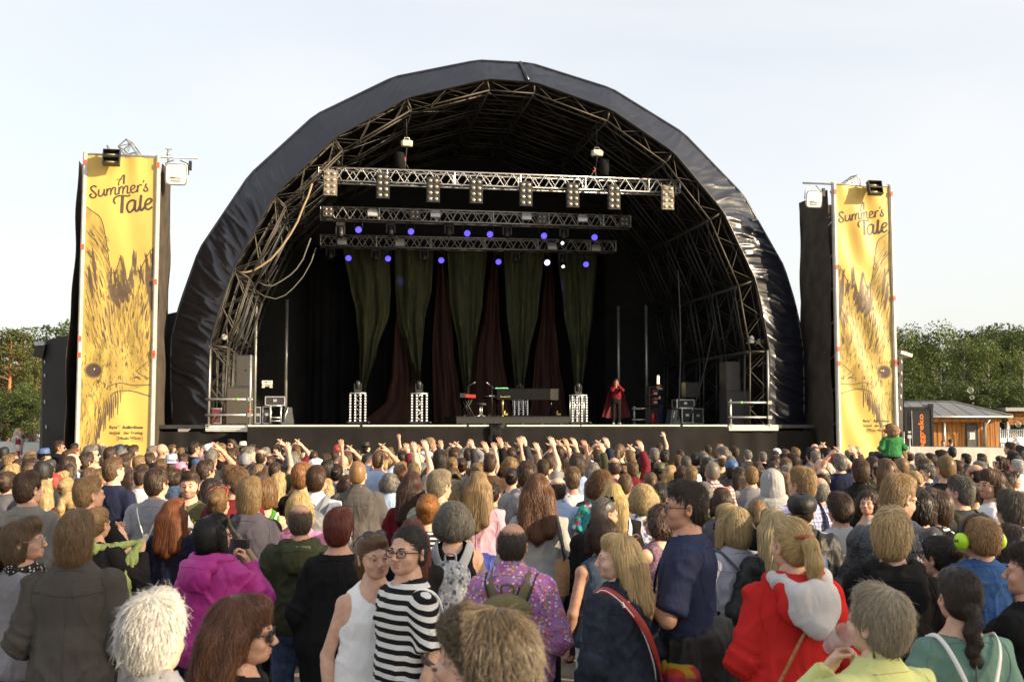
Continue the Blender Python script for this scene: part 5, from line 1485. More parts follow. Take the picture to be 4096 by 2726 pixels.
# ---------------------------------------------------------------- head
HEADS = {}
def headmesh(kind,h):
 key = (kind,h)
 if key in HEADS: return HEADS[key]
 f = Field((-.11,-.14,-.13),(.11,.16,.22),h)
 m = 1.0 if kind == 'm' else (.93 if kind == 'f' else .86)
 f.ell((0,-.015,.095),(.076,.096,.093),0)
 f.ell((0,.03,.04),(.063 * (.5 + .5 * m),.063,.088),.03)
 f.ell((0,.040,-.008),(.052 * m,.048,.033),.03)
 f.ell((0,.079,-.022 + (.004 if kind != 'm' else 0)),(.022 * m,.016,.016),.018)
 for s_ in (-1,1):
  f.ell((s_ * .040,.064,.030),(.022,.022,.02),.02)
  f.cone((s_ * .012,.087,.080),(s_ * .044,.076,.079),.0125 * m,.011 * m,.014)
  f.ell((s_ * .031,.098,.062),(.0175,.016,.0105),.008,True)
  M = rotz(s_ * -.35) @ roty(s_ * .12)
  f.ell((s_ * .079,-.012,.052),(.0075,.018,.031),.006,M=M)
  f.ell((s_ * .084,-.009,.054),(.005,.010,.018),.004,True,M=M)
  f.ell((s_ * .077,-.008,.03),(.006,.010,.010),.006)
 f.cone((0,.090,.072),(0,.116 * (1 if kind == 'm' else .985),.036),.0080,.0112 * m,.010)
 for s_ in (-1,1): f.ell((s_ * .0115,.106,.030),(.0085,.0105,.0085),.006)
 f.ell((0,.0925,.0085),(.0225,.0125,.0062),.005); f.ell((0,.0915,-.0035),(.0195,.0125,.0068),.005)
 f.ell((0,.1035,.0030),(.0215,.008,.0013),.002,True)
 f.cone((0,-.022,-.13),(0,-.012,.01),.054 * (1 if kind == 'm' else .86),.050 * (1 if kind == 'm' else .88),.02)
 V,Q = f.mesh()
 c = V[Q].mean(1)
 mi = np.zeros(len(Q),int)
 mi[(np.abs(c[:,0]) < .0235) & (c[:,2] > -.0105) & (c[:,2] < .0145) & (c[:,1] > .0925)] = 1
 brd = (c[:,2] < .022) & (c[:,2] > -.055) & (c[:,1] > .02) & (mi == 0) & ~((c[:,2] > .0) & (np.abs(c[:,0]) > .03) & (c[:,1] > .045) & (c[:,2] > .016))
 x = MB()
 for s_ in (-1,1):
  x.ell((s_ * .031,.0785,.0625),(.0128,.0128,.0122),None,12,8,2)
  x.disc((s_ * .031,.0915,.0622),(0,1,0),.0062,10,3,.0015)
  x.tube([(s_ * .0165,.0868,.0625),(s_ * .024,.0915,.0692),(s_ * .032,.0915,.0702),(s_ * .040,.0870,.0676),(s_ * .0465,.0795,.0625)],[.0022,.0032,.0034,.003,.002],6,0)
  x.tube([(s_ * .0165,.0868,.0615),(s_ * .025,.0905,.0565),(s_ * .034,.0900,.0558),(s_ * .0465,.0795,.0610)],[.0018,.0024,.0024,.0018],6,0)
  b0 = np.array([(s_ * .0135,.0975,.0815),(s_ * .026,.0955,.0868),(s_ * .040,.0865,.0868),(s_ * .052,.0735,.0800)])
  if kind == 'f': b0[:,1] -= .003
  x.tube(b0,[.0035,.0042,.0036,.0018] if kind == 'm' else [.0024,.0029,.0026,.0014],6,4)
 HEADS[key] = (V,Q,mi,brd,x)
 return HEADS[key]
HANDS = {}
def handmesh(kind,h=.0045):
 if (kind,h) in HANDS: return HANDS[(kind,h)]
 f = Field((-.09,-.06,-.05),(.07,.12,.21),h)
 f.ell((0,0,.048),(.043,.0165,.056),0); f.ell((-.018,.008,.035),(.024,.018,.036),.012)
 f.cone((0,-.0,-.045),(0,0,.02),.0275,.026,.02)
 L = (.070,.080,.074,.058); X = (-.029,-.0095,.010,.0275)
 bend = {'flat': (.12,.15),'curl': (.75,1.0),'fist': (1.35,1.6),'open': (.3,.35)}[kind]
 sp = {'flat': .35,'curl': .5,'fist': .1,'open': 2.6}[kind]
 for i in range(4):
  a = np.array((X[i],.002,.088 - .004 * abs(i - 1.2))); t = X[i] * sp * 1.6
  b1,b2 = bend[0] * (1 + .12 * i),bend[1]
  d1 = np.array((math.sin(t),math.sin(b1),math.cos(b1))); d1 /= np.linalg.norm(d1)
  d2 = np.array((math.sin(t),math.sin(b1 + b2),math.cos(b1 + b2))); d2 /= np.linalg.norm(d2)
  d3 = np.array((math.sin(t),math.sin(b1 + b2 * 1.6),math.cos(b1 + b2 * 1.6))); d3 /= np.linalg.norm(d3)
  p = a + d1 * L[i] * .46; q = p + d2 * L[i] * .30; r = q + d3 * L[i] * .24
  f.cone(a - d1 * .012,p,.0092,.0084,.004); f.cone(p,q,.0084,.0076,.003); f.cone(q,r,.0076,.0062,.003)
 tb = {'flat': [(-.030,.006,.022),(-.050,.018,.055),(-.056,.026,.082)],'curl': [(-.030,.008,.025),(-.045,.030,.055),(-.036,.050,.078)],'fist': [(-.030,.010,.025),(-.040,.034,.060),(-.016,.044,.076)],'open': [(-.03,.006,.022),(-.062,.014,.045),(-.082,.020,.066)]}[kind]
 f.cone(tb[0],tb[1],.0135,.011,.010); f.cone(tb[1],tb[2],.011,.0082,.004)
 HANDS[(kind,h)] = f.mesh()
 return HANDS[(kind,h)]
# ---------------------------------------------------------------- body and clothes
PZ = np.array([.80,.88,.95,1.02,1.10,1.20,1.30,1.37,1.42,1.455,1.485,1.51])
PROF = {'m': (np.array([.150,.166,.172,.165,.160,.168,.180,.178,.152,.112,.078,.058]),np.array([.105,.116,.120,.114,.112,.116,.122,.116,.100,.084,.068,.056]),np.array([-.005,-.008,-.008,0,.004,.002,-.004,-.008,-.010,-.010,-.008,-.006])),
  'f': (np.array([.155,.182,.186,.170,.148,.150,.160,.158,.134,.096,.066,.050]),np.array([.108,.124,.124,.108,.098,.106,.124,.112,.090,.074,.060,.048]),np.array([-.010,-.018,-.014,-.004,.004,.008,.010,0,-.006,-.008,-.008,-.006]))}
PROF['c'] = (PROF['m'][0] * .92,PROF['m'][1] * .95,PROF['m'][2])
POSES = {
 'down': ((.242,-.03,1.13),(.235,.05,.885),(-1,.1,0),'curl'),
 'front': ((.245,-.02,1.13),(.09,.20,1.09),(-.6,0,.3),'curl'),
 'clap': ((.235,.11,1.19),(.060,.27,1.33),(-1,0,0),'flat'),
 'hiclap': ((.215,.17,1.52),(.062,.17,1.76),(-1,0,0),'flat'),
 'up': ((.20,.08,1.64),(.15,.12,1.90),(-.3,1,0),'open'),
 'fistup': ((.20,.08,1.64),(.16,.10,1.90),(0,1,0),'fist'),
 'cross': ((.245,.07,1.15),(-.03,.20,1.19),(0,-.3,-1),'curl'),
 'face': ((.225,.19,1.22),(.085,.20,1.46),(-.6,-.6,.2),'curl'),
 'cam': ((.22,.20,1.36),(.075,.27,1.58),(-.8,.3,0),'curl'),
 'brow': ((.30,.12,1.47),(.10,.14,1.64),(0,.3,-1),'flat'),
 'pocket': ((.265,-.07,1.12),(.19,.06,.96),(-1,0,0),'curl'),
 'hold': ((.235,.05,1.10),(.16,.29,1.16),(-1,0,.0),'curl'),
 'out': ((.26,.10,1.20),(.33,.34,1.30),(-1,0,.2),'open')}
def torso(f,sex,off,girth,zlo,zhi,loose=0.0,k=.025,tilt=0.0):
 a,b,c = PROF[sex]
 a = a * girth + off; b = b * girth + off
 a,b = a.copy(),b.copy()
 if off > .005 and zhi > 1.1: a[:5] += .014; b[:5] += .016
 if loose > 0:
  for A in (a,b):
   w0 = A[5:8].max()
   A[:6] = np.maximum(A[:6],A[:6] * (1 - loose) + (w0 - .005) * loose)
 mx = max(a.max(),b.max()) + .02
 sl,x,y,z = f.win((-mx,-mx,zlo),(mx,mx,zhi),.04)
 zz = z.ravel()
 A = np.interp(zz,PZ,a)[None,None,:]; B = np.interp(zz,PZ,b)[None,None,:]; Cc = np.interp(zz,PZ,c)[None,None,:]
 q = np.sqrt(np.sqrt(np.abs(x / A) ** 4.4 * .35 + (x / A) ** 4 * .65 + 1e-12) + ((y - Cc) / B) ** 2)
 d = (q - 1) * np.minimum(A,B)
 d = np.maximum(d,np.maximum(z - zhi,zlo - z))
 f.put(sl,d.astype(np.float32),k)
def arms_of(spec,sex):
 sw = {'m': 1.0,'f': .88,'c': .9}[sex]
 o = []
 for side,p in zip((1,-1),spec):
  E,W,n,hk = POSES[p] if isinstance(p,str) else p
  sg = np.array((side,1,1.0))
  Sx = np.array((.170 * sw,-.008,1.378)) * sg
  E = np.array(E,float) * sg * np.array((sw * .5 + .5,1,1)); W = np.array(W,float) * sg
  if W[2] > 1.6 or E[2] > 1.45: Sx = Sx + np.array((-.01 * side,.0,.03))
  dE = E - Sx; E = Sx + dE / np.linalg.norm(dE) * .285
  dW = W - E; W = E + dW / np.linalg.norm(dW) * .255
  o.append((Sx,E,W,np.array(n,float) * sg,hk,side))
 return o
def bodymesh(sex,arms,girth=1.0,res=.016,hres=.0065,head=None,neck=True,hands=True,stance=0.0,stubble=False):
 f = Field((-.62,-.36,-.01),(.62,.52,2.0),res)
 torso(f,sex,0,girth,.85,1.52)
 th = .078 if sex != 'f' else .084
 for s_ in (-1,1):
  hip,kn,an = (s_ * .092,-.005,.90),(s_ * (.10 + stance),.012,.49),(s_ * (.105 + stance * 1.6),-.03,.09)
  f.cone(hip,kn,th,.053,.03); f.cone(kn,an,.053,.036,.02); f.cone((kn[0],-.016,.38),(an[0],-.02,.2),.044,.033,.02)
  f.cone((an[0],-.04,.04),(an[0] + s_ * .02,.13,.03),.036,.026,.02)
 ar = .05 if sex == 'm' else (.042 if sex == 'f' else .04)
 for Sx,E,W,n,hk,side in arms:
  f.ell(Sx,(.056 * ar / .05,.055 * ar / .05,.054 * ar / .05),.03)
  f.cone(Sx,E,ar,ar * .80,.02); f.cone(E,W,ar * .86,ar * .58,.015); f.cone(E + (W - E) * .2,E + (W - E) * .45,ar * .84,ar * .74,.015)
 nr = .057 if sex == 'm' else .047
 if sex == 'c': nr = .044
 hp,ht = np.array((0,0,1.56)),np.eye(3)
 if head is not None: hp,ht,hs = head
 else: hs = 1.0
 f.cone((0,-.012,1.42),hp + ht @ np.array((0,-.014,-.02)),nr,nr * .95,.035)
 V,Q = f.mesh()
 parts = [(V,Q,np.zeros(len(Q),int))]
 hV,hQ,hm,brd,x = headmesh(sex,hres)
 hm = hm.copy()
 if stubble: hm[brd] = 5
 parts.append((hp + (hV * hs) @ ht.T,hQ,hm))
 parts.append((hp + (np.array(x.v) * hs) @ ht.T,[f_ for f_ in x.f],np.array(x.m)))
 if hands:
  for Sx,E,W,n,hk,side in arms:
   z = (W - E) / np.linalg.norm(W - E); y = n - z * (n @ z); y /= np.linalg.norm(y); xx = np.cross(y,z)
   M = np.column_stack([xx * (1 if side > 0 else -1),y,z])
   v,q = handmesh(hk,.0045 if res < .0185 else .0058)
   sc = {'m': 1.0,'f': .9,'c': .92}[sex]
   parts.append((W + (v * sc) @ M.T,q if side > 0 else q[:,::-1],np.zeros(len(q),int)))
 VV_,FF,MM = [],[],[]
 b = 0
 for v,q,m in parts:
  VV_.append(v); FF += [[i + b for i in f_] for f_ in (q.tolist() if isinstance(q,np.ndarray) else q)]; MM.append(m); b += len(v)
 return np.vstack(VV_),FF,np.concatenate(MM)
def wrinkle(V,N,amp,seed,arms,kind='knit'):
 P = V + seed * 3.7
 x,y,z = P.T
 wv = vnoise(P * 3.0,1) * .35
 rid = lambda n,p: np.clip(1 - np.abs(n) * 2.2,0,1) ** p
 m1 = np.clip(vnoise(P * 3.3,11) * 1.3 + .35,0,1); m2 = np.clip(vnoise(P * 4.1,12) * 1.3 + .3,0,1)
 a = rid(vnoise(np.column_stack([x * 7 + z * 6 + wv,y * 7,z * 4 - x * 4 + wv]),2),1.6) * m1
 b = rid(vnoise(np.column_stack([x * 9 - z * 8 + wv,y * 8,z * 5 + x * 6 - wv]),3),1.6) * m2
 c = rid(vnoise(np.column_stack([x * 15,y * 15,z * 2.0]),4),2)
 low = np.clip((1.28 - V[:,2]) / .22,0,1)
 w_ = a * .8 + b * .7 + c * low * .55 + .25 * vnoise(P * 6,8)
 for Sx,E,W,n,hk,side in arms:
  d = np.linalg.norm(V - E,axis=1); e = np.linalg.norm(V - Sx,axis=1)
  w_ += np.exp(-(d / .10) ** 2) * rid(vnoise(np.column_stack([x * 5,y * 5,z * 24 + x * 16]),6),1.5) * 1.0
  w_ += np.exp(-(e / .09) ** 2) * rid(vnoise(np.column_stack([x * 20 + z * 8,y * 9,z * 7]),7),1.5) * .6
 return V + N * (w_ * amp)[:,None]
def topmesh(sex,arms,style='tee',girth=1.0,res=.015,seed=0,amp=.019,hem=None,sleeve=None,hp=None,neckcut=None):
 off = {'tee': .013,'shirt': .016,'hoodie': .026,'jacket': .024,'tank': .008,'sweater': .017,'dress': .014}[style]
 sl_ = {'tee': .62,'shirt': 1.9,'hoodie': 1.95,'jacket': 1.95,'tank': 0.0,'sweater': 1.93,'dress': .5}[style] if sleeve is None else sleeve
 hem = {'tee': .855,'shirt': .83,'hoodie': .86,'jacket': .82,'tank': .88,'sweater': .86,'dress': .62}[style] if hem is None else hem
 f = Field((-.5,-.36,min(hem - .06,.55)),(.5,.52,2.05),res)
 torso(f,sex,off,girth,hem,1.50,.75 if style in ('hoodie','jacket') else (.25 if sex == 'f' and style == 'tank' else .55),.02)
 if style == 'dress' or hem < .8: f.cone((0,-.01,.95),(0,-.01,hem),.17,.20,.05,clip=((0,0,hem),(0,0,-1)))
 ar = .05 if sex == 'm' else (.042 if sex == 'f' else .04)
 o2 = off + (.008 if style in ('tee','shirt') else .006)
 for Sx,E,W,n,hk,side in arms:
  if sl_ <= 0: continue
  f.ell(Sx,np.array((.055,.055,.052)) * ar / .05 + off * .8,.03)
  u = (E - Sx) / np.linalg.norm(E - Sx)
  if sl_ < 1: f.cone(Sx,E,ar + o2,ar * .86 + o2 + .012,.02,clip=(Sx + (E - Sx) * sl_,u))
  else:
   f.cone(Sx,E,ar + o2,ar * .80 + o2,.02); w_ = (W - E) / np.linalg.norm(W - E)
   f.cone(E,W,ar * .86 + o2,ar * .60 + o2 * .8,.02,clip=(E + (W - E) * (sl_ - 1),w_))
 if style == 'tank':
  for s_ in (-1,1): f.ell((s_ * .205,0,1.37),(.085,.16,.115),.015,True)
  f.ell((0,.06,1.50),(.088,.11,.13),.01,True); f.ell((0,-.10,1.52),(.085,.10,.12),.01,True)
 elif style in ('hoodie',):
  pr = [(.105 * math.sin(t),-.012 - .098 * math.cos(t) * (1 if math.cos(t) > 0 else .75),1.468 + .018 * math.cos(t)) for t in np.linspace(-2.55,2.55,17)]
  for p_,q_ in zip(pr[:-1],pr[1:]): f.cone(p_,q_,.038,.038,.007)
  hy = -.128 * girth - .030
  f.ell((0,hy,1.372),(.122,.048,.098),.008); f.cone((-.085,hy + .035,1.435),(.085,hy + .035,1.435),.046,.046,.015)
  f.ell((0,-.085,1.515),(.066,.050,.055),.012,True); f.cone((0,.005,1.44),(0,.03,1.64),.066,.08,.008,True)
 elif style in ('shirt','jacket'):
  f.cone((0,-.012,1.44),(0,-.008,1.525),.083 if sex == 'm' else .07,.072 if sex == 'm' else .062,.015,clip=((0,0,1.528),(0,.25,1)))
  f.cone((0,-.008,1.46),(0,.02,1.66),.060 if sex == 'm' else .052,.07,.004,True); f.ell((0,.12,1.47),(.045,.08,.075),.01,True)
 else:
  r = neckcut or (.074 if sex == 'm' else .082)
  f.cone((0,.008,1.488),(0,.02,1.66),r,r + .02,.006,True)
 V,Q = f.mesh(); N = vnormals(V,Q)
 V2 = wrinkle(V,N,amp,seed,arms)
 V = V + (V2 - V) * np.clip((V[:,2] - hem - .012) / .04,0,1)[:,None]
 return V,Q
def trousermesh(sex,girth=1.0,res=.02,seed=0,stance=0.0,short=False):
 f = Field((-.36,-.25,.0),(.36,.25,1.06),res)
 torso(f,sex,.007,girth,.80,1.00,0,.02)
 for s_ in (-1,1):
  hip,kn,an = (s_ * .092,-.005,.90),(s_ * (.10 + stance),.012,.49),(s_ * (.105 + stance * 1.6),-.03,.05)
  f.cone(hip,kn,.094,.070,.03,clip=((0,0,.42),(0,0,-1)) if short else None)
  if not short: f.cone(kn,an,.070,.058,.02,clip=((0,0,.06),(0,0,-1)))
 V,Q = f.mesh(); N = vnormals(V,Q)
 V2 = wrinkle(V,N,.012,seed,[])
 return V + (V2 - V) * np.clip((.84 - V[:,2]) / .08,0,1)[:,None],Q
def shoemesh(stance=0.0):
 f = Field((-.3,-.16,-.005),(.3,.24,.14),.014)
 for s_ in (-1,1):
  x = s_ * (.105 + stance * 1.6)
  f.cone((x,-.045,.045),(x + s_ * .025,.135,.034),.046,.038,.02,clip=((0,0,.004),(0,0,-1)))
  f.cone((x,-.04,.05),(x,-.035,.115),.044,.046,.02,clip=((0,0,.11),(0,0,1)))
 return f.mesh()
# ---------------------------------------------------------------- hair
HAIRS = {}
HW = dict(sl=.175,mh=.19,sh=.176,bz=.166,ba=.172,bd=.160,me=.190,bo=.198,lo=.192,wa=.215,cu=.235,po=.172,bu=.174,px=.186,ml=.205,cap=.185,fed=.21,bea=.19,hood=.23,brd=.185)
def hairfield(style,h):
 f = Field((-.20,-.27,-.42),(.20,.19,.30),h)
 E = f.ell
 face = lambda c=(0,.135,.012),r=(.068,.075,.100): E(c,r,.02,True)
 tem = lambda z=.045: [E((s_ * .085,.045,z - .055),(.03,.045,.075),.012,True) for s_ in (-1,1)]
 def ears(): [E((s_ * .098,-.012,.045),(.026,.024,.036),.012,True) for s_ in (-1,1)]
 if style == 'sl':
  E((0,-.018,.099),(.078,.099,.096),0); E((0,-.048,.042),(.068,.057,.076),.025); face((0,.150,.052),(.105,.105,.104)); tem(.06); ears()
  f.cut(*[(sl,(z - .005 - .10 * y + 0 * x).astype(np.float32)) for sl,x,y,z in [f.win((-.2,-.27,-.42),(.2,.19,.3),0)]][0])
 elif style in ('sh','px','me','mh'):
  g = {'sh': 0,'px': .004,'me': .004,'mh': .004}[style]
  E((0,-.018,.099),(.0765 + g,.098 + g,.0945 + g),0); E((0,-.048,.042),(.067 + g * .8,.056 + g,.076),.025)
  E((0,.03,.155),(.058,.054,.040 + g),.02)
  face(*(((0,.165,.050),(.13,.145,.112)) if style == 'mh' else ())); tem(.06 if style == 'mh' else .045); ears()
  f.cut(*[(sl,(z + .018 + .0 * x + 0 * y - .10 * y).astype(np.float32)) for sl,x,y,z in [f.win((-.2,-.27,-.42),(.2,.19,.3),0)]][0])
 elif style == 'bz':
  E((0,-.017,.097),(.0785,.099,.0955),0); E((0,-.05,.04),(.068,.054,.065),.03); face((0,.135,.03),(.066,.075,.105)); tem(); ears()
  f.cut(*[(sl,(z + .01 + 0 * x + 0 * y).astype(np.float32)) for sl,x,y,z in [f.win((-.2,-.27,-.42),(.2,.19,.3),0)]][0])
 elif style == 'ba':
  E((0,-.018,.088),(.0775,.098,.088),0); E((0,-.048,.038),(.068,.057,.072),.025)
  E((0,.02,.205),(.068,.110,.085),.025,True); face((0,.14,.05),(.075,.085,.12)); tem(); ears()
  f.cut(*[(sl,(z + .015 + 0 * x + 0 * y).astype(np.float32)) for sl,x,y,z in [f.win((-.2,-.27,-.42),(.2,.19,.3),0)]][0])
 elif style in ('bo','ml'):
  E((0,-.020,.098),(.080,.101,.096),0); E((0,-.040,.020),(.085,.077,.112 if style == 'bo' else .125),.04); E((0,.03,.160),(.066,.06,.046),.02)
  if style == 'bo':
   for s_ in (-1,1): f.cone((s_ * .078,.02,.08),(s_ * .084,.03,-.05),.028,.02,.02)
  else: ears()
  face((0,.145,.012),(.066,.085,.12))
  f.cone((0,.0,-.12),(0,.01,.0),.046,.046,.012,True)
  zc = -.065 if style == 'bo' else -.085
  f.cut(*[(sl,(zc - z + 0 * x + 0 * y).astype(np.float32) * -1 * -1 if False else (z - zc + 0 * x + 0 * y).astype(np.float32)) for sl,x,y,z in [f.win((-.2,-.27,-.42),(.2,.19,.3),0)]][0])
 elif style in ('lo','wa'):
  g = .006 if style == 'wa' else 0
  E((0,-.020,.097),(.079 + g,.100 + g,.095 + g),0); E((0,-.036,.025),(.082 + g,.074 + g,.10),.03); E((0,.03,.158),(.064,.058,.044),.02)
  w_ = 1.2 if style == 'wa' else 1.0
  for x in (-.055,0,.055):
   f.cone((x * w_,-.085,.03),(x * 1.25 * w_,-.125,-.24 + .04 * abs(x) / .055),.052,.034 * w_,.04)
  for s_ in (-1,1): f.cone((s_ * .082,-.01,.07),(s_ * .100 * w_,-.055,-.17),.028,.024 * w_,.03)
  face((0,.145,.005),(.066,.085,.125)); f.cone((0,.01,-.22),(0,.015,.0),.062,.046,.012,True); f.ell((0,.12,-.2),(.16,.12,.2),.02,True)
 elif style == 'cu':
  E((0,-.030,.095),(.098,.109,.109),0); E((0,-.046,.018),(.097,.083,.095),.04)
  for s_ in (-1,1): E((s_ * .09,-.02,.03),(.045,.06,.08),.03)
  face((0,.155,.015),(.066,.085,.115)); f.cone((0,.01,-.2),(0,.015,.0),.048,.044,.012,True)
 elif style in ('po','bu','brd'):
  E((0,-.017,.097),(.0785,.0985,.0945),0); E((0,-.046,.045),(.069,.055,.074),.025); E((0,.03,.15),(.06,.056,.04),.02)
  face((0,.14,.022),(.068,.080,.108)); tem(.03); ears()
  f.cut(*[(sl,(z + .035 + 0 * x + 0 * y).astype(np.float32)) for sl,x,y,z in [f.win((-.2,-.27,-.42),(.2,.19,.3),0)]][0])
  if style == 'po':
   f.cone((0,-.10,.095),(0,-.145,.085),.026,.030,.012); f.cone((0,-.145,.085),(.005,-.170,.0),.030,.036,.02); f.cone((.005,-.170,.0),(.01,-.155,-.12),.036,.014,.02)
  elif style == 'brd':
   P_ = [(0,-.09,.02),(.012,-.105,-.03),(-.008,-.110,-.07),(.012,-.112,-.11),(-.006,-.112,-.15),(.008,-.112,-.19)]
   for a,b in zip(P_[:-1],P_[1:]): f.cone(a,b,.034 - .004 * P_.index(a),.026,.006)
  else:
   E((0,-.108,.105),(.047,.040,.045),.008)
 elif style == 'hood':
  E((0,-.03,.085),(.112,.125,.125),0); E((0,-.06,-.03),(.12,.10,.12),.05); E((0,.13,.02),(.08,.10,.12),.02,True); f.cone((0,.02,-.3),(0,.01,.08),.085,.085,.02,True)
 return f
def cutz(*a): pass
def hairmesh(style,hi=False,var=0):
 key = (style,hi,var)
 if key in HAIRS: return HAIRS[key]
 f = hairfield(style,.0075 if hi else .010)
 rs = np.random.RandomState(7 + var * 13 + len(style))
 V,Q = f.mesh(); N = vnormals(V,Q)
 curly = style in ('cu',); wavy = style in ('wa','ml','me','bo','px')
 az = np.arctan2(V[:,0],V[:,1] + .05)
 rad = np.hypot(V[:,0],V[:,1] + .05)
 lob = vnoise(np.column_stack([az * 5 + var,V[:,2] * (9 if not curly else 45) + 2 * np.sin(az * 3),V[:,1] * 9]),var + 3)
 lob2 = vnoise(np.column_stack([V[:,0] * 60,V[:,1] * 60,V[:,2] * (14 if not curly else 60)]),var + 9)
 am = {'cu': .011,'wa': .006,'ml': .006,'me': .006,'bo': .004,'px': .004,'lo': .003,'sh': .002,'po': .002,'bu': .003,'brd': .003,'hood': .006}.get(style,.001)
 am *= .45 if hi == 2 else .75
 V = V + N * (lob * am + lob2 * am * (.3 if hi else .6))[:,None]
 if style == 'hood':
  HAIRS[key] = tomesh('hood',V,Q,[None],None,True,{'v': np.full(len(V),.5)}); return HAIRS[key]
 vb = np.clip(.33 + .18 * vnoise(np.column_stack([az * 26,V[:,2] * 12,V[:,1] * 20]),5) ,0,1)
 ns = int({'bz': 700,'ba': 800}.get(style,1150) * (9 if hi == 2 else 4.5 if hi else 1.15))
 cen = V[Q].mean(1)
 area = np.linalg.norm(np.cross(V[Q[:,2]] - V[Q[:,0]],V[Q[:,3]] - V[Q[:,1]]),axis=1)
 out = f.sample(cen + vnormals(V,Q)[Q[:,0]] * .01) > 0
 out &= ~((cen[:,1] > .02) & (cen[:,2] < -.02) & (np.abs(cen[:,0]) < .06))
 w_ = area * out
 pick = rs.choice(len(Q),ns,p=w_ / w_.sum())
 P = cen[pick] + rs.normal(size=(ns,3)) * .002
 L = {'mh': .06,'sh': .034,'bz': .010,'ba': .022,'sl': .06,'me': .055,'px': .055,'bo': .085,'ml': .085,'lo': .16,'wa': .15,'cu': .06,'po': .07,'bu': .05,'brd': .05}[style]
 S_ = 7
 step = (L * rs.uniform(.6,1.25,ns) / (S_ - 1))[:,None]
 lift = {'mh': .018,'sl': .006,'sh': .009,'bz': .003,'ba': .007,'me': .016,'px': .010,'bo': .008,'ml': .012,'lo': .007,'wa': .012,'cu': .018,'po': .004,'bu': .006,'brd': .005}[style]
 lf = rs.uniform(.0,1.0,ns) ** 1.5 * lift
 seedv = rs.normal(size=(ns,3))
 fly = rs.rand(ns) < .07
 lf[fly] = lf[fly] * 1.6 + rs.uniform(.004,.014,fly.sum()); seedv[fly] *= 1.8
 crown = np.array((.012,-.045,.195))
 path = [P.copy()]; nrm = []
 ph = rs.uniform(0,6.28,ns)
 for k in range(S_):
  n = f.grad(P); nrm.append(n)
  d = P - crown
  if style in ('po','bu'):
   tgt = np.array((0,-.115,.10)); cap = P[:,1] > -.108
   d = np.where(cap[:,None],tgt - P,np.array((0,-.1,-1.0)))
  elif style == 'brd': d = np.where((P[:,2] > .02)[:,None],np.array((0,-.10,.0)) - P,np.array((0,0,-1.0)) + seedv * .5)
  else:
   d /= np.linalg.norm(d,axis=1)[:,None] + 1e-6
   gz = {'lo': 1.6,'wa': 1.6,'bo': 1.2,'ml': 1.1,'cu': .3}.get(style,.45)
   d = d + np.array((0,-.08 if style != 'sh' else .05,-gz)) + (seedv * .5 + .9 * np.column_stack([vnoise(path[0] * 28,20 + q_) for q_ in range(3)])) * {'me': .55,'mh': .5,'cu': 1.0,'ml': .4,'px': .35,'sh': .45,'wa': .25,'bz': .5}.get(style,.12)
   front = (P[:,1] > .04) & (P[:,2] > .10)
   if style == 'sl': d = np.array((0,-1.0,.0)) + seedv * .12 + np.zeros_like(d)
   if style == 'mh': d = np.where((P[:,1] > .02)[:,None],np.array((.25,-.9,.15)) + seedv * .35,d)
   if style in ('sh','me','px'): d = np.where(front[:,None],d * .4 + np.array((.7,.5,.1)) * (1 if var % 2 else -1),d)
  d = d - n * (d * n).sum(1)[:,None]
  d /= np.linalg.norm(d,axis=1)[:,None] + 1e-6
  if k == S_ - 1: break
  if curly or style in ('wa','ml'):
   b = np.cross(n,d); r = .85 if curly else .45
   d = d + b * (np.sin(ph + k * (1.9 if curly else 1.1)) * r)[:,None]; d /= np.linalg.norm(d,axis=1)[:,None]
  P = P + d * step
  n2 = f.grad(P); sdv = f.sample(P)
  tgt = .001 + lf * ((k + 1) / (S_ - 1)) ** 1.3
  if style not in ('lo','wa','bo','ml') or True:
   corr = np.clip(sdv - tgt,-.02,.02)
   P = P - n2 * corr[:,None]
  path.append(P.copy())
 path = np.stack(path,1); nrm = np.stack(nrm,1)
 d = np.gradient(path,axis=1); d /= np.linalg.norm(d,axis=2)[:,:,None] + 1e-9
 b = np.cross(nrm,d); b /= np.linalg.norm(b,axis=2)[:,:,None] + 1e-9
 wd = {'sh': .0045,'bz': .002,'ba': .0038,'cu': .0060,'wa': .0075,'lo': .0070}.get(style,.0060) * (.19 if hi == 2 else .30 if hi else .62) * rs.uniform(.6,1.3,ns)[:,None,None] * np.where(fly,.5,1)[:,None,None]
 tp = np.array([.55,.9,1,1,.85,.55,.12])[None,:,None]
 A = path - b * wd * tp; B_ = path + nrm * wd * tp * .55 + nrm * .0005; D_ = path + b * wd * tp
 SV = np.stack([A,B_,D_],2).reshape(-1,3)
 base = len(V)
 i = np.arange(ns)[:,None,None] * (S_ * 3); j = np.arange(S_ - 1)[None,:,None] * 3
 q = []
 for c0 in (0,1):
  q.append(np.concatenate([i + j + c0,i + j + c0 + 1,i + j + 3 + c0 + 1,i + j + 3 + c0],2).reshape(-1,4))
 SQ = np.vstack(q) + base
 sv = np.repeat(np.clip(rs.normal(.5,.2,ns),0,1),S_ * 3)
 me = tomesh('hair',np.vstack([V,SV]),np.vstack([Q,SQ]),[None],None,True,{'v': np.concatenate([vb,sv])})
 HAIRS[key] = me
 return me
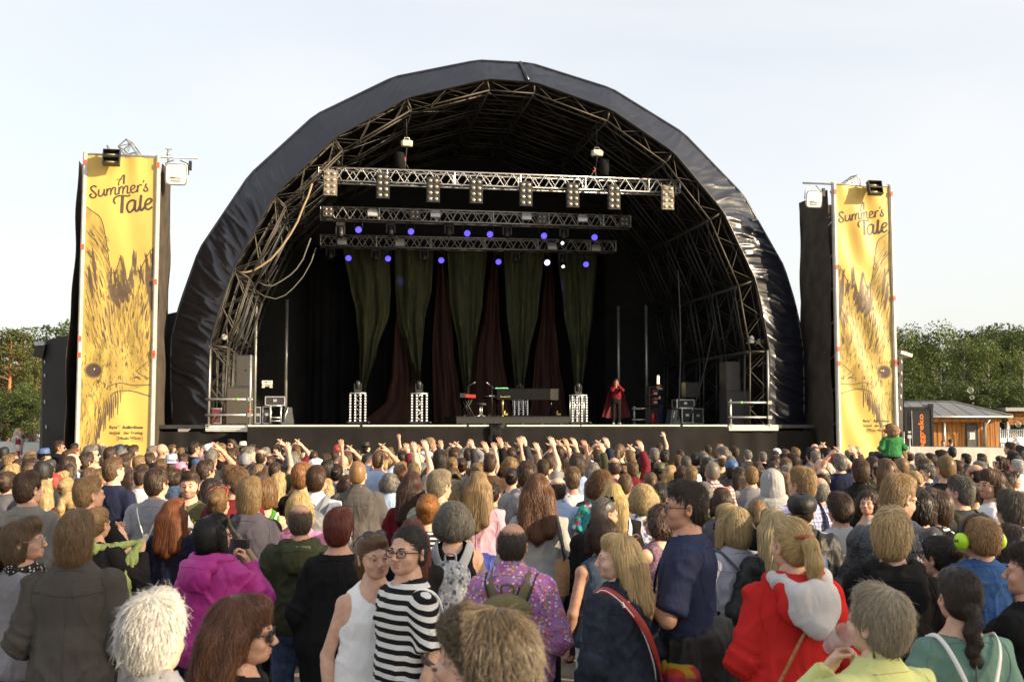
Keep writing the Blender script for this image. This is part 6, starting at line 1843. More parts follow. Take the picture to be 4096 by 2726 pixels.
# ---------------------------------------------------------------- people materials
def hairmat(col):
 key = 'hair %.3f %.3f %.3f' % tuple(col)
 if key in _mc: return _mc[key]
 m = leafmat(key,tuple(np.array(col) * .78),.6)
 nt_ = m.node_tree
 for l in list(nt_.links):
  if l.to_node.type == 'OUTPUT_MATERIAL': nt_.links.remove(l)
 b = nt_.nodes['Principled BSDF']; nt_.links.new(b.outputs[0],nt_.nodes['Material Output'].inputs[0])
 b.inputs['Roughness'].default_value = .42; b.inputs['Specular IOR Level'].default_value = .32
 b.inputs['Sheen Weight'].default_value = 0
 _mc[key] = m
 return m
HC = dict(bk=(.010,.009,.010),dk=(.022,.015,.011),br=(.055,.030,.017),lb=(.13,.075,.036),db=(.24,.15,.068),bl=(.44,.30,.135),gr=(.20,.185,.165),wh=(.52,.50,.46),rd=(.10,.022,.012),og=(.24,.085,.026),sg=(.10,.09,.08))
HN = dict(bk='black',dk='dark brown',br='brown',lb='light brown',db='dark blond',bl='blond',gr='grey',wh='white',rd='dark red',og='ginger',sg='dark grey')
SKINS = [(.50,.285,.195),(.56,.335,.235),(.46,.25,.165),(.60,.375,.275),(.40,.215,.14)]
def skinmat(i):
 c = SKINS[i % len(SKINS)]
 return mat('skin %d' % (i % len(SKINS)),c,.5,0,.15,22,.2,330,.35,sss=.0)
LIP = mat('lips',(.42,.20,.145),.4,0,.08); EYEW = mat('eye white',(.62,.60,.56),.25,0,0); IRIS = mat('iris',(.035,.025,.02),.15,0,0)
def stub(c): return mat('stubble %.2f' % c[0],tuple(.55 * np.array(SKINS[0]) + .3 * np.array(c)),.6,0,.25,60)
TC = dict(bk=(.010,.010,.011),nv=(.016,.020,.045),ch=(.035,.036,.040),gy=(.20,.20,.21),lg=(.38,.385,.40),wt=(.72,.72,.72),ol=(.055,.058,.030),gn=(.09,.26,.045),lgn=(.30,.45,.19),rd=(.50,.028,.022),mr=(.12,.014,.022),br=(.075,.045,.028),kh=(.24,.19,.12),bl=(.05,.10,.25),lb=(.33,.43,.62),dn=(.045,.075,.14),pk=(.55,.20,.34),mg=(.36,.022,.21),pu=(.055,.03,.075),ye=(.70,.66,.28),tq=(.10,.42,.44),tl=(.16,.30,.26),sl=(.085,.085,.105),be=(.50,.42,.30),lil=(.36,.36,.46),org=(.55,.16,.04),sage=(.25,.28,.20),cr=(.66,.60,.46))
TN = dict(bk='black',nv='navy',ch='charcoal',gy='grey',lg='pale grey',wt='white',ol='olive',gn='green',lgn='light green',rd='red',mr='burgundy',br='brown',kh='khaki',bl='blue',lb='light blue',dn='denim blue',pk='pink',mg='magenta',pu='dark purple',ye='pale yellow',tq='turquoise',tl='teal',sl='slate',be='beige',lil='lilac grey',org='orange',sage='sage',cr='cream')
def folds(m):
 n,l = m.node_tree.nodes,m.node_tree.links
 b = n['Principled BSDF']; tc = next(x for x in n if x.type == 'TEX_COORD')
 mp = n.new('ShaderNodeMapping'); mp.inputs['Scale'].default_value = (1,1,.5); mp.inputs['Rotation'].default_value = (.3,.5,.2)
 t = n.new('ShaderNodeTexNoise'); t.inputs['Scale'].default_value = 9; t.inputs['Detail'].default_value = 2.5; t.inputs['Distortion'].default_value = 1.6
 l.new(tc.outputs['Object'],mp.inputs[0]); l.new(mp.outputs[0],t.inputs[0])
 bp = n.new('ShaderNodeBump'); bp.inputs['Strength'].default_value = .55; bp.inputs['Distance'].default_value = .022
 l.new(t.outputs[0],bp.inputs['Height'])
 old = b.inputs['Normal'].links
 if old: l.new(old[0].from_socket,bp.inputs['Normal'])
 l.new(bp.outputs[0],b.inputs['Normal'])
 return m
def cloth(c,kind='knit'):
 col = TC[c] if isinstance(c,str) else c
 nm = 'cloth %s %s' % (kind,c)
 if nm in _mc: return _mc[nm]
 if kind == 'denim': return folds(mat(nm,col,.85,0,.35,22,.2,420,.2))
 if kind == 'leather': return mat(nm,col,.38,0,.3,12,.35,70,.5)
 if kind == 'shell': return folds(mat(nm,col,.55,0,.08,5,.1,150,.35))
 return folds(mat(nm,col,.88,0,.10,6,.12,420,.10))
def patterned(nm,build):
 if nm in _mc: return _mc[nm]
 m = mat(nm,(.5,.5,.5),.85,0,0,bump=.3,bscale=160,spec=.15)
 n,l = m.node_tree.nodes,m.node_tree.links
 tc = next(x for x in n if x.type == 'TEX_COORD')
 l.new(build(n,l,tc.outputs['Object']),n['Principled BSDF'].inputs['Base Color'])
 return folds(m)
def _mathn(n,l,op,a,b=None):
 x = n.new('ShaderNodeMath'); x.operation = op
 for i,v in enumerate((a,b)):
  if v is None: continue
  if isinstance(v,(int,float)): x.inputs[i].default_value = v
  else: l.new(v,x.inputs[i])
 return x.outputs[0]
def _mixc(n,l,f,a,b):
 x = n.new('ShaderNodeMix'); x.data_type = 'RGBA'; l.new(f,x.inputs[0])
 for i,v in ((6,a),(7,b)):
  if isinstance(v,tuple): x.inputs[i].default_value = (*v,1)
  else: l.new(v,x.inputs[i])
 return x.outputs[2]
def stripes(nm,c1,c2,per,duty=.5,warp=.25,axis=2):
 def b(n,l,co_):
  sx = n.new('ShaderNodeSeparateXYZ'); l.new(co_,sx.inputs[0])
  nz = n.new('ShaderNodeTexNoise'); nz.inputs['Scale'].default_value = 5; l.new(co_,nz.inputs[0])
  z = _mathn(n,l,'ADD',sx.outputs[axis],_mathn(n,l,'MULTIPLY',nz.outputs[0],warp * per))
  z = _mathn(n,l,'ADD',z,_mathn(n,l,'MULTIPLY',_mathn(n,l,'MAXIMUM',_mathn(n,l,'SUBTRACT',_mathn(n,l,'ABSOLUTE',sx.outputs[0]),.17),0),.5))
  f = _mathn(n,l,'GREATER_THAN',_mathn(n,l,'FRACT',_mathn(n,l,'DIVIDE',z,per)),duty)
  return _mixc(n,l,f,c1,c2)
 return patterned(nm,b)
def plaid(nm,base,c1,c2,per):
 def b(n,l,co_):
  sx = n.new('ShaderNodeSeparateXYZ'); l.new(co_,sx.inputs[0])
  u = _mathn(n,l,'DIVIDE',_mathn(n,l,'ADD',sx.outputs[0],sx.outputs[1]),per); v = _mathn(n,l,'DIVIDE',sx.outputs[2],per)
  fu = _mathn(n,l,'FRACT',u); fv = _mathn(n,l,'FRACT',v)
  a = _mixc(n,l,_mathn(n,l,'MULTIPLY',_mathn(n,l,'LESS_THAN',fu,.34),.6),base,c1)
  a = _mixc(n,l,_mathn(n,l,'MULTIPLY',_mathn(n,l,'LESS_THAN',fv,.34),.6),a,c1)
  a = _mixc(n,l,_mathn(n,l,'MULTIPLY',_mathn(n,l,'LESS_THAN',_mathn(n,l,'ABSOLUTE',_mathn(n,l,'SUBTRACT',fu,.67)),.07),.8),a,c2)
  return _mixc(n,l,_mathn(n,l,'MULTIPLY',_mathn(n,l,'LESS_THAN',_mathn(n,l,'ABSOLUTE',_mathn(n,l,'SUBTRACT',fv,.67)),.07),.8),a,c2)
 return patterned(nm,b)
def floral(nm,base,cols,scale,size=.32):
 def b(n,l,co_):
  nz = n.new('ShaderNodeTexNoise'); nz.inputs['Scale'].default_value = scale * .8; l.new(co_,nz.inputs[0])
  vm = n.new('ShaderNodeVectorMath'); vm.operation = 'MULTIPLY_ADD'; l.new(nz.outputs[1],vm.inputs[0]); vm.inputs[1].default_value = (.35 / scale,) * 3; l.new(co_,vm.inputs[2])
  vo = n.new('ShaderNodeTexVoronoi'); vo.inputs['Scale'].default_value = scale; l.new(vm.outputs[0],vo.inputs[0])
  r = n.new('ShaderNodeValToRGB'); r.color_ramp.interpolation = 'CONSTANT'
  for i,c in enumerate(cols):
   e = r.color_ramp.elements[i] if i < 2 else r.color_ramp.elements.new(i / len(cols))
   e.position = i / len(cols); e.color = (*c,1)
  sp = n.new('ShaderNodeSeparateXYZ'); l.new(vo.outputs['Color'],sp.inputs[0]); l.new(sp.outputs[0],r.inputs[0])
  return _mixc(n,l,_mathn(n,l,'LESS_THAN',vo.outputs['Distance'],size),base,r.outputs[0])
 return patterned(nm,b)
# ---------------------------------------------------------------- hats and glasses, in head space
def hatmesh(kind):
 if ('hat',kind) in HAIRS: return HAIRS[('hat',kind)]
 q = MB(); n = 28
 rings = {'cap': [(.088,.107,.065),(.090,.110,.10),(.088,.106,.145),(.072,.088,.185),(.04,.05,.203),(.004,.005,.206)],
    'bea': [(.090,.110,.045),(.095,.115,.07),(.096,.114,.12),(.090,.105,.17),(.066,.078,.215),(.03,.04,.235),(.004,.004,.238)],
    'fed': [(.088,.108,.085),(.090,.110,.10),(.090,.108,.15),(.080,.096,.205),(.058,.072,.22),(.02,.03,.205),(.003,.003,.203)],
    'flat': [(.090,.112,.075),(.100,.125,.105),(.102,.126,.14),(.085,.105,.175),(.05,.06,.192),(.004,.004,.196)],
    'bucket': [(.088,.108,.075),(.089,.108,.12),(.078,.095,.175),(.06,.075,.190),(.004,.004,.194)]}[kind]
 P = []
 for a,b,z in rings:
  P.append([(a * math.cos(2 * math.pi * k / n),-.017 + b * math.sin(2 * math.pi * k / n),z + (.008 * math.sin(2 * math.pi * k / n) if kind != 'bea' else -.012 * math.sin(2 * math.pi * k / n))) for k in range(n + 1)])
 q.grid(P)
 if kind in ('cap','flat'):
  B = []
  L_ = .07 if kind == 'cap' else .035
  for j in range(5):
   B.append([((.083 - .006 * j) * math.sin(t),.02 + (.083 * math.cos(t) * .9) + L_ * j / 4 * math.cos(t) ** .7,.075 - .022 * (math.sin(t) ** 2) - .010 * (j / 4)) for t in np.linspace(-1.35,1.35,15)])
  q.grid(B); q.grid([[(x,y,z - .004) for x,y,z in r] for r in B][::-1])
  q.ell((0,-.017,rings[-1][2]),(.008,.008,.005),None,8,5)
 if kind in ('fed','bucket'):
  W_ = .055 if kind == 'fed' else .035
  for dz in (0,-.004):
   B = []
   for j in range(5):
    g = j / 4
    B.append([((.088 + W_ * g) * math.cos(2 * math.pi * k / n),-.017 + (.108 + W_ * g) * math.sin(2 * math.pi * k / n),rings[0][2] + dz - (.006 if kind == 'fed' else .03) * g + (.018 * g * abs(math.cos(2 * math.pi * k / n)) if kind == 'fed' else 0)) for k in range(n + 1)])
   q.grid(B if dz else B[::-1])
 if kind == 'fed':
  q.grid([[(a * math.cos(2 * math.pi * k / n),-.017 + b * math.sin(2 * math.pi * k / n),z) for k in range(n + 1)] for a,b,z in ((.091,.111,.088),(.0925,.1125,.118))],1)
 me = tomesh('hat',q.v,q.f,[None,None] if kind == 'fed' else [None],q.m,True)
 HAIRS[('hat',kind)] = me
 return me
def glassmesh(kind):
 if ('gl',kind) in HAIRS: return HAIRS[('gl',kind)]
 q = MB(); r = .0018 if kind == 'thin' else .0028
 for s_ in (-1,1):
  c = np.array((s_ * .033,.104,.060))
  lo = [c + np.array((.0235 * np.sign(math.cos(t)) * abs(math.cos(t)) ** .6,-.006 * abs(math.cos(t)) * (1 if s_ * math.cos(t) > 0 else .1),(.0165 if kind != 'sun' else .020) * np.sign(math.sin(t)) * abs(math.sin(t)) ** .7)) for t in np.linspace(0,2 * math.pi,19)]
  q.tube(lo,r,6)
  q.tube([(s_ * .056,.099,.066),(s_ * .074,.075,.067),(s_ * .082,.0,.062),(s_ * .083,-.012,.050)],r,5)
  if kind == 'sun': q.add([c] + lo[:-1],[(0,k + 1,(k + 1) % 18 + 1) if s_ > 0 else (0,(k + 1) % 18 + 1,k + 1) for k in range(18)],1)
 q.tube([(-.010,.105,.064),(0,.109,.066),(.010,.105,.064)],r,5)
 me = tomesh('glasses',q.v,q.f,[None,None],q.m,q.s); HAIRS[('gl',kind)] = me
 return me
LENS = mat('dark lens',(.008,.008,.010),.06,0,0,spec=.8)
# ---------------------------------------------------------------- assembling a person
def headframe(yaw=0,pitch=0,tilt=0,fwd=0.0,hs=1.0,down=0.0):
 M = rotz(-R(yaw)) @ rotx(R(pitch)) @ roty(R(tilt))
 return (np.array((0,fwd,1.56 - down)),M,hs)
ARCH = {}
PARTN = dict(tee='t_shirt',shirt='shirt',hoodie='hoodie',jacket='jacket',tank='tank_top',sweater='sweater',dress='dress')
def archetype(sex,arms,style,head,girth=1.0,res=.016,seed=0,stance=.0,hres=.0065,stubble=False,**kw):
 key = (sex,str(arms),style,str(head),girth,res,seed,stance,hres,stubble,str(sorted(kw.items())))
 if key in ARCH: return ARCH[key]
 A = arms_of(arms,sex); hf = headframe(**head)
 V,F_,M_ = bodymesh(sex,A,girth,max(res,.015),hres,hf,stance=stance,stubble=stubble)
 body = tomesh('person',V,F_,[None] * 6,M_)
 tv,tq = topmesh(sex,A,style,girth,res,seed,**kw); top = tomesh(PARTN[style],tv,tq,[None])
 tk = ('tr',sex,girth,stance,max(res,.02))
 if tk not in ARCH:
  pv,pq = trousermesh(sex,girth,max(res,.02),seed,stance); ARCH[tk] = tomesh('trousers',pv,pq,[None])
 sk = ('shoe',stance)
 if sk not in ARCH:
  sv,sq = shoemesh(stance); ARCH[sk] = tomesh('shoes',sv,sq,[None])
 ARCH[key] = (body,top,ARCH[tk],ARCH[sk],hf,A)
 return ARCH[key]
def oslot(o,i,m):
 o.material_slots[i].link = 'OBJECT'; o.material_slots[i].material = m
def child(name,me,parent,m,M=None):
 o = bpy.data.objects.new(name,me); C.objects.link(o); o.parent = parent
 if M is not None: o.matrix_local = M
 for i,x in enumerate(m if isinstance(m,(list,tuple)) else [m]): oslot(o,i,x)
 return o
def H4(hf,extra=None,sc=1.0):
 hp,hM,hs = hf
 M = Matrix.Translation(Vector(hp)) @ Matrix([list(map(float,r)) for r in hM]).to_4x4() @ Matrix.Scale(hs * sc,4)
 return M @ extra if extra is not None else M
from mathutils.bvhtree import BVHTree
def seams(tp,style):
 key = ('seam',tp.name)
 if key in ARCH: return ARCH[key]
 v = np.zeros(len(tp.vertices) * 3,np.float32); tp.vertices.foreach_get('co',v)
 T = BVHTree.FromPolygons([tuple(x) for x in v.reshape(-1,3)],[tuple(p.vertices) for p in tp.polygons])
 q = MB()
 def line(pts,r=.0028,dirv=(0,1,0)):
  o = []
  for x,z in pts:
   h = T.ray_cast(Vector((x,-.9,z)),Vector(dirv),1.2)
   if h[0] is not None and h[0].y < .05: o.append(np.array(h[0]) + np.array((0,-.0006,0)))
  if len(o) > 3: q.tube(o,r,5)
 L = np.linspace
 if style in ('shirt','jacket'):
  line([(x,1.345 + .02 * abs(x) / .16) for x in L(-.175,.175,30)])
  line([(.0,z) for z in L(1.335,.95,26)],.0022)
  line([(x,1.47 - 1.2 * x * x) for x in L(-.075,.075,16)],.0035)
 if style in ('hoodie','sweater','tee'): line([(x,1.445 - 1.5 * x * x) for x in L(-.09,.09,18)],.003)
 if style != 'tank':
  for s_ in (-1,1): line([(s_ * (.150 + .030 * math.sin(math.pi * t)),1.44 - .21 * t) for t in L(0,1,18)],.0025)
 if style == 'hoodie':
  line([(x,.90) for x in L(-.16,.16,26)],.003)
 ARCH[key] = tomesh('seam',q.v,q.f,[None],q.m,q.s) if q.v else None
 return ARCH[key]
PEOPLE = []
def person(px,py,d,yaw=0,sex='m',hair='sh',hc='br',style='tee',top=None,topc='bk',kind='knit',trous='dn',arms=('down','down'),head=None,girth=1.0,res=.018,seed=0,skin=0,hat=None,hatc='bk',glasses=None,label=None,group=None,hi=False,h=None,z=None,hscale=1.0,pos=None,stance=0.0,hres=.0075,stubble=False,glc=None,var=None,who=None,beard=None,brow=None,**kw):
 head = dict(head or {})
 if pos is None:
  p = at(px,py,d)
  if z is None:
   H = p[2] if h is None else h; zb = 0.0
   if h is not None: zb = p[2] - h
  else: zb = z; H = p[2] - z
  pos = (p[0],d,zb)
 else: H = h
 kc = 1.56 - (head.get('down',0)) + .19 * head.get('hs',1.0)
 H = H * 1.75 / kc
 hd = dict(yaw=0,pitch=0,tilt=0,fwd=0.0,hs=1.0,down=0.0); hd.update(head)
 body,tp,tr,sh,hf,A = archetype(sex,arms,style,hd,girth,res,seed,stance,hres,stubble,**kw)
 o = bpy.data.objects.new('person',body); C.objects.link(o)
 o.location = Vector(pos); o.rotation_euler = (0,0,-R(yaw)); k = H / 1.75
 wk = k ** .5
 o.scale = (wk * .97 + .03,wk * .97 + .03,k)
 hcol = HC[hc] if isinstance(hc,str) else hc
 for i,m in enumerate((skinmat(skin),LIP,EYEW,IRIS,hairmat(brow or tuple(np.array(hcol) * .6)),stub(beard or hcol))): oslot(o,i,m)
 if hair not in (None,'bd','hood'):
  v = var if var is not None else (int(abs(px) * 7 + py) % 2)
  child('hair',hairmesh(hair,hi,v),o,hairmat(hcol),H4(hf,Matrix.Translation((0,-.015,.09)) @ Matrix.Scale(min(max(hscale,.985),1.04),4) @ Matrix.Translation((0,.015,-.09))))
 if hair == 'hood': child('hood',hairmesh('hood'),o,cloth(topc,kind),H4(hf))
 child(PARTN[style],tp,o,top or cloth(topc,kind))
 if res < .0155:
  sm_ = seams(tp,style)
  if sm_: child('seam',sm_,o,top or cloth(topc,kind))
 child('trousers',tr,o,cloth(trous,'denim' if trous == 'dn' else 'knit'))
 child('shoes',sh,o,[RUBBER,cloth('br','leather'),cloth('lg','leather')][(seed + int(px)) % 3])
 if hat: child({'cap': 'cap','bea': 'beanie','fed': 'hat','flat': 'flat_cap','bucket': 'hat'}[hat],hatmesh(hat),o,[cloth(hatc,'shell'),cloth('bk')] if hat == 'fed' else cloth(hatc,'shell'),H4(hf,Matrix.Rotation(R(180),4,'Z') if hat == 'cap' and seed % 2 and False else None,1.02))
 if glasses:
  kd,up = (glasses.split('_') + [''])[:2]
  ex = Matrix.Translation((0,-.030,.078)) @ Matrix.Rotation(R(30),4,'X') if up == 'up' else None
  child('glasses' if kd != 'sun' else 'sunglasses',glassmesh(kd),o,[glc or (BLACK if kd != 'thin' else STEEL),LENS],H4(hf,ex,1.0 if not up else 1.03))
 tag(o,label,'person',group)
 PEOPLE.append((o,px,py,d,who,label,hf,A,H))
 return o
# ================================================================ THE NEAREST PEOPLE AND THE THINGS THEY CARRY
def hero(px,py,d,**k):
 k.setdefault('res',.0115 if d < 7.5 else .014); k.setdefault('hres',.0055); k.setdefault('amp',.023)
 k.setdefault('group',GRP_)
 d *= 1.10 if 4 < d < 7.6 else 1.06 if d < 4 else 1.03
 o = person(px,py,d,**k)
 PLACED_.append(((px - CX) / FPX * d,d,px,py,.2 * FPX / d))
 return o
PLACED_ = []
GRP_ = 'people in the festival crowd'
def W(o,p):
 return np.array(pmat(o) @ Vector(tuple(map(float,p))))
def prop(name,o,at_,label,cat,group=None):
 return empty(name,W(o,at_),label,cat,group)
def strapmesh(mb,pts,wd,mi=0,n=5,up=None,cen=(0,0)):
 q = smoothline(pts,n); d = np.gradient(q,axis=0); d /= np.linalg.norm(d,axis=1)[:,None] + 1e-9
 rows = []
 for p,t in zip(q,d):
  out = np.array((p[0] - cen[0],p[1] - cen[1],.6 * max(0,p[2] - 1.38) / .1 * .12)); out /= np.linalg.norm(out) + 1e-9
  s_ = np.cross(t,out); s_ /= np.linalg.norm(s_) + 1e-9; out = np.cross(s_,t)
  p = p + out * .014
  rows.append([p + s_ * wd / 2,p + s_ * wd * .45 + out * .005,p - s_ * wd * .45 + out * .005,p - s_ * wd / 2,p - out * .004,p + s_ * wd / 2])
 mb.grid(rows,mi)
def place(mb,o,name,m,parent):
 M = pmat(o); mb.v = [tuple(M @ Vector(v)) for v in mb.v]
 return mb.build(name,m,parent)
def fieldprop(f,o,name,m,parent,wr=.0,seed=0):
 V,Q = f.mesh()
 if wr: V = wrinkle(V,vnormals(V,Q),wr,seed,[])
 M = np.array(pmat(o)); V = V @ M[:3,:3].T + M[:3,3]
 return link(name,tomesh(name,V,Q,m if isinstance(m,list) else [m]),parent)
def backpack(o,label,m,m2,mstrap,size=(.15,.085,.22),zc=1.17,y=-.205,pocket=True,edge=None,girth=1.0,drawstring=False):
 e = prop('backpack',o,(0,y,zc - size[2]),label,'backpack')
 f = Field((-.24,-.42,zc - .34),(.24,-.06,zc + .36),.011)
 f.ell((0,y,zc - .02),(size[0],size[1],size[2]),0)
 f.cone((-size[0] * .6,y,zc - size[2] * .55),(size[0] * .6,y,zc - size[2] * .55),size[1] * .9,size[1] * .9,.05)
 f.cone((-size[0] * .45,y,zc + size[2] * .55),(size[0] * .45,y,zc + size[2] * .55),size[1] * .75,size[1] * .75,.05)
 f.cone((0,y,zc - size[2] * .6),(0,y,zc + size[2] * .5),size[0] * .75,size[0] * .6,.04,clip=((0,y - size[1],0),(0,-1,0)))
 fieldprop(f,o,'bag',m,e,.010,3)
 if pocket:
  f = Field((-.2,-.46,zc - .3),(.2,-.15,zc + .2),.010)
  f.ell((0,y - size[1] * .85,zc - size[2] * .40),(size[0] * .75,.035,size[2] * .42),0)
  fieldprop(f,o,'front_pocket',m2,e,.006,5)
 for s_ in (-1,1):
  q = MB()
  g = girth
  strapmesh(q,[(s_ * .065,y + .05,zc + size[2] * .72),(s_ * .095,-.115 * g,1.405),(s_ * .105,-.065,1.452),(s_ * .110,.0,1.458),(s_ * .115,.075,1.41),(s_ * .125,.125 * g,1.30),(s_ * .150,.10,1.15),(s_ * .175,-.02,1.08),(s_ * .14,-.13,1.02)],.070)
  if edge:
   for dx in (-.034,.034): q.tube(smoothline([(s_ * .065 + dx,y + .045,zc + size[2] * .72),(s_ * .095 + dx,-.122 * g,1.41),(s_ * .105 + dx,-.068,1.460),(s_ * .110 + dx,.0,1.466),(s_ * .115 + dx,.08,1.416)],4),.005,5,1)
  place(q,o,'shoulder_strap',[mstrap,edge or mstrap],e)
 q = MB(); q.tube(smoothline([(-.035,y + .045,zc + size[2] * .85),(-.03,y + .03,zc + size[2] + .03),(.03,y + .03,zc + size[2] + .03),(.035,y + .045,zc + size[2] * .85)],4),.008,6); place(q,o,'handle',mstrap,e)
 return e
def cup(o,c,label,m,r=.04,h=.12,tilt=0.0,cat='cup'):
 q = MB(); M = rotx(tilt); c = np.array(c)
 q.tube([c + M @ np.array((0,0,z)) for z in (-h / 2,-h / 2 + .004,h / 2)],[r * .6,r * .74,r],14,cap=False); q.disc(c + M @ np.array((0,0,-h / 2)),M @ np.array((0,0,1)),r * .72,14)
 M_ = pmat(o); q.v = [tuple(M_ @ Vector(v)) for v in q.v]
 t = q.build('cup',m); tag(t,label,cat); return t
CUPM = mat('clear cup',(.75,.75,.74),.2,0,0,alpha=.6)
def heroes():
 st = lambda *a,**k: stripes(*a,**k)
 o = hero(306,2047,5.0,yaw=-6,hair='ml',hc=(.19,.115,.055),style='shirt',topc=(.070,.064,.056),arms=('front','front'),girth=1.0,seed=1,hi=True,amp=.022,trous='dn',hscale=1.0,who=('shaggy dark blond hair','dark grey shirt'),label='person with shaggy dark blond hair in a dark grey collared shirt, back turned')
 o = hero(104,2076,5.5,yaw=52,sex='f',hair='ml',hc=(.14,.085,.045),style='tee',topc=(.21,.20,.215),sleeve=1.8,arms=('down','pocket'),head=dict(yaw=30,pitch=3),glasses='thin',hi=True,trous='nv',seed=2,who=('curly light brown hair and glasses','pale grey top'),label='person with curly light brown hair and thin glasses in profile, patterned scarf at the neck')
 f = Field((-.16,-.16,1.36),(.16,.16,1.56),.009)
 for k in range(14):
  a = k * 2 * math.pi / 14; b = (k + 1) * 2 * math.pi / 14
  f.cone((.078 * math.cos(a),.005 + .075 * math.sin(a),1.455 + .012 * math.sin(3 * a)),(.078 * math.cos(b),.005 + .075 * math.sin(b),1.455 + .012 * math.sin(3 * b)),.034,.034,.01)
 V,Q = f.mesh(); V = wrinkle(V,vnormals(V,Q),.010,4,[])
 child('scarf',tomesh('scarf',V,Q,[None]),o,floral('black white scarf',(.02,.02,.02),[(.5,.5,.48),(.1,.1,.1),(.6,.58,.52)],60,.3))
 o = hero(390,2029,6.9,yaw=14,sex='f',hair='bu',hc='db',style='sweater',topc=(.012,.012,.013),arms=(((.34,.06,1.19),(.27,.14,1.42),(-.4,1,0),'curl'),'down'),hi=True,trous='ch',seed=1,who=('a dark blond bun','black sweater'),label='person with a dark blond bun in a black sweater holding up a green scarf')
 A = PEOPLE[-1][7][0]; hnd = A[2] + (A[2] - A[1]) / np.linalg.norm(A[2] - A[1]) * .075
 e = prop('green_scarf',o,hnd,'crinkled pale green scarf stretched from the shoulder to a raised fist','scarf')
 GS = mat('green scarf cloth',(.27,.33,.12),.85,0,.25,6,.5,60,.15,stretch=(3,3,1))
 def clothtube(pts,r,seed):
  f = Field(np.min(pts,0) - .14,np.max(pts,0) + .14,.011)
  for a,b,r1,r2 in zip(pts[:-1],pts[1:],r[:-1],r[1:]): f.cone(a,b,r1,r2,.03)
  V,Q = f.mesh(); N = vnormals(V,Q); P = V + seed
  w_ = np.abs(vnoise(np.column_stack([P[:,0] * 30,P[:,1] * 30,P[:,2] * 4]),3)) + .5 * np.abs(vnoise(np.column_stack([P[:,0] * 60,P[:,1] * 60,P[:,2] * 9]),4))
  return V - N * (w_ * .016)[:,None],Q
 M = np.array(pmat(o))
 for nm,pts,r in (('stretched_end',[(-.05,-.13,1.46),(.05,-.10,1.45),(.15,.0,1.46),tuple(hnd)],[.05,.042,.034,.03]),('hanging_end',[tuple(hnd),(hnd[0] + .0,hnd[1] - .12,1.36),(hnd[0] - .01,hnd[1] - .17,1.20),(hnd[0] - .02,hnd[1] - .18,1.05),(hnd[0] + .03,hnd[1] - .18,.95)],[.03,.05,.060,.075,.05])):
  V,Q = clothtube([np.array(p,float) for p in pts],r,2.0); V = V @ M[:3,:3].T + M[:3,3]; link(nm,tomesh(nm,V,Q,[GS]),e)
 e = prop('tote_bag',o,(.20,-.02,.62),'black tote bag with yellow lettering hanging at the scarf holder\'s hip','bag')
 f = Field((.0,-.2,.55),(.42,.2,1.0),.012); f.ell((.22,.0,.76),(.14,.055,.20),0); f.cone((.10,0,.66),(.34,0,.66),.05,.05,.04); fieldprop(f,o,'bag',cloth('bk'),e,.012,2)
 q = MB(); strapmesh(q,[(.14,-.02,.92),(.16,-.03,1.15),(.13,-.07,1.42),(.12,0,1.45),(.15,.08,1.38),(.19,.09,1.15),(.24,.04,.92)],.025); place(q,o,'strap',cloth('bk'),e)
 for k,s_ in enumerate(('FILM','FILM','FILM')):
  V_,F_ = textmesh(s_,.03); kk = .055; Wd = V_[:,0].max() * kk; q = MB(); q.add([(.225 - Wd / 2 + x * kk,-.058 - .004 * (k == 1),.80 - k * .055 + y * kk) for x,y,_ in V_],F_,0,False); place(q,o,'lettering',mat('yellow print',(.65,.5,.04),.6,0,0),e)
 o = hero(858,2060,6.0,yaw=24,sex='f',hair='bo',hc='bk',hscale=.93,style='hoodie',topc='mg',kind='shell',arms=('face','pocket'),head=dict(yaw=28,pitch=4),glasses='thick',hi=True,trous='ch',girth=1.16,hem=.80,seed=3,amp=.020,who=('a black bob','magenta hooded jacket'),label='person with black hair in a magenta hooded rain jacket, raising something to the mouth')
 A = PEOPLE[-1][7][0]; c = A[2] + (A[2] - A[1]) * .36
 e = prop('pocket_camera',o,c,'small dark camera held to the face by the magenta jacket wearer','camera')
 q = MB(); q.box(c + np.array((-.03,.04,.03)),(.10,.03,.06)); q.tube([c + np.array((-.03,.05,.03)),c + np.array((-.03,.085,.03))],[.022,.018],12); place(q,o,'camera_body',BLACK,e)
 o = hero(697,1997,8.2,yaw=6,sex='f',hair='lo',hscale=1.08,hc=(.21,.065,.020),style='tee',topc=(.018,.018,.038),arms=('front','front'),hi=True,sleeve=.9,trous='nv',girth=1.08,who=('long wavy ginger hair','navy top'),label='person with long wavy ginger hair over a navy top')
 o = hero(1000,1912,8.0,yaw=2,hair='ml',hc=(.26,.17,.075),style='tee',topc=(.075,.070,.088),arms=('front','cross'),girth=1.14,hi=True,trous='bk',seed=2,who=('shaggy blond hair','slate t shirt'),label='person with shaggy blond hair in a slate t shirt with a khaki shoulder strap')
 e = prop('shoulder_bag',o,(-.2,.1,.95),'khaki shoulder bag on the slate t shirt wearer','bag')
 q = MB(); strapmesh(q,[(.17,-.10,1.0),(.05,-.165,1.22),(-.10,-.125,1.41),(-.12,-.05,1.458),(-.12,.05,1.44),(-.06,.15,1.28),(.1,.17,1.1)],.040); place(q,o,'strap',cloth((.11,.09,.06)),e)
 f = Field((.1,-.2,.78),(.4,.3,1.1),.014); f.ell((.24,.04,.93),(.06,.12,.11),0); fieldprop(f,o,'bag',cloth('kh'),e,.008)
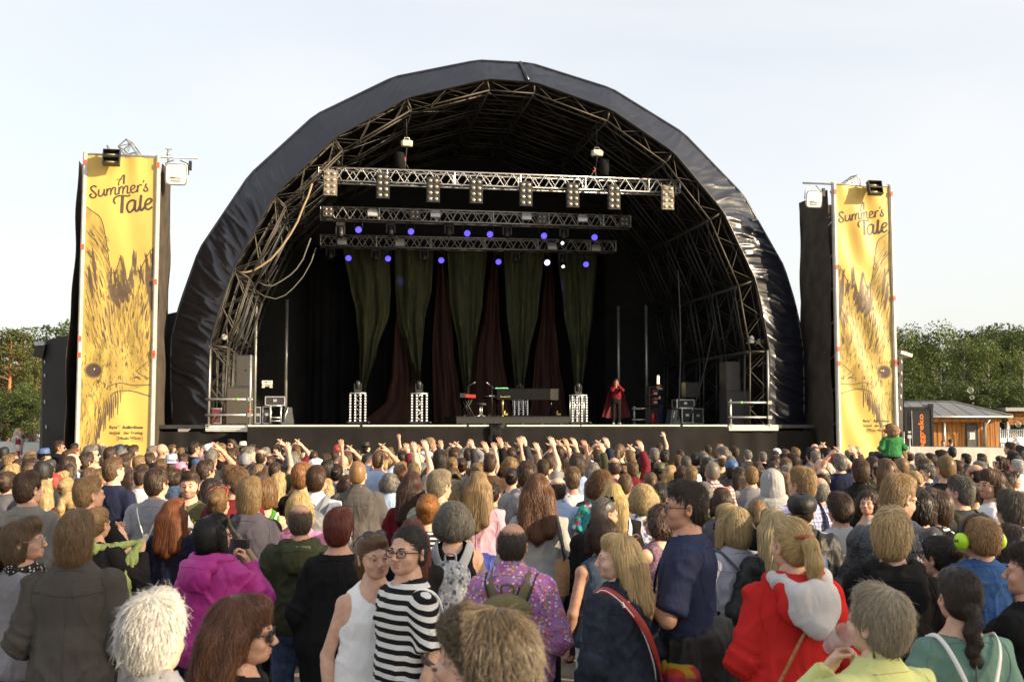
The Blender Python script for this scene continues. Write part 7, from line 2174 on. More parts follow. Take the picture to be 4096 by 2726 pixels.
 o = hero(616,2378,3.0,yaw=6,hair='me',hc=(.60,.58,.54),style='shirt',topc=(.20,.20,.22),arms=('down','front'),hi=2,res=.012,head=dict(yaw=4,pitch=-2),skin=3,who=('fluffy white hair','grey shirt'),label='head of fluffy white hair at the bottom edge, nearest on the left half',var=0,hscale=1.0)
 o = hero(968,2385,3.45,yaw=50,sex='f',hair='wa',hc=(.11,.045,.022),style='sweater',topc='bk',arms=('down','front'),head=dict(yaw=34,pitch=-4),glasses='sun',hi=2,who=('wavy auburn hair and sunglasses','black top'),label='person with wavy auburn hair and dark sunglasses at the bottom edge')
 o = hero(1202,2014,6.6,yaw=-10,hair='ba',hc=(.09,.068,.045),style='hoodie',topc=(.040,.046,.026),arms=('front','front'),girth=1.08,hi=True,trous='dn',seed=2,skin=2,who=('a thinning crown','olive hoodie'),label='person with a thinning crown in an olive hoodie with a ribbed patch on the hood')
 q = MB()
 for k in range(9): q.tube([(-.02 + k * .011,-.182,1.425),(-.02 + k * .011,-.188,1.475)],.0035,5)
 child('hood_patch',tomesh('hood_patch',q.v,q.f,[None],q.m,q.s),o,mat('pale rib',(.30,.26,.13),.8))
 o = hero(1357,2036,6.0,yaw=4,sex='f',hair='px',hc=(.13,.026,.014),style='sweater',topc=(.009,.009,.010),arms=('down','down'),girth=1.16,hi=True,trous='bk',neckcut=.105,hem=.66,amp=.020,var=1,who=('short dark red hair','loose black top'),label='person with short dark red hair in a loose black top and fine necklace',hscale=1.04)
 q = MB(); q.tube([(.072 * math.cos(t),.0 + .066 * math.sin(t),1.478 - .012 * math.sin(t)) for t in np.linspace(0,6.283,25)],.0022,5)
 child('necklace',tomesh('necklace',q.v,q.f,[None],q.m,q.s),o,mat('gold chain',(.7,.5,.2),.3,.8))
 o = hero(1500,2130,5.0,yaw=162,sex='f',hair='po',hc=(.15,.085,.042),style='tank',topc=(.74,.74,.75),arms=('down','down'),head=dict(yaw=-8,pitch=-2,tilt=4),glasses='sun_up',hi=True,trous='lg',seed=1,amp=.012,girth=1.08,skin=1,who=('brown hair and sunglasses pushed up','white sleeveless top'),label='person in a white sleeveless top facing the camera, sunglasses pushed up on brown hair')
 q = MB()
 for r,zz in ((.118,1.40),(.132,1.365)):
  for k in range(30):
   t = math.pi * (k + .5) / 30; q.box((r * math.cos(t) * .98,.035 + r * .72 * math.sin(t),zz - .040 * math.sin(t)),(.004,.012,.013))
 e = prop('bag_strap',o,(.1,.1,1.2),'thin black bag strap over the shoulder of the white top','bag strap')
 q = MB(); q.tube(smoothline([(-.14,.115,1.00),(-.13,.128,1.15),(-.115,.122,1.30),(-.105,.07,1.42),(-.10,.0,1.452),(-.11,-.09,1.39),(-.13,-.13,1.2)],5),.005,6); place(q,o,'strap',BLACK,e)
 SB = st('black white bands',(.66,.65,.63),(.010,.010,.011),.047,.5,.10)
 o = hero(1630,2104,4.8,yaw=-118,hair='sl',hc='dk',style='tee',top=SB,arms=('down','down'),head=dict(yaw=-32,pitch=2),glasses='thick',hi=True,trous='bk',skin=1,seed=3,var=0,sleeve=.74,amp=.020,brow=HC['dk'],who=('slicked dark hair and black glasses','striped t shirt'),label='person in a black and white striped t shirt and black glasses, tattooed arm')
 A = PEOPLE[-1][7][1]; q = MB(); ax = (A[2] - A[1]); u = (A[1] - A[0]); L = np.linalg.norm(u); u /= L
 e1 = np.cross(u,(0,1,0)); e1 /= np.linalg.norm(e1); e2 = np.cross(u,e1)
 for k in range(6):
  t0 = 3.4 + k * .42; pts = []
  for j in range(9):
   s_ = .72 + .30 * j / 8; a = t0 + .9 * math.sin(j * .42 + k * .5) + (.35 if k % 2 else -.25) * j / 8
   r = .0505 - .010 * min(s_,1); p = A[0] + u * L * s_ if s_ <= 1 else A[1] + ax / np.linalg.norm(ax) * L * (s_ - 1)
   pts.append(p + (e1 * math.cos(a) + e2 * math.sin(a)) * r)
  q.tube(smoothline(pts,3),[.0085 * math.sin(math.pi * (i + .5) / 25) + .0012 for i in range(25)],6)
 child('tattoo',tomesh('tattoo',q.v,q.f,[None],q.m,q.s),o,mat('tattoo ink',(.075,.055,.05),.55,0,.1))
 for s_ in (1,):
  q = MB(); q.tube([(-.083 * 1,-.012 + .007 * math.sin(t),.033 + .007 * math.cos(t)) for t in np.linspace(0,6.28,9)],.0016,5); child('ear_ring',tomesh('ear_ring',q.v,q.f,[None],q.m,q.s),o,ALU,H4(PEOPLE[-1][6]))
 e = prop('drawstring_bag',o,(0,-.15,1.2),'dark drawstring bag with a white cord on the striped shirt wearer','bag')
 q = MB(); strapmesh(q,[(-.09,-.15,1.25),(-.115,-.10,1.40),(-.12,-.02,1.448),(-.135,.05,1.415)],.014); place(q,o,'cord',WHITEP,e)
 f = Field((-.2,-.34,.95),(.2,-.08,1.36),.013); f.ell((0,-.185,1.14),(.13,.06,.17),0); fieldprop(f,o,'bag',cloth('bk','shell'),e,.01)
 o = hero(1815,2010,6.5,yaw=4,sex='f',hair='cu',hc=(.17,.155,.13),style='tank',topc='bk',arms=('front','front'),girth=1.1,hi=True,trous='bk',hscale=.95,skin=1,who=('bushy grey hair','black vest top'),label='person with bushy grey tied hair in a black vest top wearing a patterned backpack')
 backpack(o,'grey white patterned backpack on the bushy grey haired person',floral('grey dotted bag',(.26,.28,.32),[(.06,.07,.10),(.12,.14,.18),(.40,.41,.44)],40,.44),floral('grey dotted bag',(.38,.40,.44),[(.06,.07,.10)],34,.42),mat('grey webbing',(.30,.31,.33),.8),pocket=False)
 o = hero(2052,2090,5.35,yaw=10,hair='ba',hc=(.055,.042,.032),style='shirt',top=floral('flower shirt',(.42,.17,.42),[(.62,.08,.16),(.70,.50,.08),(.16,.12,.46),(.72,.66,.72),(.20,.32,.44),(.60,.26,.10)],58,.44),arms=('front','down'),girth=1.12,hi=True,trous='kh',skin=2,seed=4,who=('a bald crown','purple flowered shirt'),label='person with a bald crown in a purple flowered shirt and khaki backpack')
 backpack(o,'olive khaki backpack with black edged straps on the flowered shirt',mat('khaki canvas',(.15,.125,.05),.85,0,.15,12,.3,120),mat('tan canvas',(.20,.14,.05),.85,0,.15,12,.3,120),mat('khaki strap',(.14,.125,.06),.85,0,.1,10,.3,120),edge=BLACK,girth=1.12)
 o = hero(1940,2445,2.2,yaw=-62,hair='mh',hc=(.135,.10,.062),style='shirt',topc='ch',arms=('down','down'),head=dict(yaw=-22,pitch=-6),hi=2,res=.013,skin=1,var=1,hscale=1.0,who=('tousled brown hair','charcoal shirt'),label='nearest head, blurred tousled brown hair cut off by the bottom edge')
 o = hero(2474,2136,4.95,yaw=-44,sex='f',hair='lo',hscale=.93,hc=(.50,.35,.165),style='jacket',topc=(.020,.025,.040),kind='denim',arms=('down','down'),head=dict(yaw=-46,pitch=-2),hi=True,girth=1.06,trous='nv',skin=3,seed=2,amp=.020,who=('long blond hair, laughing','dark denim jacket'),label='laughing person with long blond hair in a dark denim jacket, red bag strap across')
 hf = PEOPLE[-1][6]; q = MB(); q.grid([[(x,.0985 - abs(x) * .35 - .001 * k,.0065 - .009 * k / 2 + abs(x) * .18) for x in np.linspace(-.017,.017,9)] for k in range(3)]); child('teeth',tomesh('teeth',q.v,q.f,[None],q.m,True),o,mat('teeth',(.8,.78,.72),.3,0,0),H4(hf))
 e = prop('shoulder_bag',o,(.2,-.05,.9),'red leather bag strap edged white across the denim jacket','bag')
 q = MB(); strapmesh(q,[(-.115,.10,1.36),(-.115,.0,1.462),(-.09,-.11,1.41),(-.02,-.172,1.28),(.07,-.175,1.10),(.15,-.13,.95),(.2,-.06,.86)],.040); place(q,o,'strap',mat('red leather',(.34,.028,.022),.45,0,.12,20,.2,90),e)
 for dx in (-.022,.022):
  q = MB(); q.tube(smoothline([(-.115 + dx,.104,1.362),(-.115 + dx,.0,1.470),(-.09 + dx,-.116,1.415),(-.02 + dx,-.178,1.285),(.07 + dx,-.181,1.10),(.15 + dx,-.136,.95)],4),.0035,5); place(q,o,'white_edge',WHITEP,e)
 q = MB(); q.box((-.088,-.120,1.405),(.055,.012,.03),rotx(-.5)); place(q,o,'buckle',ALU,e)
 f = Field((.08,-.2,.56),(.42,.2,.92),.013); f.ell((.25,-.02,.74),(.07,.13,.13),0); fieldprop(f,o,'bag',mat('red leather',(.34,.028,.022),.45),e,.006)
 o2 = prop('folded_shawl',o,(.3,-.1,.95),'bright orange, green and pink checked shawl tucked under an arm','shawl')
 f = Field((.10,-.34,.80),(.52,.12,1.16),.011); f.cone((.27,-.20,.98),(.33,-.02,1.0),.075,.085,.02); f.cone((.33,-.02,1.0),(.34,.06,.95),.085,.06,.02); fieldprop(f,o,'shawl',plaid('shawl check',(.42,.06,.02),(.40,.34,.03),(.35,.02,.12),.16),o2,.022,6)
 o = hero(2408,2066,6.25,yaw=-24,sex='f',hair='bo',hscale=.92,hc='br',style='tank',topc=(.050,.072,.105),arms=('down','down'),hi=True,trous='wt',girth=1.02,skin=2,who=('dark brown hair','sleeveless blue top'),label='person with brown hair in a sleeveless blue top holding a brown paper bag')
 e = prop('paper_bag',o,(-.23,.16,1.28),'brown paper bag held up beside the sleeveless blue top','paper bag')
 q = MB(); q.grid([[(-.20 + .05 * math.cos(t) * (1 + .15 * math.sin(3 * t + k)),.19 + .035 * math.sin(t),1.20 + .06 * k + .015 * math.sin(5 * t) * (k == 4)) for t in np.linspace(0,6.283,19)] for k in range(5)]); place(q,o,'bag',mat('kraft paper',(.33,.19,.09),.8,0,.15,20,.4,40),e)
 o = hero(2413,1989,7.2,yaw=30,hair='bz',hc='sg',style='sweater',topc='bk',arms=('front','front'),head=dict(yaw=28,pitch=-10),glasses='sun_up',hi=False,trous='bk',girth=1.08,skin=2,stubble=True,who=('cropped grey hair and sunglasses pushed up','black sweater'),label='person with cropped grey hair, sunglasses pushed up, in a black sweater looking down')
 o = hero(2742,1922,5.2,yaw=-76,hair='sh',hc=(.035,.024,.016),style='tee',topc=(.030,.036,.075),arms=(((.235,.06,1.17),(.10,.29,1.22),(-.8,0,.5),'curl'),((.255,.06,1.15),(.13,.26,1.30),(-.8,0,.4),'curl')),head=dict(yaw=-10,pitch=-2),glasses='thin',hi=True,girth=1.08,trous='bk',skin=2,seed=2,sleeve=.86,amp=.020,glc=BLACK,brow=HC['dk'],who=('short dark hair and glasses','navy t shirt'),label='tall person in profile in a navy t shirt, eating, black jacket tied at the waist')
 A = PEOPLE[-1][7][1]; c = A[2] + (A[2] - A[1]) / np.linalg.norm(A[2] - A[1]) * .10
 e = prop('filled_roll',o,c,'half eaten filled roll in a white napkin in the tall eater\'s hand','food')
 f = Field(c - .12,c + .12,.008); f.ell(c + np.array((0,.02,.03)),(.05,.035,.028),0); fieldprop(f,o,'roll',mat('baked crust',(.36,.19,.07),.7,0,.4,40,.4,80),e,.006)
 f = Field(c - .14,c + .14,.008); f.ell(c + np.array((.01,.0,.005)),(.06,.045,.02),0); f.ell(c + np.array((.05,-.03,.02)),(.03,.03,.012),.01); fieldprop(f,o,'napkin',WHITEP,e,.010,3)
 q = MB(); q.tube([(.066 * math.cos(t),.0 + .062 * math.sin(t),1.488 - .012 * math.sin(t)) for t in np.linspace(0,6.283,25)],.0085,6); strapmesh(q,[(.045,.07,1.46),(.02,.135,1.30),(0,.15,1.18)],.016); strapmesh(q,[(-.045,.07,1.46),(-.02,.135,1.30),(0,.15,1.18)],.016); child('lanyard',tomesh('lanyard',q.v,q.f,[None],q.m,True),o,floral('navy lanyard',(.02,.025,.07),[(.5,.5,.5),(.02,.025,.07),(.02,.025,.07)],55,.3))
 f = Field((-.3,-.3,.46),(.3,.3,1.10),.013); torso(f,'m',.046,1.08,.84,1.03,0); f.cone((0,-.04,.96),(0,-.06,.52),.19,.19,.06,clip=((0,0,.54),(0,0,-1))); f.ell((0,.16,1.0),(.06,.05,.05),.02)
 V,Q = f.mesh(); V = wrinkle(V,vnormals(V,Q),.024,5,[]); child('tied_jacket',tomesh('tied_jacket',V,Q,[None]),o,cloth((.016,.014,.013),'shell'))
 q = MB()
 for k in range(6):
  for j in range(3 - k % 2): q.box((-.05 + .035 * j,.142 - .01 * abs(j - 1),1.27 - k * .035),(.022,.006,.022 - .006 * (j % 2)))
 child('chest_print',tomesh('chest_print',q.v,q.f,[None],q.m,q.s),o,mat('yellow print',(.65,.5,.04),.6,0,0))
 o = hero(2634,2020,7.0,yaw=-40,sex='f',hair='cu',hscale=.86,hc=(.075,.042,.026),style='tank',top=floral('mauve lace',(.20,.12,.16),[(.30,.20,.24),(.14,.08,.11)],60,.4),arms=('front','face'),head=dict(yaw=-22),glasses='thick',glc=mat('brown frame',(.12,.05,.03),.3),trous='dn',skin=1,who=('curly brown hair and glasses','mauve lace top'),label='person with curly brown hair and glasses in a mauve lace top with a dark strap')
 o = hero(2925,2026,6.1,yaw=-26,sex='f',hair='bo',hc=(.42,.31,.15),style='jacket',topc=(.30,.305,.37),kind='knit',arms=('front','front'),head=dict(yaw=-18),glasses='sun',hi=True,girth=1.06,trous='nv',hscale=1.06,who=('a blond bob and sunglasses','lilac grey fleece'),label='person with a blond bob in a lilac grey fleece, blue bag at the side')
 e = prop('handbag',o,(-.05,.2,.75),'dark blue leather crossbody handbag below the lilac fleece','bag')
 HB = mat('blue leather',(.030,.042,.075),.4,0,.15,14,.25,60)
 f = Field((.02,-.26,.62),(.44,.26,1.05),.012); f.ell((.22,.0,.82),(.06,.15,.14),0); f.cone((.22,-.11,.74),(.22,.11,.74),.055,.055,.04); fieldprop(f,o,'bag',HB,e,.008,1)
 q = MB(); strapmesh(q,[(.22,.10,.94),(.20,.14,1.05),(.05,.20,1.22),(-.08,.14,1.40),(-.11,.0,1.475),(-.07,-.14,1.38),(.08,-.20,1.18),(.20,-.15,1.02),(.22,-.10,.94)],.018); place(q,o,'strap',HB,e)
 q = MB(); q.tube([(.22,-.11,.95),(.22,0,.965),(.22,.11,.95)],.007,6); place(q,o,'clasp',ALU,e)
 o = hero(3163,2068,4.6,yaw=-4,sex='f',hair='po',hc=(.50,.345,.15),style='hoodie',topc=(.46,.022,.020),arms=('pocket','front'),head=dict(yaw=-16,pitch=2),hi=True,girth=1.10,trous='dn',skin=1,seed=1,amp=.022,who=('a blond ponytail','red hooded top'),label='person with a blond ponytail and leather hair clip in a bright red hooded top')
 hf = PEOPLE[-1][6]
 f = Field((-.24,-.38,1.10),(.28,.14,1.58),.009); f.ell((.035,-.205,1.375),(.118,.044,.115),0); f.ell((.045,-.215,1.29),(.065,.032,.06),.03); f.cone((-.105,-.06,1.485),(-.04,-.19,1.43),.032,.045,.03); f.cone((.125,-.04,1.475),(.09,-.18,1.42),.046,.05,.03); f.cone((.125,-.04,1.475),(.10,.07,1.44),.040,.03,.02); f.cone((0,-.01,1.42),(0,.02,1.66),.078,.09,.01,True)
 V,Q = f.mesh(); V = wrinkle(V,vnormals(V,Q),.020,2,[]); child('hood_lining',tomesh('hood_lining',V,Q,[None]),o,cloth((.46,.45,.46)))
 q = MB(); q.tube([(-.050,-.100,.112),(-.028,-.128,.118),(0,-.138,.118),(.028,-.128,.116),(.048,-.102,.110)],[.006,.011,.013,.011,.006],8); child('hair_clip',tomesh('hair_clip',q.v,q.f,[None],q.m,q.s),o,mat('tortoise clip',(.30,.055,.02),.3),H4(hf))
 e = prop('shoulder_bag',o,(-.25,.05,.9),'brown leather bag on a thin braided strap across the red hooded top','bag')
 q = MB(); q.tube(smoothline([(.03,-.19,1.31),(-.03,-.188,1.22),(-.10,-.175,1.08),(-.17,-.145,.94),(-.215,-.09,.84)],6),.008,6); place(q,o,'strap',mat('tan cord',(.30,.15,.05),.6,0,.3,60),e)
 f = Field((-.36,-.2,.62),(-.1,.12,.92),.012); f.ell((-.235,-.04,.76),(.05,.10,.10),0); fieldprop(f,o,'bag',mat('tan leather',(.24,.10,.035),.5,0,.2,20),e,.008)
 o = hero(3500,2350,3.5,yaw=-22,sex='f',hair='px',hc=(.34,.285,.20),style='shirt',topc=(.56,.58,.24),arms=('down',((.21,.17,1.28),(-.01,.21,1.47),(-.6,-.6,.2),'curl')),head=dict(yaw=-14,pitch=6),hi=2,skin=3,var=0,hscale=1.04,who=('short grey blond hair','lime blouse'),label='person with short grey blond hair in a lime blouse, drinking from a clear cup')
 A = PEOPLE[-1][7][1]; c = A[2] + (A[2] - A[1]) / np.linalg.norm(A[2] - A[1]) * .085
 cup(o,c + np.array((.0,.025,.03)),'clear plastic cup tipped to the lips by the lime blouse wearer',mat('rose cup',(.62,.50,.50),.15,0,.2,30,alpha=.75),.046,.12,.9)
 o = hero(3832,2272,4.1,yaw=-4,sex='f',hair='brd',hc=(.030,.019,.013),style='tee',topc=(.135,.235,.195),arms=('front','front'),hi=True,girth=1.02,trous='nv',skin=1,hscale=1.05,neckcut=.105,amp=.014,who=('a dark braid','teal top'),label='person with a dark braid in a teal top with white bag straps')
 q = MB(); q.tube([(0,-.120,1.44),(0,-.138,1.36),(0,-.142,1.25),(0,-.135,1.1)],.005,6); child('zip',tomesh('zip',q.v,q.f,[None],q.m,q.s),o,mat('zip grey',(.10,.13,.12),.4,.4))
 e = prop('drawstring_bag',o,(0,-.17,1.1),'white strapped bag on the back of the teal top','bag')
 for s_ in (-1,1): q = MB(); strapmesh(q,[(s_ * .118,.04,1.43),(s_ * .115,-.05,1.455),(s_ * .095,-.125,1.395),(s_ * .05,-.165,1.25),(s_ * .03,-.17,1.12)],.020); place(q,o,'strap',WHITEP,e)
 f = Field((-.18,-.3,.78),(.18,-.06,1.16),.013); f.ell((0,-.17,.97),(.13,.055,.17),0); fieldprop(f,o,'bag',cloth('cr'),e,.01)
 o = hero(3565,2038,4.75,yaw=8,sex='f',hair='me',hscale=1.04,hc=(.46,.33,.16),style='hoodie',topc='bk',arms=('front','front'),hi=True,girth=1.06,trous='bk',skin=3,seed=2,head=dict(yaw=14),who=('messy blond hair','black hoodie'),label='person with messy blond hair pinned up, in a black hoodie')
 o = hero(3762,2148,5.4,yaw=-20,sex='f',hair='bu',hc='dk',style='sweater',topc='bk',arms=('front','front'),hi=True,trous='bk',head=dict(yaw=-8,pitch=-6),skin=2,hscale=1.06,who=('a dark bun','black sweater'),label='person with a dark bun in a black sweater beside the child with ear muffs')
 o = hero(3915,2066,5.1,yaw=2,sex='c',h=1.12,hair='sh',hc=(.33,.19,.085),style='tee',topc=(.035,.085,.22),arms=('front',((.25,.06,1.12),(.12,.22,1.12),(-.8,0,.4),'curl')),head=dict(yaw=-14,pitch=-4,hs=1.40),hi=True,trous='dn',hres=.006,who=('ginger blond hair','blue t shirt'),label='child with ginger blond hair, lime green ear muffs and a blue t shirt')
 muffs(o,PEOPLE[-1][6],mat('lime plastic',(.45,.75,.02),.35,0,.04),True)
 o = hero(4045,2100,5.9,yaw=-12,sex='f',hair='wa',hc=(.040,.024,.016),style='jacket',topc='dn',kind='denim',arms=('front','front'),trous='bk',hi=True,who=('long dark wavy hair','denim jacket'),label='person with long dark wavy hair in a denim jacket behind the child')
 o = hero(4122,2175,4.35,yaw=-34,hair='sh',hc='dk',style='tee',topc='bk',arms=('down',((.15,.20,1.16),(.13,.24,1.40),(0,1,.2),'curl')),head=dict(yaw=-20),hi=True,trous='bk',skin=0,sleeve=.9,who=('dark hair','black t shirt'),label='person cut off by the right edge, hand raised, lime wristband')
 A = PEOPLE[-1][7][1]; d = (A[2] - A[1]) / np.linalg.norm(A[2] - A[1]); q = MB(); q.tube([A[2] - d * .030,A[2] - d * .008],[.034,.033],14,cap=False); child('wristband',tomesh('wristband',q.v,q.f,[None],q.m,q.s),o,mat('lime band',(.35,.5,.03),.5))
 o = hero(-20,2120,5.6,yaw=20,sex='f',hair='bo',hc='br',style='tee',top=floral('black white print',(.05,.05,.055),[(.55,.55,.55),(.2,.2,.2),(.6,.6,.58)],40,.38),arms=('front','front'),girth=1.1,who=('a brown bob','black and white print top'),label='person in a black and white print top cut off by the left edge')
 o = hero(3578,1895,5.7,yaw=34,hair='sh',hc=(.30,.19,.085),style='jacket',topc=(.016,.018,.024),kind='leather',arms=('front','front'),head=dict(yaw=26,pitch=-16,fwd=.03),glasses='thick',hi=True,girth=1.12,trous='bk',skin=1,hscale=1.0,stubble=True,beard=(.25,.13,.06),who=('short blond hair and black glasses','black leather jacket'),label='tall blond person with black glasses and stubble in a black leather jacket, looking down')
 o = hero(3208,1978,6.9,yaw=8,hair='bz',hc='dk',style='jacket',topc='bk',kind='shell',hat='flat',hatc=(.010,.010,.010),arms=('front','front'),trous='bk',girth=1.1,skin=0,head=dict(yaw=8),who=('a black leather cap','black jacket'),label='person in a black leather cap carrying a blue and black backpack')
 backpack(o,'blue backpack with black straps under the black leather cap',cloth((.020,.055,.16),'shell'),cloth((.16,.13,.11),'shell'),cloth('bk'))
 o = hero(760,1884,9.3,yaw=172,hair='sh',hc=(.060,.036,.022),style='tee',topc=(.085,.085,.045),arms=(((.245,.0,1.14),(.14,.22,1.18),(-.8,0,.3),'curl'),'down'),head=dict(yaw=4,pitch=-2),hi=True,hres=.005,trous='dn',skin=1,stubble=True,beard=HC['br'],brow=HC['dk'],who=('brown hair and a goatee','olive t shirt'),label='person with a goatee facing the camera in an olive t shirt with lime lettering')
 M_ = MB(); V_,F_ = textmesh('imagine',.02,2,.15); kk = .105; Wd = V_[:,0].max() * kk
 M_.add([(Wd / 2 - x * kk,.148 - .9 * (Wd / 2 - x * kk) ** 2,1.295 + y * kk + .02 * math.sin(x * 2)) for x,y,_ in V_],F_,0,False); child('shirt_lettering',tomesh('shirt_lettering',M_.v,M_.f,[None],M_.m,False),o,mat('lime print',(.55,.56,.04),.6,0,0))
 A = PEOPLE[-1][7][0]; c = A[2] + (A[2] - A[1]) / np.linalg.norm(A[2] - A[1]) * .09; cup(o,c + np.array((0,.02,.05)),'pale plastic cup held by the goateed person',CUPM)
 o = hero(630,1872,9.0,yaw=10,hair='me',hc='br',style='tee',topc=(.25,.25,.27),arms=('clap','pocket'),girth=1.05,trous='dn',skin=1,head=dict(yaw=8),who=('curly brown hair','heather grey t shirt'),label='person with curly brown hair in a heather grey t shirt carrying a cream drawstring bag')
 e = prop('drawstring_bag',o,(0,-.17,1.0),'cream drawstring bag on the heather grey t shirt','bag')
 for s_ in (-1,1): q = MB(); q.tube(smoothline([(s_ * .13,.0,1.445),(s_ * .125,-.09,1.425),(s_ * .07,-.150,1.32),(s_ * .02,-.165,1.20)],4),.006,5); place(q,o,'cord',WHITEP,e)
 f = Field((-.2,-.3,.78),(.2,-.08,1.28),.013); f.ell((0,-.175,.98),(.135,.05,.17),0); f.cone((0,-.17,1.08),(0,-.165,1.21),.07,.022,.03); fieldprop(f,o,'bag',cloth('cr'),e,.016,2)
 o = hero(935,1864,8.6,yaw=-42,hair='me',hc=(.15,.085,.04),style='sweater',topc='mr',arms=('front','front'),head=dict(yaw=-34,pitch=-2),glasses='thin',glc=BLACK,hi=True,trous='dn',skin=1,who=('tousled brown hair and glasses','maroon sweater'),label='smiling person in profile with tousled brown hair and glasses in a maroon sweater')
 o = hero(877,1952,8.4,yaw=6,sex='f',hair='bu',hc=(.20,.12,.055),style='tee',topc='ol',arms=('front','front'),glasses='thick_up',glc=mat('red frame',(.75,.07,.05),.3),hi=True,trous='dn',who=('a dark blond bun and red glasses pushed up','olive t shirt'),label='person with a dark blond bun and red glasses pushed up on the head')
 o = hero(116,1885,8.0,yaw=14,hair='sh',hc=(.055,.028,.014),style='sweater',topc=(.20,.185,.16),arms=('front','front'),head=dict(yaw=8),hi=True,girth=1.08,trous='bk',skin=1,hscale=1.06,who=('smooth brown hair','ribbed grey sweater'),label='person with smooth brown hair in a ribbed grey sweater')
 o = hero(1266,1864,9.6,yaw=3,sex='f',hair='px',hc=(.060,.026,.012),style='shirt',topc=(.72,.72,.72),arms=('front','front'),girth=1.08,trous='dn',skin=1,hi=True,who=('a brown pixie cut','white shirt'),label='person with a brown pixie cut in a white shirt with a green and grey backpack')
 backpack(o,'green and grey backpack on the white shirt',mat('grey nylon',(.13,.14,.15),.6),mat('green nylon',(.16,.33,.05),.6),mat('grey strap',(.16,.17,.19),.7))
 hero(1207,1854,10.0,yaw=12,sex='f',hair='px',hscale=1.1,hc=(.26,.115,.04),style='sweater',topc='bk',arms=('clap','clap'),trous='bk',who=('short ginger curls','black sweater'),label='person with short ginger curls in a black sweater, clapping')
 hero(1432,1844,10.2,yaw=2,hair='bz',hc=(.36,.20,.085),style='shirt',topc=(.085,.078,.075),arms=('cross','cross'),girth=1.16,trous='dn',skin=1,seed=1,sleeve=.85,who=('cropped sandy hair','grey brown shirt'),label='person with cropped sandy hair in a grey brown short sleeved shirt, arms folded')
 hero(1197,1970,8.0,yaw=6,sex='f',hair='bo',hc=(.46,.33,.14),style='tee',topc='pk',arms=('front','front'),trous='dn',hi=True,who=('a streaked blond bob','pink top'),label='person with a streaked blond bob behind the olive hoodie')
 o = hero(1060,1914,9.0,yaw=-6,sex='f',hair='bo',hscale=.9,hc=(.17,.09,.035),style='tank',topc=(.060,.19,.030),arms=('front','front'),trous='dn',skin=1,who=('a light brown bob','green vest top'),label='person with a light brown bob in a green vest top with a white strap')
 e = prop('bag_strap',o,(0,-.15,1.2),'white bag strap across the green vest top','bag strap'); q = MB(); strapmesh(q,[(.10,.05,1.43),(.10,-.04,1.44),(.06,-.13,1.33),(-.02,-.145,1.2),(-.12,-.12,1.05)],.022); place(q,o,'strap',cloth('cr'),e)
 hero(1647,1892,9.2,yaw=6,sex='f',hair='lo',hscale=1.06,hc=(.055,.024,.014),style='sweater',topc=(.11,.010,.018),arms=('front','front'),trous='bk',hi=True,who=('long red brown hair','burgundy sweater'),label='person with long red brown hair in a burgundy sweater')
 o = hero(1757,1880,8.6,yaw=18,hair='sh',hc=(.25,.20,.13),style='tee',top=stripes('sage polo',(.20,.22,.16),(.34,.36,.28),.075,.85,.05),arms=('front','front'),head=dict(yaw=18,pitch=-6),girth=1.18,trous='kh',hi=True,hscale=1.06,who=('short grey blond hair','sage striped polo'),label='broad person with short grey blond hair in a sage striped polo')
 o = hero(1912,1890,8.9,yaw=4,sex='f',hair='lo',hscale=1.12,hc=(.25,.165,.075),style='shirt',topc=(.50,.30,.38),arms=('front','front'),trous='nv',hi=True,who=('very long dark blond hair','pink shirt'),label='person with very long dark blond hair in a pink shirt, blue jacket round the waist')
 f = Field((-.3,-.3,.58),(.3,.3,1.10),.014); torso(f,'f',.044,1.0,.84,1.02,0); f.cone((0,-.06,.94),(0,-.07,.66),.18,.18,.06,clip=((0,0,.66),(0,0,-1)))
 V,Q = f.mesh(); V = wrinkle(V,vnormals(V,Q),.022,5,[]); child('tied_jacket',tomesh('tied_jacket',V,Q,[None]),o,cloth((.015,.03,.20),'shell'))
 hero(1814,1922,9.0,yaw=0,sex='f',hair='wa',hc=(.23,.17,.09),style='tee',topc='gy',arms=('front','front'),trous='dn',who=('wavy grey blond hair','grey t shirt'),label='person with wavy grey blond hair between the sage polo and the pink shirt')
 hero(1712,1976,7.6,yaw=5,sex='f',hair='bu',hc=(.30,.125,.03),style='tee',top=stripes('navy bands',(.64,.64,.62),(.012,.014,.035),.034,.45),sleeve=1.2,arms=('front','front'),trous='dn',hi=True,skin=3,who=('a ginger bun','navy striped top'),label='person with a messy ginger bun in a navy and white striped top')
 o = hero(2150,1902,8.0,yaw=2,sex='f',hair='wa',hscale=1.1,hc=(.13,.055,.022),style='sweater',topc=(.30,.295,.285),hem=.66,arms=('front','front'),trous='bk',hi=True,who=('long wavy auburn hair','long grey cardigan'),label='person with long wavy auburn hair in a long grey cardigan, black bag strap')
 e = prop('handbag',o,(.25,0,.75),'black bag hanging from a broad strap beside the grey cardigan','bag')
 q = MB(); strapmesh(q,[(.14,.07,1.40),(.135,-.02,1.455),(.145,-.10,1.38),(.19,-.12,1.15),(.235,-.05,.96)],.042); place(q,o,'strap',cloth('bk','leather'),e)
 f = Field((.1,-.2,.52),(.42,.2,1.0),.014); f.ell((.255,0,.76),(.065,.12,.19),0); fieldprop(f,o,'bag',cloth('bk','leather'),e,.016,3)
 hero(2108,1845,9.8,yaw=6,hair='me',hc='br',style='hoodie',topc=(.25,.25,.26),arms=('front','front'),girth=1.05,trous='dn',who=('tousled brown hair','pale grey hoodie'),label='person with tousled brown hair in a pale grey hoodie behind the auburn hair')
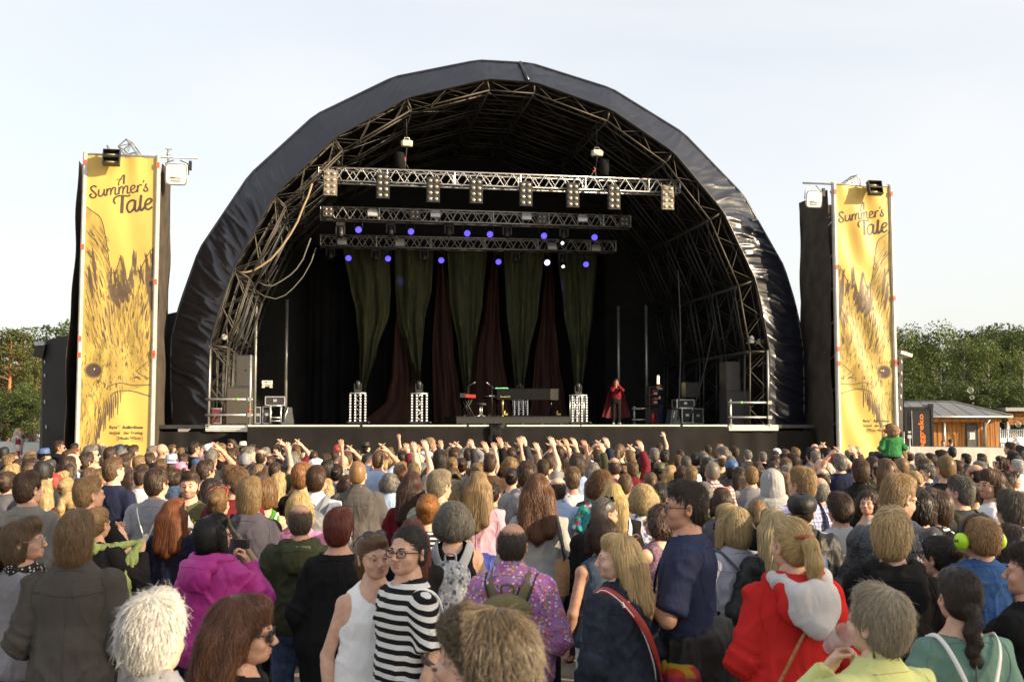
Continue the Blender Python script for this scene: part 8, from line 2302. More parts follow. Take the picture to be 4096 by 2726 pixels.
 hero(2232,1908,9.8,yaw=10,hair='ba',hc='br',style='shirt',topc=(.36,.45,.66),arms=('front','front'),girth=1.12,trous='ch',skin=1,seed=1,who=('a balding brown crown','pale blue shirt'),label='person with a balding brown crown in a pale blue shirt')
 hero(2308,1814,12.2,yaw=4,hair='ml',hscale=.92,hc=(.05,.03,.018),style='shirt',topc=(.26,.34,.52),arms=('front','front'),girth=1.1,trous='nv',skin=1,seed=2,who=('collar length brown hair','light blue shirt'),label='tall person with collar length brown hair in a light blue shirt')
 hero(2404,1883,9.6,yaw=0,sex='f',hair='cu',hc=(.15,.075,.028),style='tee',top=floral('turquoise flowers',(.05,.33,.32),[(.62,.66,.62),(.06,.10,.34),(.02,.20,.10),(.6,.08,.10)],20,.48),arms=('front','front'),girth=1.1,trous='dn',hi=True,who=('big light brown curls','turquoise flowered top'),label='person with big light brown curls in a turquoise flowered top')
 o = hero(2452,1935,8.6,yaw=2,sex='f',hair='lo',hc=(.46,.33,.13),style='sweater',topc='bk',arms=('front','front'),trous='bk',hi=True,who=('straight long blond hair','black top'),label='person with straight long blond hair in a black top with a wide white strap')
 e = prop('bag_strap',o,(.1,-.1,1.3),'wide white bag strap beside the straight blond hair','bag strap'); q = MB(); strapmesh(q,[(.12,.05,1.43),(.12,-.03,1.448),(.12,-.11,1.38),(.10,-.145,1.2),(.06,-.15,1.0)],.04); place(q,o,'strap',WHITEP,e)
 hero(2572,1940,9.0,yaw=4,sex='f',hair='cu',hscale=.88,hc=(.50,.37,.18),style='tee',top=floral('blue white blouse',(.60,.62,.68),[(.10,.15,.42),(.16,.22,.5),(.65,.66,.7)],26,.42),arms=('front','front'),trous='dn',hi=True,who=('curly pale blond hair','blue and white blouse'),label='person with curly pale blond hair in a blue and white blouse')
 hero(2848,1846,12.0,yaw=-2,hair='bz',hc=(.24,.20,.16),style='shirt',top=plaid('red check',(.62,.58,.55),(.45,.04,.04),(.03,.03,.06),.085),arms=('front','front'),girth=1.08,trous='dn',skin=2,who=('cropped grey hair','red checked shirt'),label='person with cropped grey hair in a red and white checked shirt')
 o = hero(3206,1869,8.2,yaw=-14,hair='sh',hc=(.30,.19,.08),style='shirt',top=plaid('blue check',(.58,.58,.64),(.14,.17,.46),(.10,.10,.3),.06),arms=('front','front'),head=dict(yaw=-18),girth=1.14,trous='dn',hi=True,skin=0,hscale=1.06,who=('thick sandy hair','blue checked shirt'),label='person with thick sandy hair in a blue checked shirt with a dark backpack strap')
 e = prop('bag_strap',o,(.12,-.05,1.4),'dark backpack strap on the blue checked shirt','bag strap'); q = MB(); strapmesh(q,[(.11,.08,1.42),(.115,-.02,1.47),(.11,-.12,1.40),(.12,-.165,1.2),(.14,-.16,1.0)],.06); place(q,o,'strap',cloth('nv'),e)
 hero(3086,1879,10.3,yaw=6,hair='hood',hc='br',style='hoodie',topc=(.30,.30,.30),arms=('front','front'),trous='dn',who=('a raised hood','pale grey hoodie'),label='person with a raised pale grey hood')
 hero(3440,1837,10.6,yaw=8,hair='sh',hc=(.075,.038,.018),style='shirt',topc='bk',arms=('front','front'),girth=1.12,trous='bk',hi=True,skin=0,hscale=1.05,who=('thick chestnut hair','black shirt'),label='person with thick chestnut hair in a black shirt')
 hero(3780,1821,10.4,yaw=-8,hair='bz',hc=(.20,.12,.05),style='tee',topc='bk',arms=('clap',((.25,.12,1.2),(.16,.24,1.38),(-1,0,0),'open')),girth=1.12,trous='bk',skin=1,hscale=1.08,who=('cropped golden brown hair','black t shirt'),label='person with cropped golden brown hair in a black t shirt, clapping')
 hero(3962,1878,8.8,yaw=-70,hair='wa',hscale=.88,hc=(.085,.042,.020),style='tee',topc=(.62,.62,.66),arms=('front','front'),head=dict(yaw=-40,pitch=2),glasses='thin',hi=True,trous='dn',skin=2,stubble=True,beard=HC['br'],who=('long curly brown hair and glasses','white t shirt'),label='smiling person with long curly brown hair and thin glasses in a white t shirt')
 hero(3738,1958,7.6,yaw=-46,sex='f',hair='bo',hscale=.92,hc=(.065,.038,.022),style='tee',top=stripes('navy bands',(.64,.64,.62),(.012,.014,.035),.034,.45),sleeve=1.1,arms=('front','front'),head=dict(yaw=-30),glasses='thin',glc=BLACK,hi=True,trous='dn',skin=1,who=('a brown bob and glasses','navy striped top'),label='person with a short brown bob and glasses in profile, navy striped top')
 o = hero(3836,1904,8.2,yaw=-18,hair='sh',hc='sg',style='tee',topc=(.04,.042,.042),arms=('front','front'),head=dict(yaw=-24),glasses='sun_up',hi=True,trous='bk',girth=1.1,who=('dark grey hair and sunglasses pushed up','charcoal t shirt'),label='person with dark grey hair, sunglasses pushed up, olive bag on the back')
 backpack(o,'small olive backpack on the charcoal t shirt',cloth('ol','shell'),cloth('ol','shell'),cloth('ol'),size=(.13,.07,.18),zc=1.2)
 hero(4042,1965,6.6,yaw=-10,hair='me',hc=(.085,.068,.050),style='tee',topc=(.35,.34,.33),arms=('front','front'),trous='dn',hi=True,girth=1.08,hscale=1.1,skin=0,who=('bushy grey brown hair','pale t shirt'),label='person with bushy grey brown hair at the right edge')
 hero(3095,2036,6.0,yaw=-10,sex='f',hair='lo',hc=(.48,.36,.18),style='jacket',topc='bk',kind='shell',arms=('front','front'),trous='dn',who=('long pale blond hair','black jacket'),label='person with long pale blond hair in a black jacket behind the red hooded top')
 hero(3668,1955,6.3,yaw=4,hair='me',hc='dk',style='hoodie',topc=(.014,.013,.012),arms=('front','front'),trous='bk',girth=1.1,who=('curly dark hair','black hoodie'),label='person with curly dark hair in a black hoodie beside the leather jacket')
def muffs(o,hf,m,big):
 for s_ in (-1,1):
  q = MB(); q.ell((s_ * .095,-.008,.05),(.030,.042,.052),rotz(s_ * .1),18,12)
  child('ear_muff',tomesh('ear_muff',q.v,q.f,[None],q.m,True),o,m,H4(hf))
 q = MB(); q.tube([(.098 * math.cos(t),-.010,.075 + .132 * math.sin(t)) for t in np.linspace(-.1,math.pi + .1,17)],.009,6)
 child('head_band',tomesh('head_band',q.v,q.f,[None],q.m,q.s),o,BLACK,H4(hf))
 if big:
  V_,F_ = textmesh('kid',.03); kk = .026; Wd = V_[:,0].max() * kk
  q = MB(); q.add([(-.1262 + 3.2 * ((x * kk - Wd / 2) ** 2 + (y * kk - .008) ** 2),-.012 - (x * kk - Wd / 2) * 1.0,.048 + y * kk) for x,y,_ in V_],F_,0,False)
  child('muff_lettering',tomesh('muff_lettering',q.v,q.f,[None],q.m,False),o,BLACK,H4(hf))
heroes()
# ---------------------------------------------------------------- people on the stage, at the edges, and riders
def others():
 u,_ = PV(2465,1690,2.0)
 p = S(u,2.0,DECK + .004)
 G2 = 'people on the stage'
 o = person(2465,1530,p[1],pos=tuple(p),h=1.66,yaw=176,sex='f',hair='lo',hc=(.16,.045,.02),style='shirt',topc=(.14,.012,.016),arms=(((.20,.20,1.33),(.03,.22,1.53),(-.8,.3,.3),'curl'),((.20,.20,1.33),(.03,.22,1.53),(-.8,.3,.3),'curl')),res=.016,hres=.007,trous='bk',glasses='thick',hem=1.0,who=None,label='performer with long red hair and a dark red cape, hands held before the face',group=G2)
 q = MB(); P = []
 for i in range(16):
  t = i / 15; z = 1.44 - 1.20 * t; row = []
  for j in range(25):
   a = math.pi * (1.16 + .90 * j / 24 - .0) - .04
   a = -math.pi * .5 + (j / 24 - .5) * 3.5
   r = (.16 + .26 * t ** .8) * (1 + .07 * math.sin(j * 1.5 + t * 2) * t)
   row.append((math.cos(a) * r * 1.25,math.sin(a) * r * .8 - .02,z + .05 * t * math.cos(a) ** 2))
  P.append(row)
 q.grid(P); child('cape',tomesh('cape',q.v,q.f,[None],q.m,True),o,mat('red cape',(.13,.012,.016),.7,0,.25,5))
 u,_ = PV(2646,1690,3.2); p = S(u,3.2,DECK + .004)
 person(2646,1565,p[1],pos=tuple(p),h=1.56,yaw=-62,hair='sh',hc=(.18,.12,.06),style='tee',topc='bk',arms=('front','front'),head=dict(yaw=-10,pitch=-24,fwd=.07),res=.02,hres=.009,trous='nv',who=None,label='stagehand in black bending by the shelf at the right of the stage',group=G2)
 G3 = 'people beyond the crowd'
 o = person(74,1712,36,yaw=60,sex='f',hair='lo',hscale=.9,hc=(.55,.47,.34),style='hoodie',topc=(.42,.40,.38),arms=('down','brow'),h=1.70,head=dict(yaw=25,pitch=6),res=.016,hres=.007,skin=3,trous='dn',who=None,label='person with pale hair shading the eyes, maroon sleeves on a grey hooded top',group=G3)
 A = PEOPLE[-1][7]; f = Field((-.5,-.3,.8),(.5,.5,1.8),.016)
 for Sx,E,Wr,n,hk,side in A:
  f.ell(Sx + np.array((0,0,.005)),(.078,.078,.076),.02); f.cone(Sx,E,.084,.076,.02); w_ = (Wr - E) / np.linalg.norm(Wr - E); f.cone(E,Wr,.077,.060,.02,clip=(Wr - w_ * .02,w_))
 V,Q = f.mesh(); child('sleeves',tomesh('sleeves',V,Q,[None]),o,cloth((.16,.018,.045)))
 q = MB(); strapmesh(q,[(.05,.10,1.44),(.02,.165,1.30),(.0,.175,1.18)],.014); strapmesh(q,[(-.05,.10,1.44),(-.02,.165,1.30),(0,.175,1.18)],.014); q.box((0,.19,1.12),(.075,.008,.10),None,1); child('lanyard',tomesh('lanyard',q.v,q.f,[None,None],q.m,True),o,[mat('red ribbon',(.5,.06,.08),.6),WHITEP])
 b = MB(); b.box((o.location[0],36,o.location[2] - .08),(.9,.7,.16)); b.box((o.location[0],36,(o.location[2] - .16) / 2),(.8,.6,max(o.location[2] - .16,.02))); t = b.build('step_platform',mat('step grey',(.2,.2,.2),.6)); tag(t,'low grey step under the person shading the eyes','step')
 for i,(x,y) in enumerate(((3772,1760),(3803,1756))):
  person(x,y,46.5,yaw=186 - i * 14,hair='bz',hc='dk',style='tee',topc='nv',arms=('front','front'),h=1.32 / .82,z=at(x,y,46.5)[2] - 1.62,res=.02,hres=.009,hat='cap' if i else None,hatc='nv',trous='bk',who=None,label=['bare headed guard in navy behind the cream barrier','guard in a navy cap behind the cream barrier'][i],group='guards behind the barrier')
 d = 15.5; ph = at(3560,1802,d)
 person(3562,1806,d,yaw=-8,hair='sh',hc='lb',style='shirt',topc=(.05,.055,.075),arms=('hiclap','hiclap'),res=.02,hres=.009,who=('fair hair and raised arms','dark shirt'),label='person carrying the child in green on the shoulders')
 PLACED_.append(((3562 - CX) / FPX * d,d,3562,1806,50))
 def rider(x,y,d,label,topc,hc,muff,arms,H_=1.0):
  c = at(x,y,d)
  o = person(x,y,d,yaw=-6,sex='c',h=H_,z=c[2] - H_,hair='sh' if not muff else 'ml',hscale=.95,hc=hc,style='sweater' if muff else 'tee',topc=topc,arms=arms,head=dict(hs=1.36),res=.018,hres=.008,who=None,trous='dn',label=label,group='children riding on shoulders')
  if muff: muffs(o,PEOPLE[-1][6],mat('red muff',(.5,.03,.03),.35,0,.05),False)
  for ch in list(o.children):
   if ch.name.startswith(('trousers','shoes')): bpy.data.objects.remove(ch)
  f = Field((-.3,-.25,.5),(.3,.5,1.05),.02); torso(f,'c',.012,1.0,.82,1.03,0)
  for s_ in (-1,1): f.cone((s_ * .09,0,.90),(s_ * .13,.26,.88),.092,.07,.03); f.cone((s_ * .13,.26,.88),(s_ * .12,.30,.56),.066,.05,.02)
  V,Q = f.mesh(); child('trousers',tomesh('trousers',V,Q,[None]),o,cloth('nv','denim'))
  return o
 rider(3566,1696,15.4,'child in a green top and red ear muffs riding on shoulders',(.035,.16,.055),(.30,.19,.085),True,('front','front'),.86)
 p0 = rider(1720,1750,17.2,'fair haired child in a white t shirt riding above the crowd',(.66,.67,.70),(.36,.25,.12),False,('clap','clap'),1.0)
 person(1722,1806,17.3,yaw=0,hair='sh',hc='br',style='tee',topc='gy',arms=('down','down'),res=.026,hres=.011,who=('brown hair under a rider','grey t shirt'),label='person carrying the fair haired child on the shoulders')
 PLACED_.append(((1722 - CX) / FPX * 17.3,17.3,1722,1806,46))
 b = at(4078,1790,46.0)
 e = empty('unicorn_statue',(b[0],46.0,0),'white unicorn figure looking over the cream barrier, small orange horn','statue')
 f = Field((-.9,-.4,.3),(1.3,.4,2.0),.025)
 f.ell((.55,0,.78),(.62,.24,.28),0); f.cone((.05,0,.92),(-.18,0,1.36),.22,.11,.08); f.cone((-.18,0,1.38),(-.52,0,1.12),.115,.06,.05); f.ell((-.52,0,1.10),(.07,.055,.06),.03)
 for s_ in (-1,1): f.cone((-.12,s_ * .06,1.45),(-.10,s_ * .07,1.58),.03,.008,.02)
 for x in (.1,.95):
  for s_ in (-1,1): f.cone((x,s_ * .14,.7),(x,s_ * .14,.36),.075,.05,.04)
 V,Q = f.mesh(); WT = mat('white resin',(.74,.74,.72),.5,0,.05)
 link('figure',tomesh('figure',V + np.array((b[0] + .1,46,0)),Q,[WT]),e)
 q = MB(); q.tube([(b[0] - .17,46,1.46),(b[0] - .36,46,1.62)],[.035,.006],8); q.build('horn',mat('orange horn',(.6,.22,.05),.5),e)
 q = MB()
 for k in range(6): q.tube([(b[0] + .0 + k * .055,46,1.48 - k * .08),(b[0] + .10 + k * .055,46.02,1.42 - k * .09)],[.06,.03],6)
 q.build('mane',WT,e)
 for x in (.2,1.05):
  q = MB(); q.tube([(b[0] + x,45.86,0),(b[0] + x,45.86,.40)],.05,6); q.tube([(b[0] + x,46.14,0),(b[0] + x,46.14,.40)],.05,6); q.build('leg',WT,e)
others()
# ================================================================ THE CROWD
# x, crown y, head width (pixels of the photograph), hair, hair colour, top, colour, heading, extras
CROWD = """
18 1790 38 sh br tee ch 10 cap:bk|37 1818 42 me db tee gy 60 gt|54 1809 34 sh lb tee nv 90|124 1805 42 wa db tee ol .|122 1819 50 me lb sweater bk .|76 1834 50 lo br hoodie nv .|124 1834 58 me br tee ch .|180 1798 44 sh br shirt nv 50 fed:bl
239 1762 36 sh br hoodie bk 75 gs|298 1792 36 bo og tee bk 70 gt|271 1799 40 lo br tee ol .|200 1839 50 sh dk jacket gy . flat:ch|292 1812 46 bd lb shirt lb 45|276 1825 62 wa br jacket nv 10|349 1811 54 me br tee nv 30 gt|367 1779 48 sh gr jacket be 70 gs
441 1786 46 sh br shirt ch 10|480 1780 40 sh br tee be 60 cap:nv|505 1811 50 lo br tee bk .|177 1859 66 sh dk hoodie ch . bea:bk|48 1858 64 bo bl jacket kh .|133 1851 56 bu lb tee ol 25|250 1886 46 bo bl jacket ch .|222 1908 46 bo br sweater mr . bea:rd
267 1909 58 bu bl jacket ch 5|374 1850 54 bo bl tee mr .|356 1872 60 bo lb tee bk .|402 1873 46 bo db tee ol 90 gs|457 1828 70 sh lb tee nv 30|32 1886 66 bu br hoodie sl 15|8 1921 58 bu br sweater bk -120|177 1922 54 wa bl sweater mr 10
360 1906 98 sh db tee bk 40 c|292 1955 50 po bl jacket bk 20|534 1779 40 sh br shirt ol 30|651 1774 38 bd gr tee ch 40 gt|610 1782 36 sh gr tee ol .|642 1789 42 sh gr shirt wt 30 fed:cr|688 1778 32 bo lb tee be 90 ge|778 1766 38 sh dk tee bk 45 gt
760 1793 36 sh br jacket bk 40 fed:ch|726 1789 28 po lb tee nv .|805 1776 28 sh br tee pk 60|840 1775 40 sh gr tee ol 20 flat:wt|836 1792 38 sh lb jacket ch 20 cap:bk|879 1774 48 sh db shirt bk 60|927 1756 34 lo br jacket bk -150 gs|973 1769 32 sh br tee org 20 fed:cr
998 1786 42 sh gr shirt ch 60|925 1793 42 me br tee bk .|984 1823 46 sh gr shirt nv 10 bea:gy|902 1823 40 ba gr tee br . ge|932 1832 60 cu rd tee pu .|879 1850 42 ba gr tee ch .|789 1836 42 sh dk tee bk -10 cap:bl|826 1840 64 me br tee be 30
688 1815 44 bo lb tee bl 20 bucket:lb|693 1873 58 cu br jacket dn 25|727 1850 36 bo br tee pk 60 cap:pk|557 1820 46 sh db tee nv 25|599 1813 44 me br tee ol .|569 1855 50 lo br sweater ch .|573 1871 58 sh br tee wt 30|840 1914 72 wa dk sweater bk .
525 1880 50 lo br tee bk .|505 1868 50 lo br sweater ol .|1046 1796 42 ba br shirt dn 10|1107 1803 36 sh br tee kh . cap:kh|1083 1823 44 bu br tee bk 20 H|1172 1813 62 cu gr jacket br 10 c|1222 1811 34 bo bl tee be . cap:be|1256 1802 36 bz br tee ch 5
1265 1835 52 bo lb tee bk 5 flat:wt|1303 1816 50 me br tee rd .|1341 1802 38 me br tee nv .|1388 1797 38 sh lb shirt be .|1373 1820 42 bd lb jacket gy .|1353 1779 30 sh br tee wt . cap:rd|1466 1770 34 sh dk shirt bk 30 fed:bk|1476 1817 50 sh dk tee bk 30 cap:bk
1452 1816 34 lo bl tee be .|1310 1839 44 lo dk tee nv .|1349 1860 52 bu dk jacket dn 10|1478 1864 42 ba gr shirt br 40|1507 1850 50 lo dk tee rd .|1115 1889 62 lo bl sweater br 25|1034 1857 50 lo db tee nv .|1071 1864 44 lo lb tee be .
1046 1885 56 lo br sweater ch .|1300 1915 40 wa bl jacket nv 10|1514 1802 32 bz br tee nv .|1547 1794 34 bd lb tee ch .|1571 1818 44 po bl tee rd 40 ge|1609 1804 42 sh dk tee bl 10|1679 1815 44 ba wh tee be 10|1661 1834 50 sh dk tee ch 15
1670 1781 38 sh dk tee bk .|1704 1796 44 me db jacket bk 20|1759 1801 62 ml dk tee bk -5|1808 1829 48 sh db tee gy 5|1817 1790 48 me br shirt bk .|1881 1794 34 sh br tee wt 10|1916 1803 38 sh dk jacket nv 5|1870 1819 46 ml bl tank tq 10
1961 1817 54 sh br tee br 10 c|2003 1805 34 ba wh tee ch .|1960 1794 42 me gr tee bl .|1518 1852 48 lo dk sweater mr 10|1560 1894 62 cu gr jacket lb 5|1624 1882 50 bu og jacket be 20|1814 1873 50 wa lb tee gy .|1897 1871 46 me br tee ch .
1970 1933 46 bu dk tee gy 10|1650 2080 75 lo rd sweater bk .|2014 1782 28 sh br tee gy . cap:gy|2085 1788 40 ba br shirt ch .|2045 1790 40 me br tee bl .|2103 1809 36 sh br hoodie bk . bea:bk|2114 1816 44 sh lb tee ol .|2153 1791 36 sh lb shirt ch .
2042 1830 70 cu db tee br .|2048 1871 56 bu dk tank bk 15|2196 1813 50 sh br tee ye 15|2231 1778 38 sh dk tee sage 5|2197 1783 36 sh dk tee nv . ge|2270 1795 34 sh br shirt kh . fed:cr|2272 1823 34 bz br shirt wt 20|2228 1842 50 sh dk tee nv 20 c
2165 1865 56 lo br tee ch .|2415 1820 46 lo br jacket ch . flat:br|2461 1802 38 sh br tee ol . cap:ol|2457 1828 54 ba br tee pu 5|2370 1866 52 me lb tee bk .|2494 1820 40 sh br tee ol . bucket:ol|2480 1776 42 po lb tee bk 20|2495 1860 40 bu db tee lgn .
2539 1803 32 sh dk tee bk .|2569 1806 34 sh wh shirt ch .|2617 1791 40 sh gr shirt bk .|2656 1803 38 sh dk shirt br 5|2567 1831 48 me dk shirt lgn 5|2636 1856 46 ml br jacket ch . fed:ol|2682 1862 50 wa bl tee rd 15|2601 1887 56 po lb tee ol .
2743 1824 44 sh sg tee wt .|2726 1864 48 bo br tee bk .|2765 1864 54 sh db tee be 5|2826 1832 46 lo dk hoodie bk -10 cap:bk|2925 1843 52 ml dk jacket bk -10 cap:bl|2888 1818 40 ba lb tee be .|2923 1824 42 sh gr shirt ol .|2937 1785 34 ml br tee bk .
2830 1779 30 sh br jacket bk .|2637 1772 30 me br tee ch . u|3005 1865 58 sh db tee gy 5|2640 1935 68 me dk tee nv 20|2888 1956 90 bo br sweater sl 5|3030 1996 72 po db hoodie bk 10|3140 1888 62 lo db jacket dn -40 gs|3290 1871 62 ba dk tee br 15
3305 1850 60 cu wh jacket lg 15|3280 1834 42 bd gr jacket nv .|3376 1856 50 lo bl tank mr 10|3448 1912 60 lo dk tee bk .|3170 1811 48 sh br tee bk -30|3099 1821 46 me br jacket bk .|3330 1801 36 sh br tee bk . cap:bk|3337 1843 40 bo br tee ch .
3257 1774 34 ba dk shirt bk -10|3106 1795 32 sh br tee nv . cap:wt|3604 1829 54 bz db tee bk -5|3680 1813 48 me gr shirt nv -10|3591 1813 44 sh wh shirt nv .|3659 1885 46 bo bl tee ye .|3707 1855 52 sh sg tee nv -80|3826 1839 44 sh br shirt lb -10
3895 1856 60 ba dk shirt ch -45 gt|4021 1889 44 sh dk tee sage .|4049 1885 42 lo br sweater br 100|4069 1837 48 sh wh shirt wt -15|3895 1932 60 po lb tee ye -5|3545 1836 75 lo lb tee ol -10|3862 1813 36 sh dk jacket bk -30|3925 1813 36 sh br tee br .
4053 1807 46 sh dk tee rd -10|3928 1831 46 bo br jacket bk .|4003 1825 38 bo br tee be -80 gs|3808 1787 34 sh dk tee wt 10|3797 1797 30 ba gr shirt wt .|3470 1963 52 cu br tank lg -150|3358 1972 100 me br tee lg -10|3092 1845 40 lo br tee lb .
3029 1846 40 lo br jacket bk .|3050 1806 34 sh gr tee bk .|3260 1803 40 sh gr tee kh .|3395 1800 38 sh gr tee ol .|3420 1818 44 sh dk shirt bk .|3490 1806 36 sh br tee ch .|3180 1790 34 me db tee bk .|3140 1795 34 lo lb tee bk .
2720 1800 34 me br tee ol .|2990 1800 34 me gr tee ch .|2590 1822 36 sh br jacket bk .|4085 1975 70 wa br tee br .|3770 1800 40 me br tee bk .|3720 1812 44 sh br jacket bk .|2960 1868 50 lo br tee ol .|1392 1902 58 cu br jacket mr 10
1240 1800 36 sh gr shirt bk .|1425 1800 38 me br tee ch .|300 1772 30 sh dk tee bk .
"""
# raised hands over the heads: x, y of the fingertips, 2 = both hands, 1 = one hand, f = fist
RAISED = "845 1742 2|1105 1737 2|1185 1738 2|1355 1750 1|1390 1754 2|1515 1752 2|1590 1738 f|1628 1763 1|1648 1762 1|1676 1760 1|1700 1764 1|1762 1742 1|1795 1752 2|1824 1745 2|1874 1748 2|1892 1740 1|1976 1760 1|2002 1744 1|2024 1749 2|2078 1740 1|2110 1739 1|2154 1762 1|2216 1747 1|2236 1739 2|2282 1740 1|2322 1747 1|2346 1748 1|2392 1739 2|2418 1762 1|2438 1742 1|2522 1758 2|2574 1756 1|3306 1751 2|3360 1761 2|3440 1772 1|3478 1788 1|1950 1766 1|1733 1764 1|1145 1762 1"
DCOL = ['bk','nv','ch','gy','ol','wt','mr','br','lb','dn','be','rd','sl','kh','bk','nv','ch','gy']
GRP = 'people in the festival crowd'
HAIRN = dict(sh='short {} hair',bz='cropped {} hair',me='tousled {} hair',ba='thinning {} hair',bd='a bald head',bo='a {} bob',lo='long {} hair',wa='wavy {} hair',cu='curly {} hair',po='a {} ponytail',bu='a {} bun',px='a {} pixie cut',ml='shaggy {} hair',brd='a {} braid',hood='a raised hood')
def whois(hair,hc,style,tc,ex,kind=''):
 s = HAIRN[hair].format(HN.get(hc,'') if isinstance(hc,str) else 'brown')
 hat = next((e for e in ex if ':' in e),None)
 if hat:
  k,c = hat.split(':'); s = 'a ' + TN[c] + ' ' + {'cap': 'cap','bea': 'beanie','fed': 'brimmed hat','flat': 'flat cap','bucket': 'bucket hat'}[k]
 return s,TN[tc] + ' ' + {'tee': 't shirt','shirt': 'shirt','hoodie': 'hoodie','jacket': 'jacket','tank': 'vest top','sweater': 'sweater','dress': 'dress'}[style]
RND = random.Random(77)
PLACED = list(PLACED_)
def depth_for(y,w,hair,hat):
 W = HW['cap'] if hat in ('cap','flat') else HW.get(hat if hat else hair,.18)
 d = W * .97 * FPX / w
 h = CAMZ - (y - HOR) * d / FPX
 hmin,hmax = 1.52,1.88
 if h < hmin: d = (CAMZ - hmin) * FPX / (y - HOR)
 if h > hmax: d = (CAMZ - hmax) * FPX / (y - HOR)
 return d
def settle(px,d):
 best = d
 for k in range(12):
  dd = d * (1 + (.018 * ((k + 1) // 2)) * (1 if k % 2 else -1))
  x = (px - CX) / FPX * dd
  if all((x - q[0]) ** 2 + ((dd - q[1]) * 1.3) ** 2 > .40 ** 2 for q in PLACED): best = dd; break
 return best
def heading(px,d):
 x = (px - CX) / FPX * d
 return math.degrees(math.atan2(1.5 - x,42 - d)) + RND.gauss(0,9)
def mid(px,y,w,hair,hc,style,tc,yaw,ex,d=None,arms=None):
 hat = next((e.split(':') for e in ex if ':' in e),(None,None))
 d = depth_for(y,w,hair,hat[0]) if d is None else d
 d = settle(px,d)
 PLACED.append(((px - CX) / FPX * d,d,px,y,w))
 yaw = heading(px,d) if yaw == '.' else float(yaw)
 sex = 'f' if hair in ('bo','lo','wa','cu','po','bu','px','brd') and not (hair == 'lo' and 'gs' in ex and abs(yaw) > 120) else 'm'
 if hair in ('cu',) and hc in ('gr','wh') and RND.random() < .4: sex = 'm'
 if arms is None:
  arms = ('clap','clap') if 'c' in ex else ('hiclap','hiclap') if 'H' in ex else ('up','down') if 'u' in ex else RND.choice([('down','down'),('front','front'),('cross','cross'),('clap','clap'),('pocket','pocket')])
 far = d > 11.5
 body_yaw,head_yaw = yaw,0
 if abs(yaw) > 20: body_yaw = yaw * .6; head_yaw = yaw * .4
 hq = round(head_yaw / 8) * 8 if far else round(head_yaw / 3) * 3
 g = RND.choice((.95,1.02,1.1)) if sex == 'm' else RND.choice((.95,1.04))
 kw = dict(res=.026 if far else .018,hres=.011 if far else .0075,amp=.018)
 who = whois(hair,hc,style,tc,ex)
 kind = 'denim' if tc == 'dn' else 'shell' if style == 'jacket' else 'knit'
 return person(px,y,d,body_yaw,hi=d < 9.6,sex=sex,hair=hair,hc=hc,style=style,topc=tc,kind=kind,trous=RND.choice(['dn','dn','bk','ch','nv','kh']),arms=arms,head=dict(yaw=hq,pitch=0 if far else RND.choice((-4,0,3))),girth=g,seed=RND.randrange(2 if far else 3),skin=RND.randrange(4),
     hat=hat[0],hatc=hat[1] or 'bk',glasses={'gs': 'sun','gt': 'thick','ge': 'sun_up'}.get(next((e for e in ex if e in ('gs','gt','ge')),''),None),who=who,group=GRP,**kw)
def crowd():
 rows = [r for line in CROWD.strip().split('\n') for r in line.split('|')]
 for r in rows:
  f = r.split()
  mid(float(f[0]),float(f[1]),float(f[2]),f[3],f[4],f[5],f[6],f[7],f[8:])
 for r in RAISED.split('|'):
  x,y,k = r.split(); x,y = float(x),float(y)
  top = {'2': 1.945,'1': 2.075,'f': 2.0}[k] if k != '2' else 1.945
  h = RND.uniform(1.64,1.78); tip = top * h / 1.75
  d = min(max((CAMZ - tip) * FPX / max(y - HOR,10),15.0),20.5)
  tip = CAMZ - (y - HOR) * d / FPX; h = min(max(tip * 1.75 / top,1.55),1.9)
  hy = HOR + (CAMZ - h) * FPX / d
  px = x - (0 if k == '2' else .15 * FPX / d)
  hair = RND.choice(['sh','me','lo','bo','sh','bu','me','sh']); hc = RND.choice(['br','dk','lb','db','br','gr'])
  mid(px,hy,HW[hair] * FPX / d,hair,hc,RND.choice(['tee','tee','shirt']),RND.choice(DCOL),'.',['H' if k == '2' else 'u'],d,{'2': ('hiclap','hiclap'),'1': ('up','down'),'f': ('fistup','down')}[k])
def overlaps(px,y,w,d):
 for q in PLACED:
  if q[1] > d and q[1] < 11.5 and abs(q[2] - px) < (q[4] + w) * .75 and y < q[3] + q[4] * 2.8 and y > q[3] - w * 2: return True
  if q[1] > d and abs(q[2] - px) < (q[4] + w) * .52 and q[3] + q[4] * .9 > y and q[3] < y + w * 6:
   if q[3] + q[4] * .25 > y: return True
 return False
def fillers(n_max):
 rs = random.Random(5); n = 0; cand = []
 d = 8.2
 while d < 21.5:
  hw = 2150 / FPX * d; x = -hw
  while x < hw: cand.append((x + rs.uniform(-.2,.2),d + rs.uniform(-.25,.25))); x += .56
  d += .56
 rs.shuffle(cand)
 cand.sort(key=lambda c: c[1])
 out = []
 for x,d in cand:
  if any((x - q[0]) ** 2 + (d - q[1]) ** 2 < .42 ** 2 for q in PLACED): continue
  h = rs.uniform(1.58,1.78); px = CX + x / d * FPX; y = HOR + (CAMZ - h) * FPX / d; w_ = .185 * FPX / d
  if overlaps(px,y,w_,d): continue
  out.append((px,y,w_,d))
  PLACED.append((x,d,px,y,w_))
 return out
crowd()
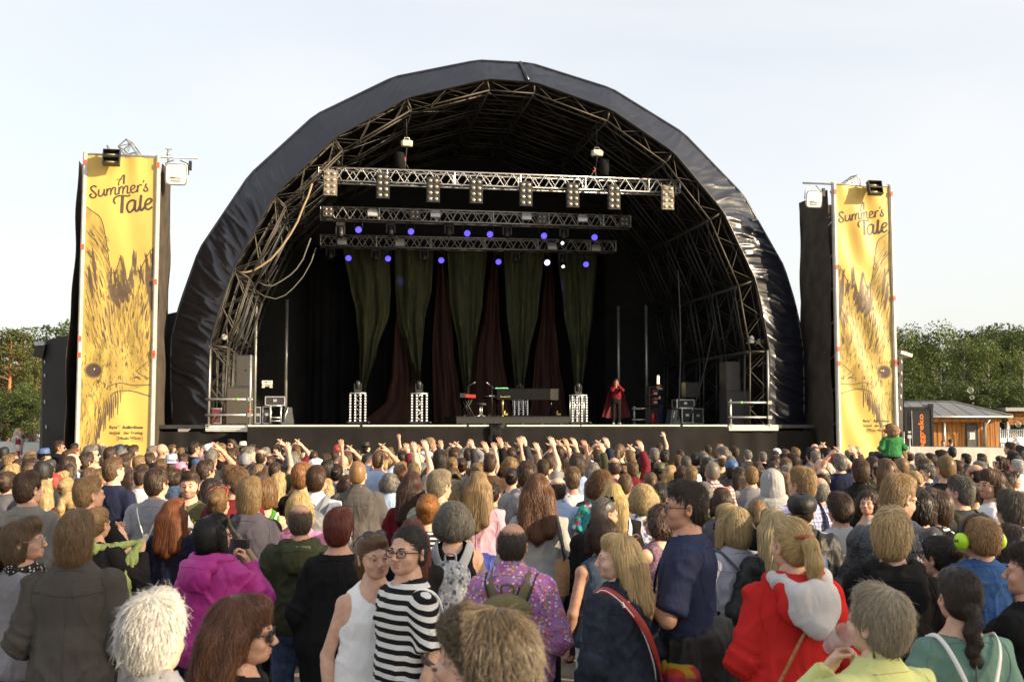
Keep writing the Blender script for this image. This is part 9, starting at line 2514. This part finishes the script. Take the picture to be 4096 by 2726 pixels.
# ================================================================ fill the crowd, far rows, labels
def finish():
 crowd_n = len([1 for p in PEOPLE])
 F = fillers(999)
 F.sort(key=lambda f: f[3])
 room = max(0,318 - crowd_n)
 for px,y,w_,d in F[:room]:
  PLACED.pop(next(i for i,q in enumerate(PLACED) if q[2] == px and q[1] == d))
  hair = RND.choice(['sh','sh','me','bo','lo','lo','bu','po','ba','ml','sh','wa']); hc = RND.choice(['br','br','dk','lb','db','bl','gr','br','sg'])
  mid(px,y,HW[hair] * FPX / d,hair,hc,RND.choice(['tee','shirt','tee','jacket','hoodie','sweater']),RND.choice(DCOL),'.',[],d)
 V,Fc,M,A = [],[],[],[]; b = 0
 mats = [skinmat(0),skinmat(2),hairmat(HC['br']),hairmat(HC['dk']),hairmat(HC['lb']),hairmat(HC['db']),hairmat(HC['gr']),cloth('bk'),cloth('nv'),cloth('ch'),cloth('gy'),cloth('wt'),cloth('mr'),cloth('ol'),cloth('dn','denim')]
 def grab(me):
  v = np.zeros(len(me.vertices) * 3,np.float32); me.vertices.foreach_get('co',v)
  return v.reshape(-1,3),[list(p.vertices) for p in me.polygons],(np.array([a.value for a in me.attributes['v'].data]) if 'v' in me.attributes else np.full(len(me.vertices),.5))
 kit = []
 for sex,arms in (('m',('down','down')),('f',('cross','cross')),('m',('clap','clap'))):
  bd,tp,tr,sh,hf,_ = archetype(sex,arms,'tee',dict(yaw=0,pitch=0,tilt=0,fwd=0.0,hs=1.0,down=0.0),1.0,.03,0,.0,.014)
  kit.append((grab(bd),grab(tp),grab(tr)))
 hk = {s: grab(hairmesh(s)) for s in ('sh','me','bo','lo','ba')}
 rest = F[room:][:230]
 rs = random.Random(3)
 for px,y,w_,d in rest:
  p = at(px,y,d); k = p[2] / 1.75; a = -R(heading(px,d)); Mx = rotz(a)
  bd,tp,tr = rs.choice(kit); hs = rs.choice(['sh','me','bo','lo','sh','ba']); hm = rs.randrange(2,7); sk = rs.randrange(2); tm = rs.randrange(7,15)
  for (v,f,at_),m,off in ((bd,sk,0),(tp,tm,0),(tr,14 if rs.random() < .6 else 7,0),(hk[hs],hm,1.56)):
   q = v.astype(float).copy(); q[:,2] += off
   q = (q * k) @ Mx.T + np.array((p[0],d,0))
   V.append(q); Fc += [[i + b for i in x] for x in f]; M += [m] * len(f); A.append(at_); b += len(q)
 if V:
  o = link('distant_crowd',tomesh('distant_crowd',np.vstack(V),Fc,mats,M,True,{'v': np.concatenate(A)}))
  tag(o,'farthest packed rows of concert goers before the stage','crowd',None,'stuff')
 label_all()
def label_all():
 import re
 key = lambda s: ' '.join(re.findall(r'[a-z]+',s.lower()))
 taken = set(key(p[5]) for p in PEOPLE if p[5])
 base = {}
 for i,p in enumerate(PEOPLE):
  if p[5] or p[4] is None: continue
  base[i] = f"person with {p[4][0]} in {p[4][1]}"
 cnt = {}
 for s in base.values(): cnt[key(s)] = cnt.get(key(s),0) + 1
 pos = [(p[1],p[2],p[3]) for p in PEOPLE]
 short = {i: p[4] for i,p in enumerate(PEOPLE) if p[4]}
 scount = {}
 for v in short.values(): scount[v] = scount.get(v,0) + 1
 for i,s in base.items():
  o = PEOPLE[i][0]
  if cnt[key(s)] == 1 and key(s) not in taken: o['label'] = s; taken.add(key(s)); continue
  x,y,d = pos[i]
  near = sorted((j for j in range(len(PEOPLE)) if j != i and PEOPLE[j][4]),key=lambda j: abs(pos[j][0] - x) + abs(pos[j][1] - y) * 1.2 + (0 if scount.get(short[j],9) == 1 else 400))
  done = False
  for j in near[:24]:
   dx,dd = x - pos[j][0],d - pos[j][2]
   if abs(dx) > 40 or abs(dd) < .5: rel = 'left of' if dx < 0 else 'right of'
   else: rel = 'behind' if dd > 0 else 'before'
   ref = short[j][0].replace('a ','',1) if short[j][0].startswith('a ') else short[j][0]
   t = f"{s}, {rel} the {short[j][1]} and {ref}"
   t = f"{s}, {rel} {ref} in {short[j][1]}"
   if len(re.findall(r"[A-Za-z']+",t)) > 16: continue
   if key(t) not in taken: o['label'] = t; taken.add(key(t)); done = True; break
  if not done:
   t = s + ', deep in the packed crowd'; o['label'] = t; taken.add(key(t))
finish()
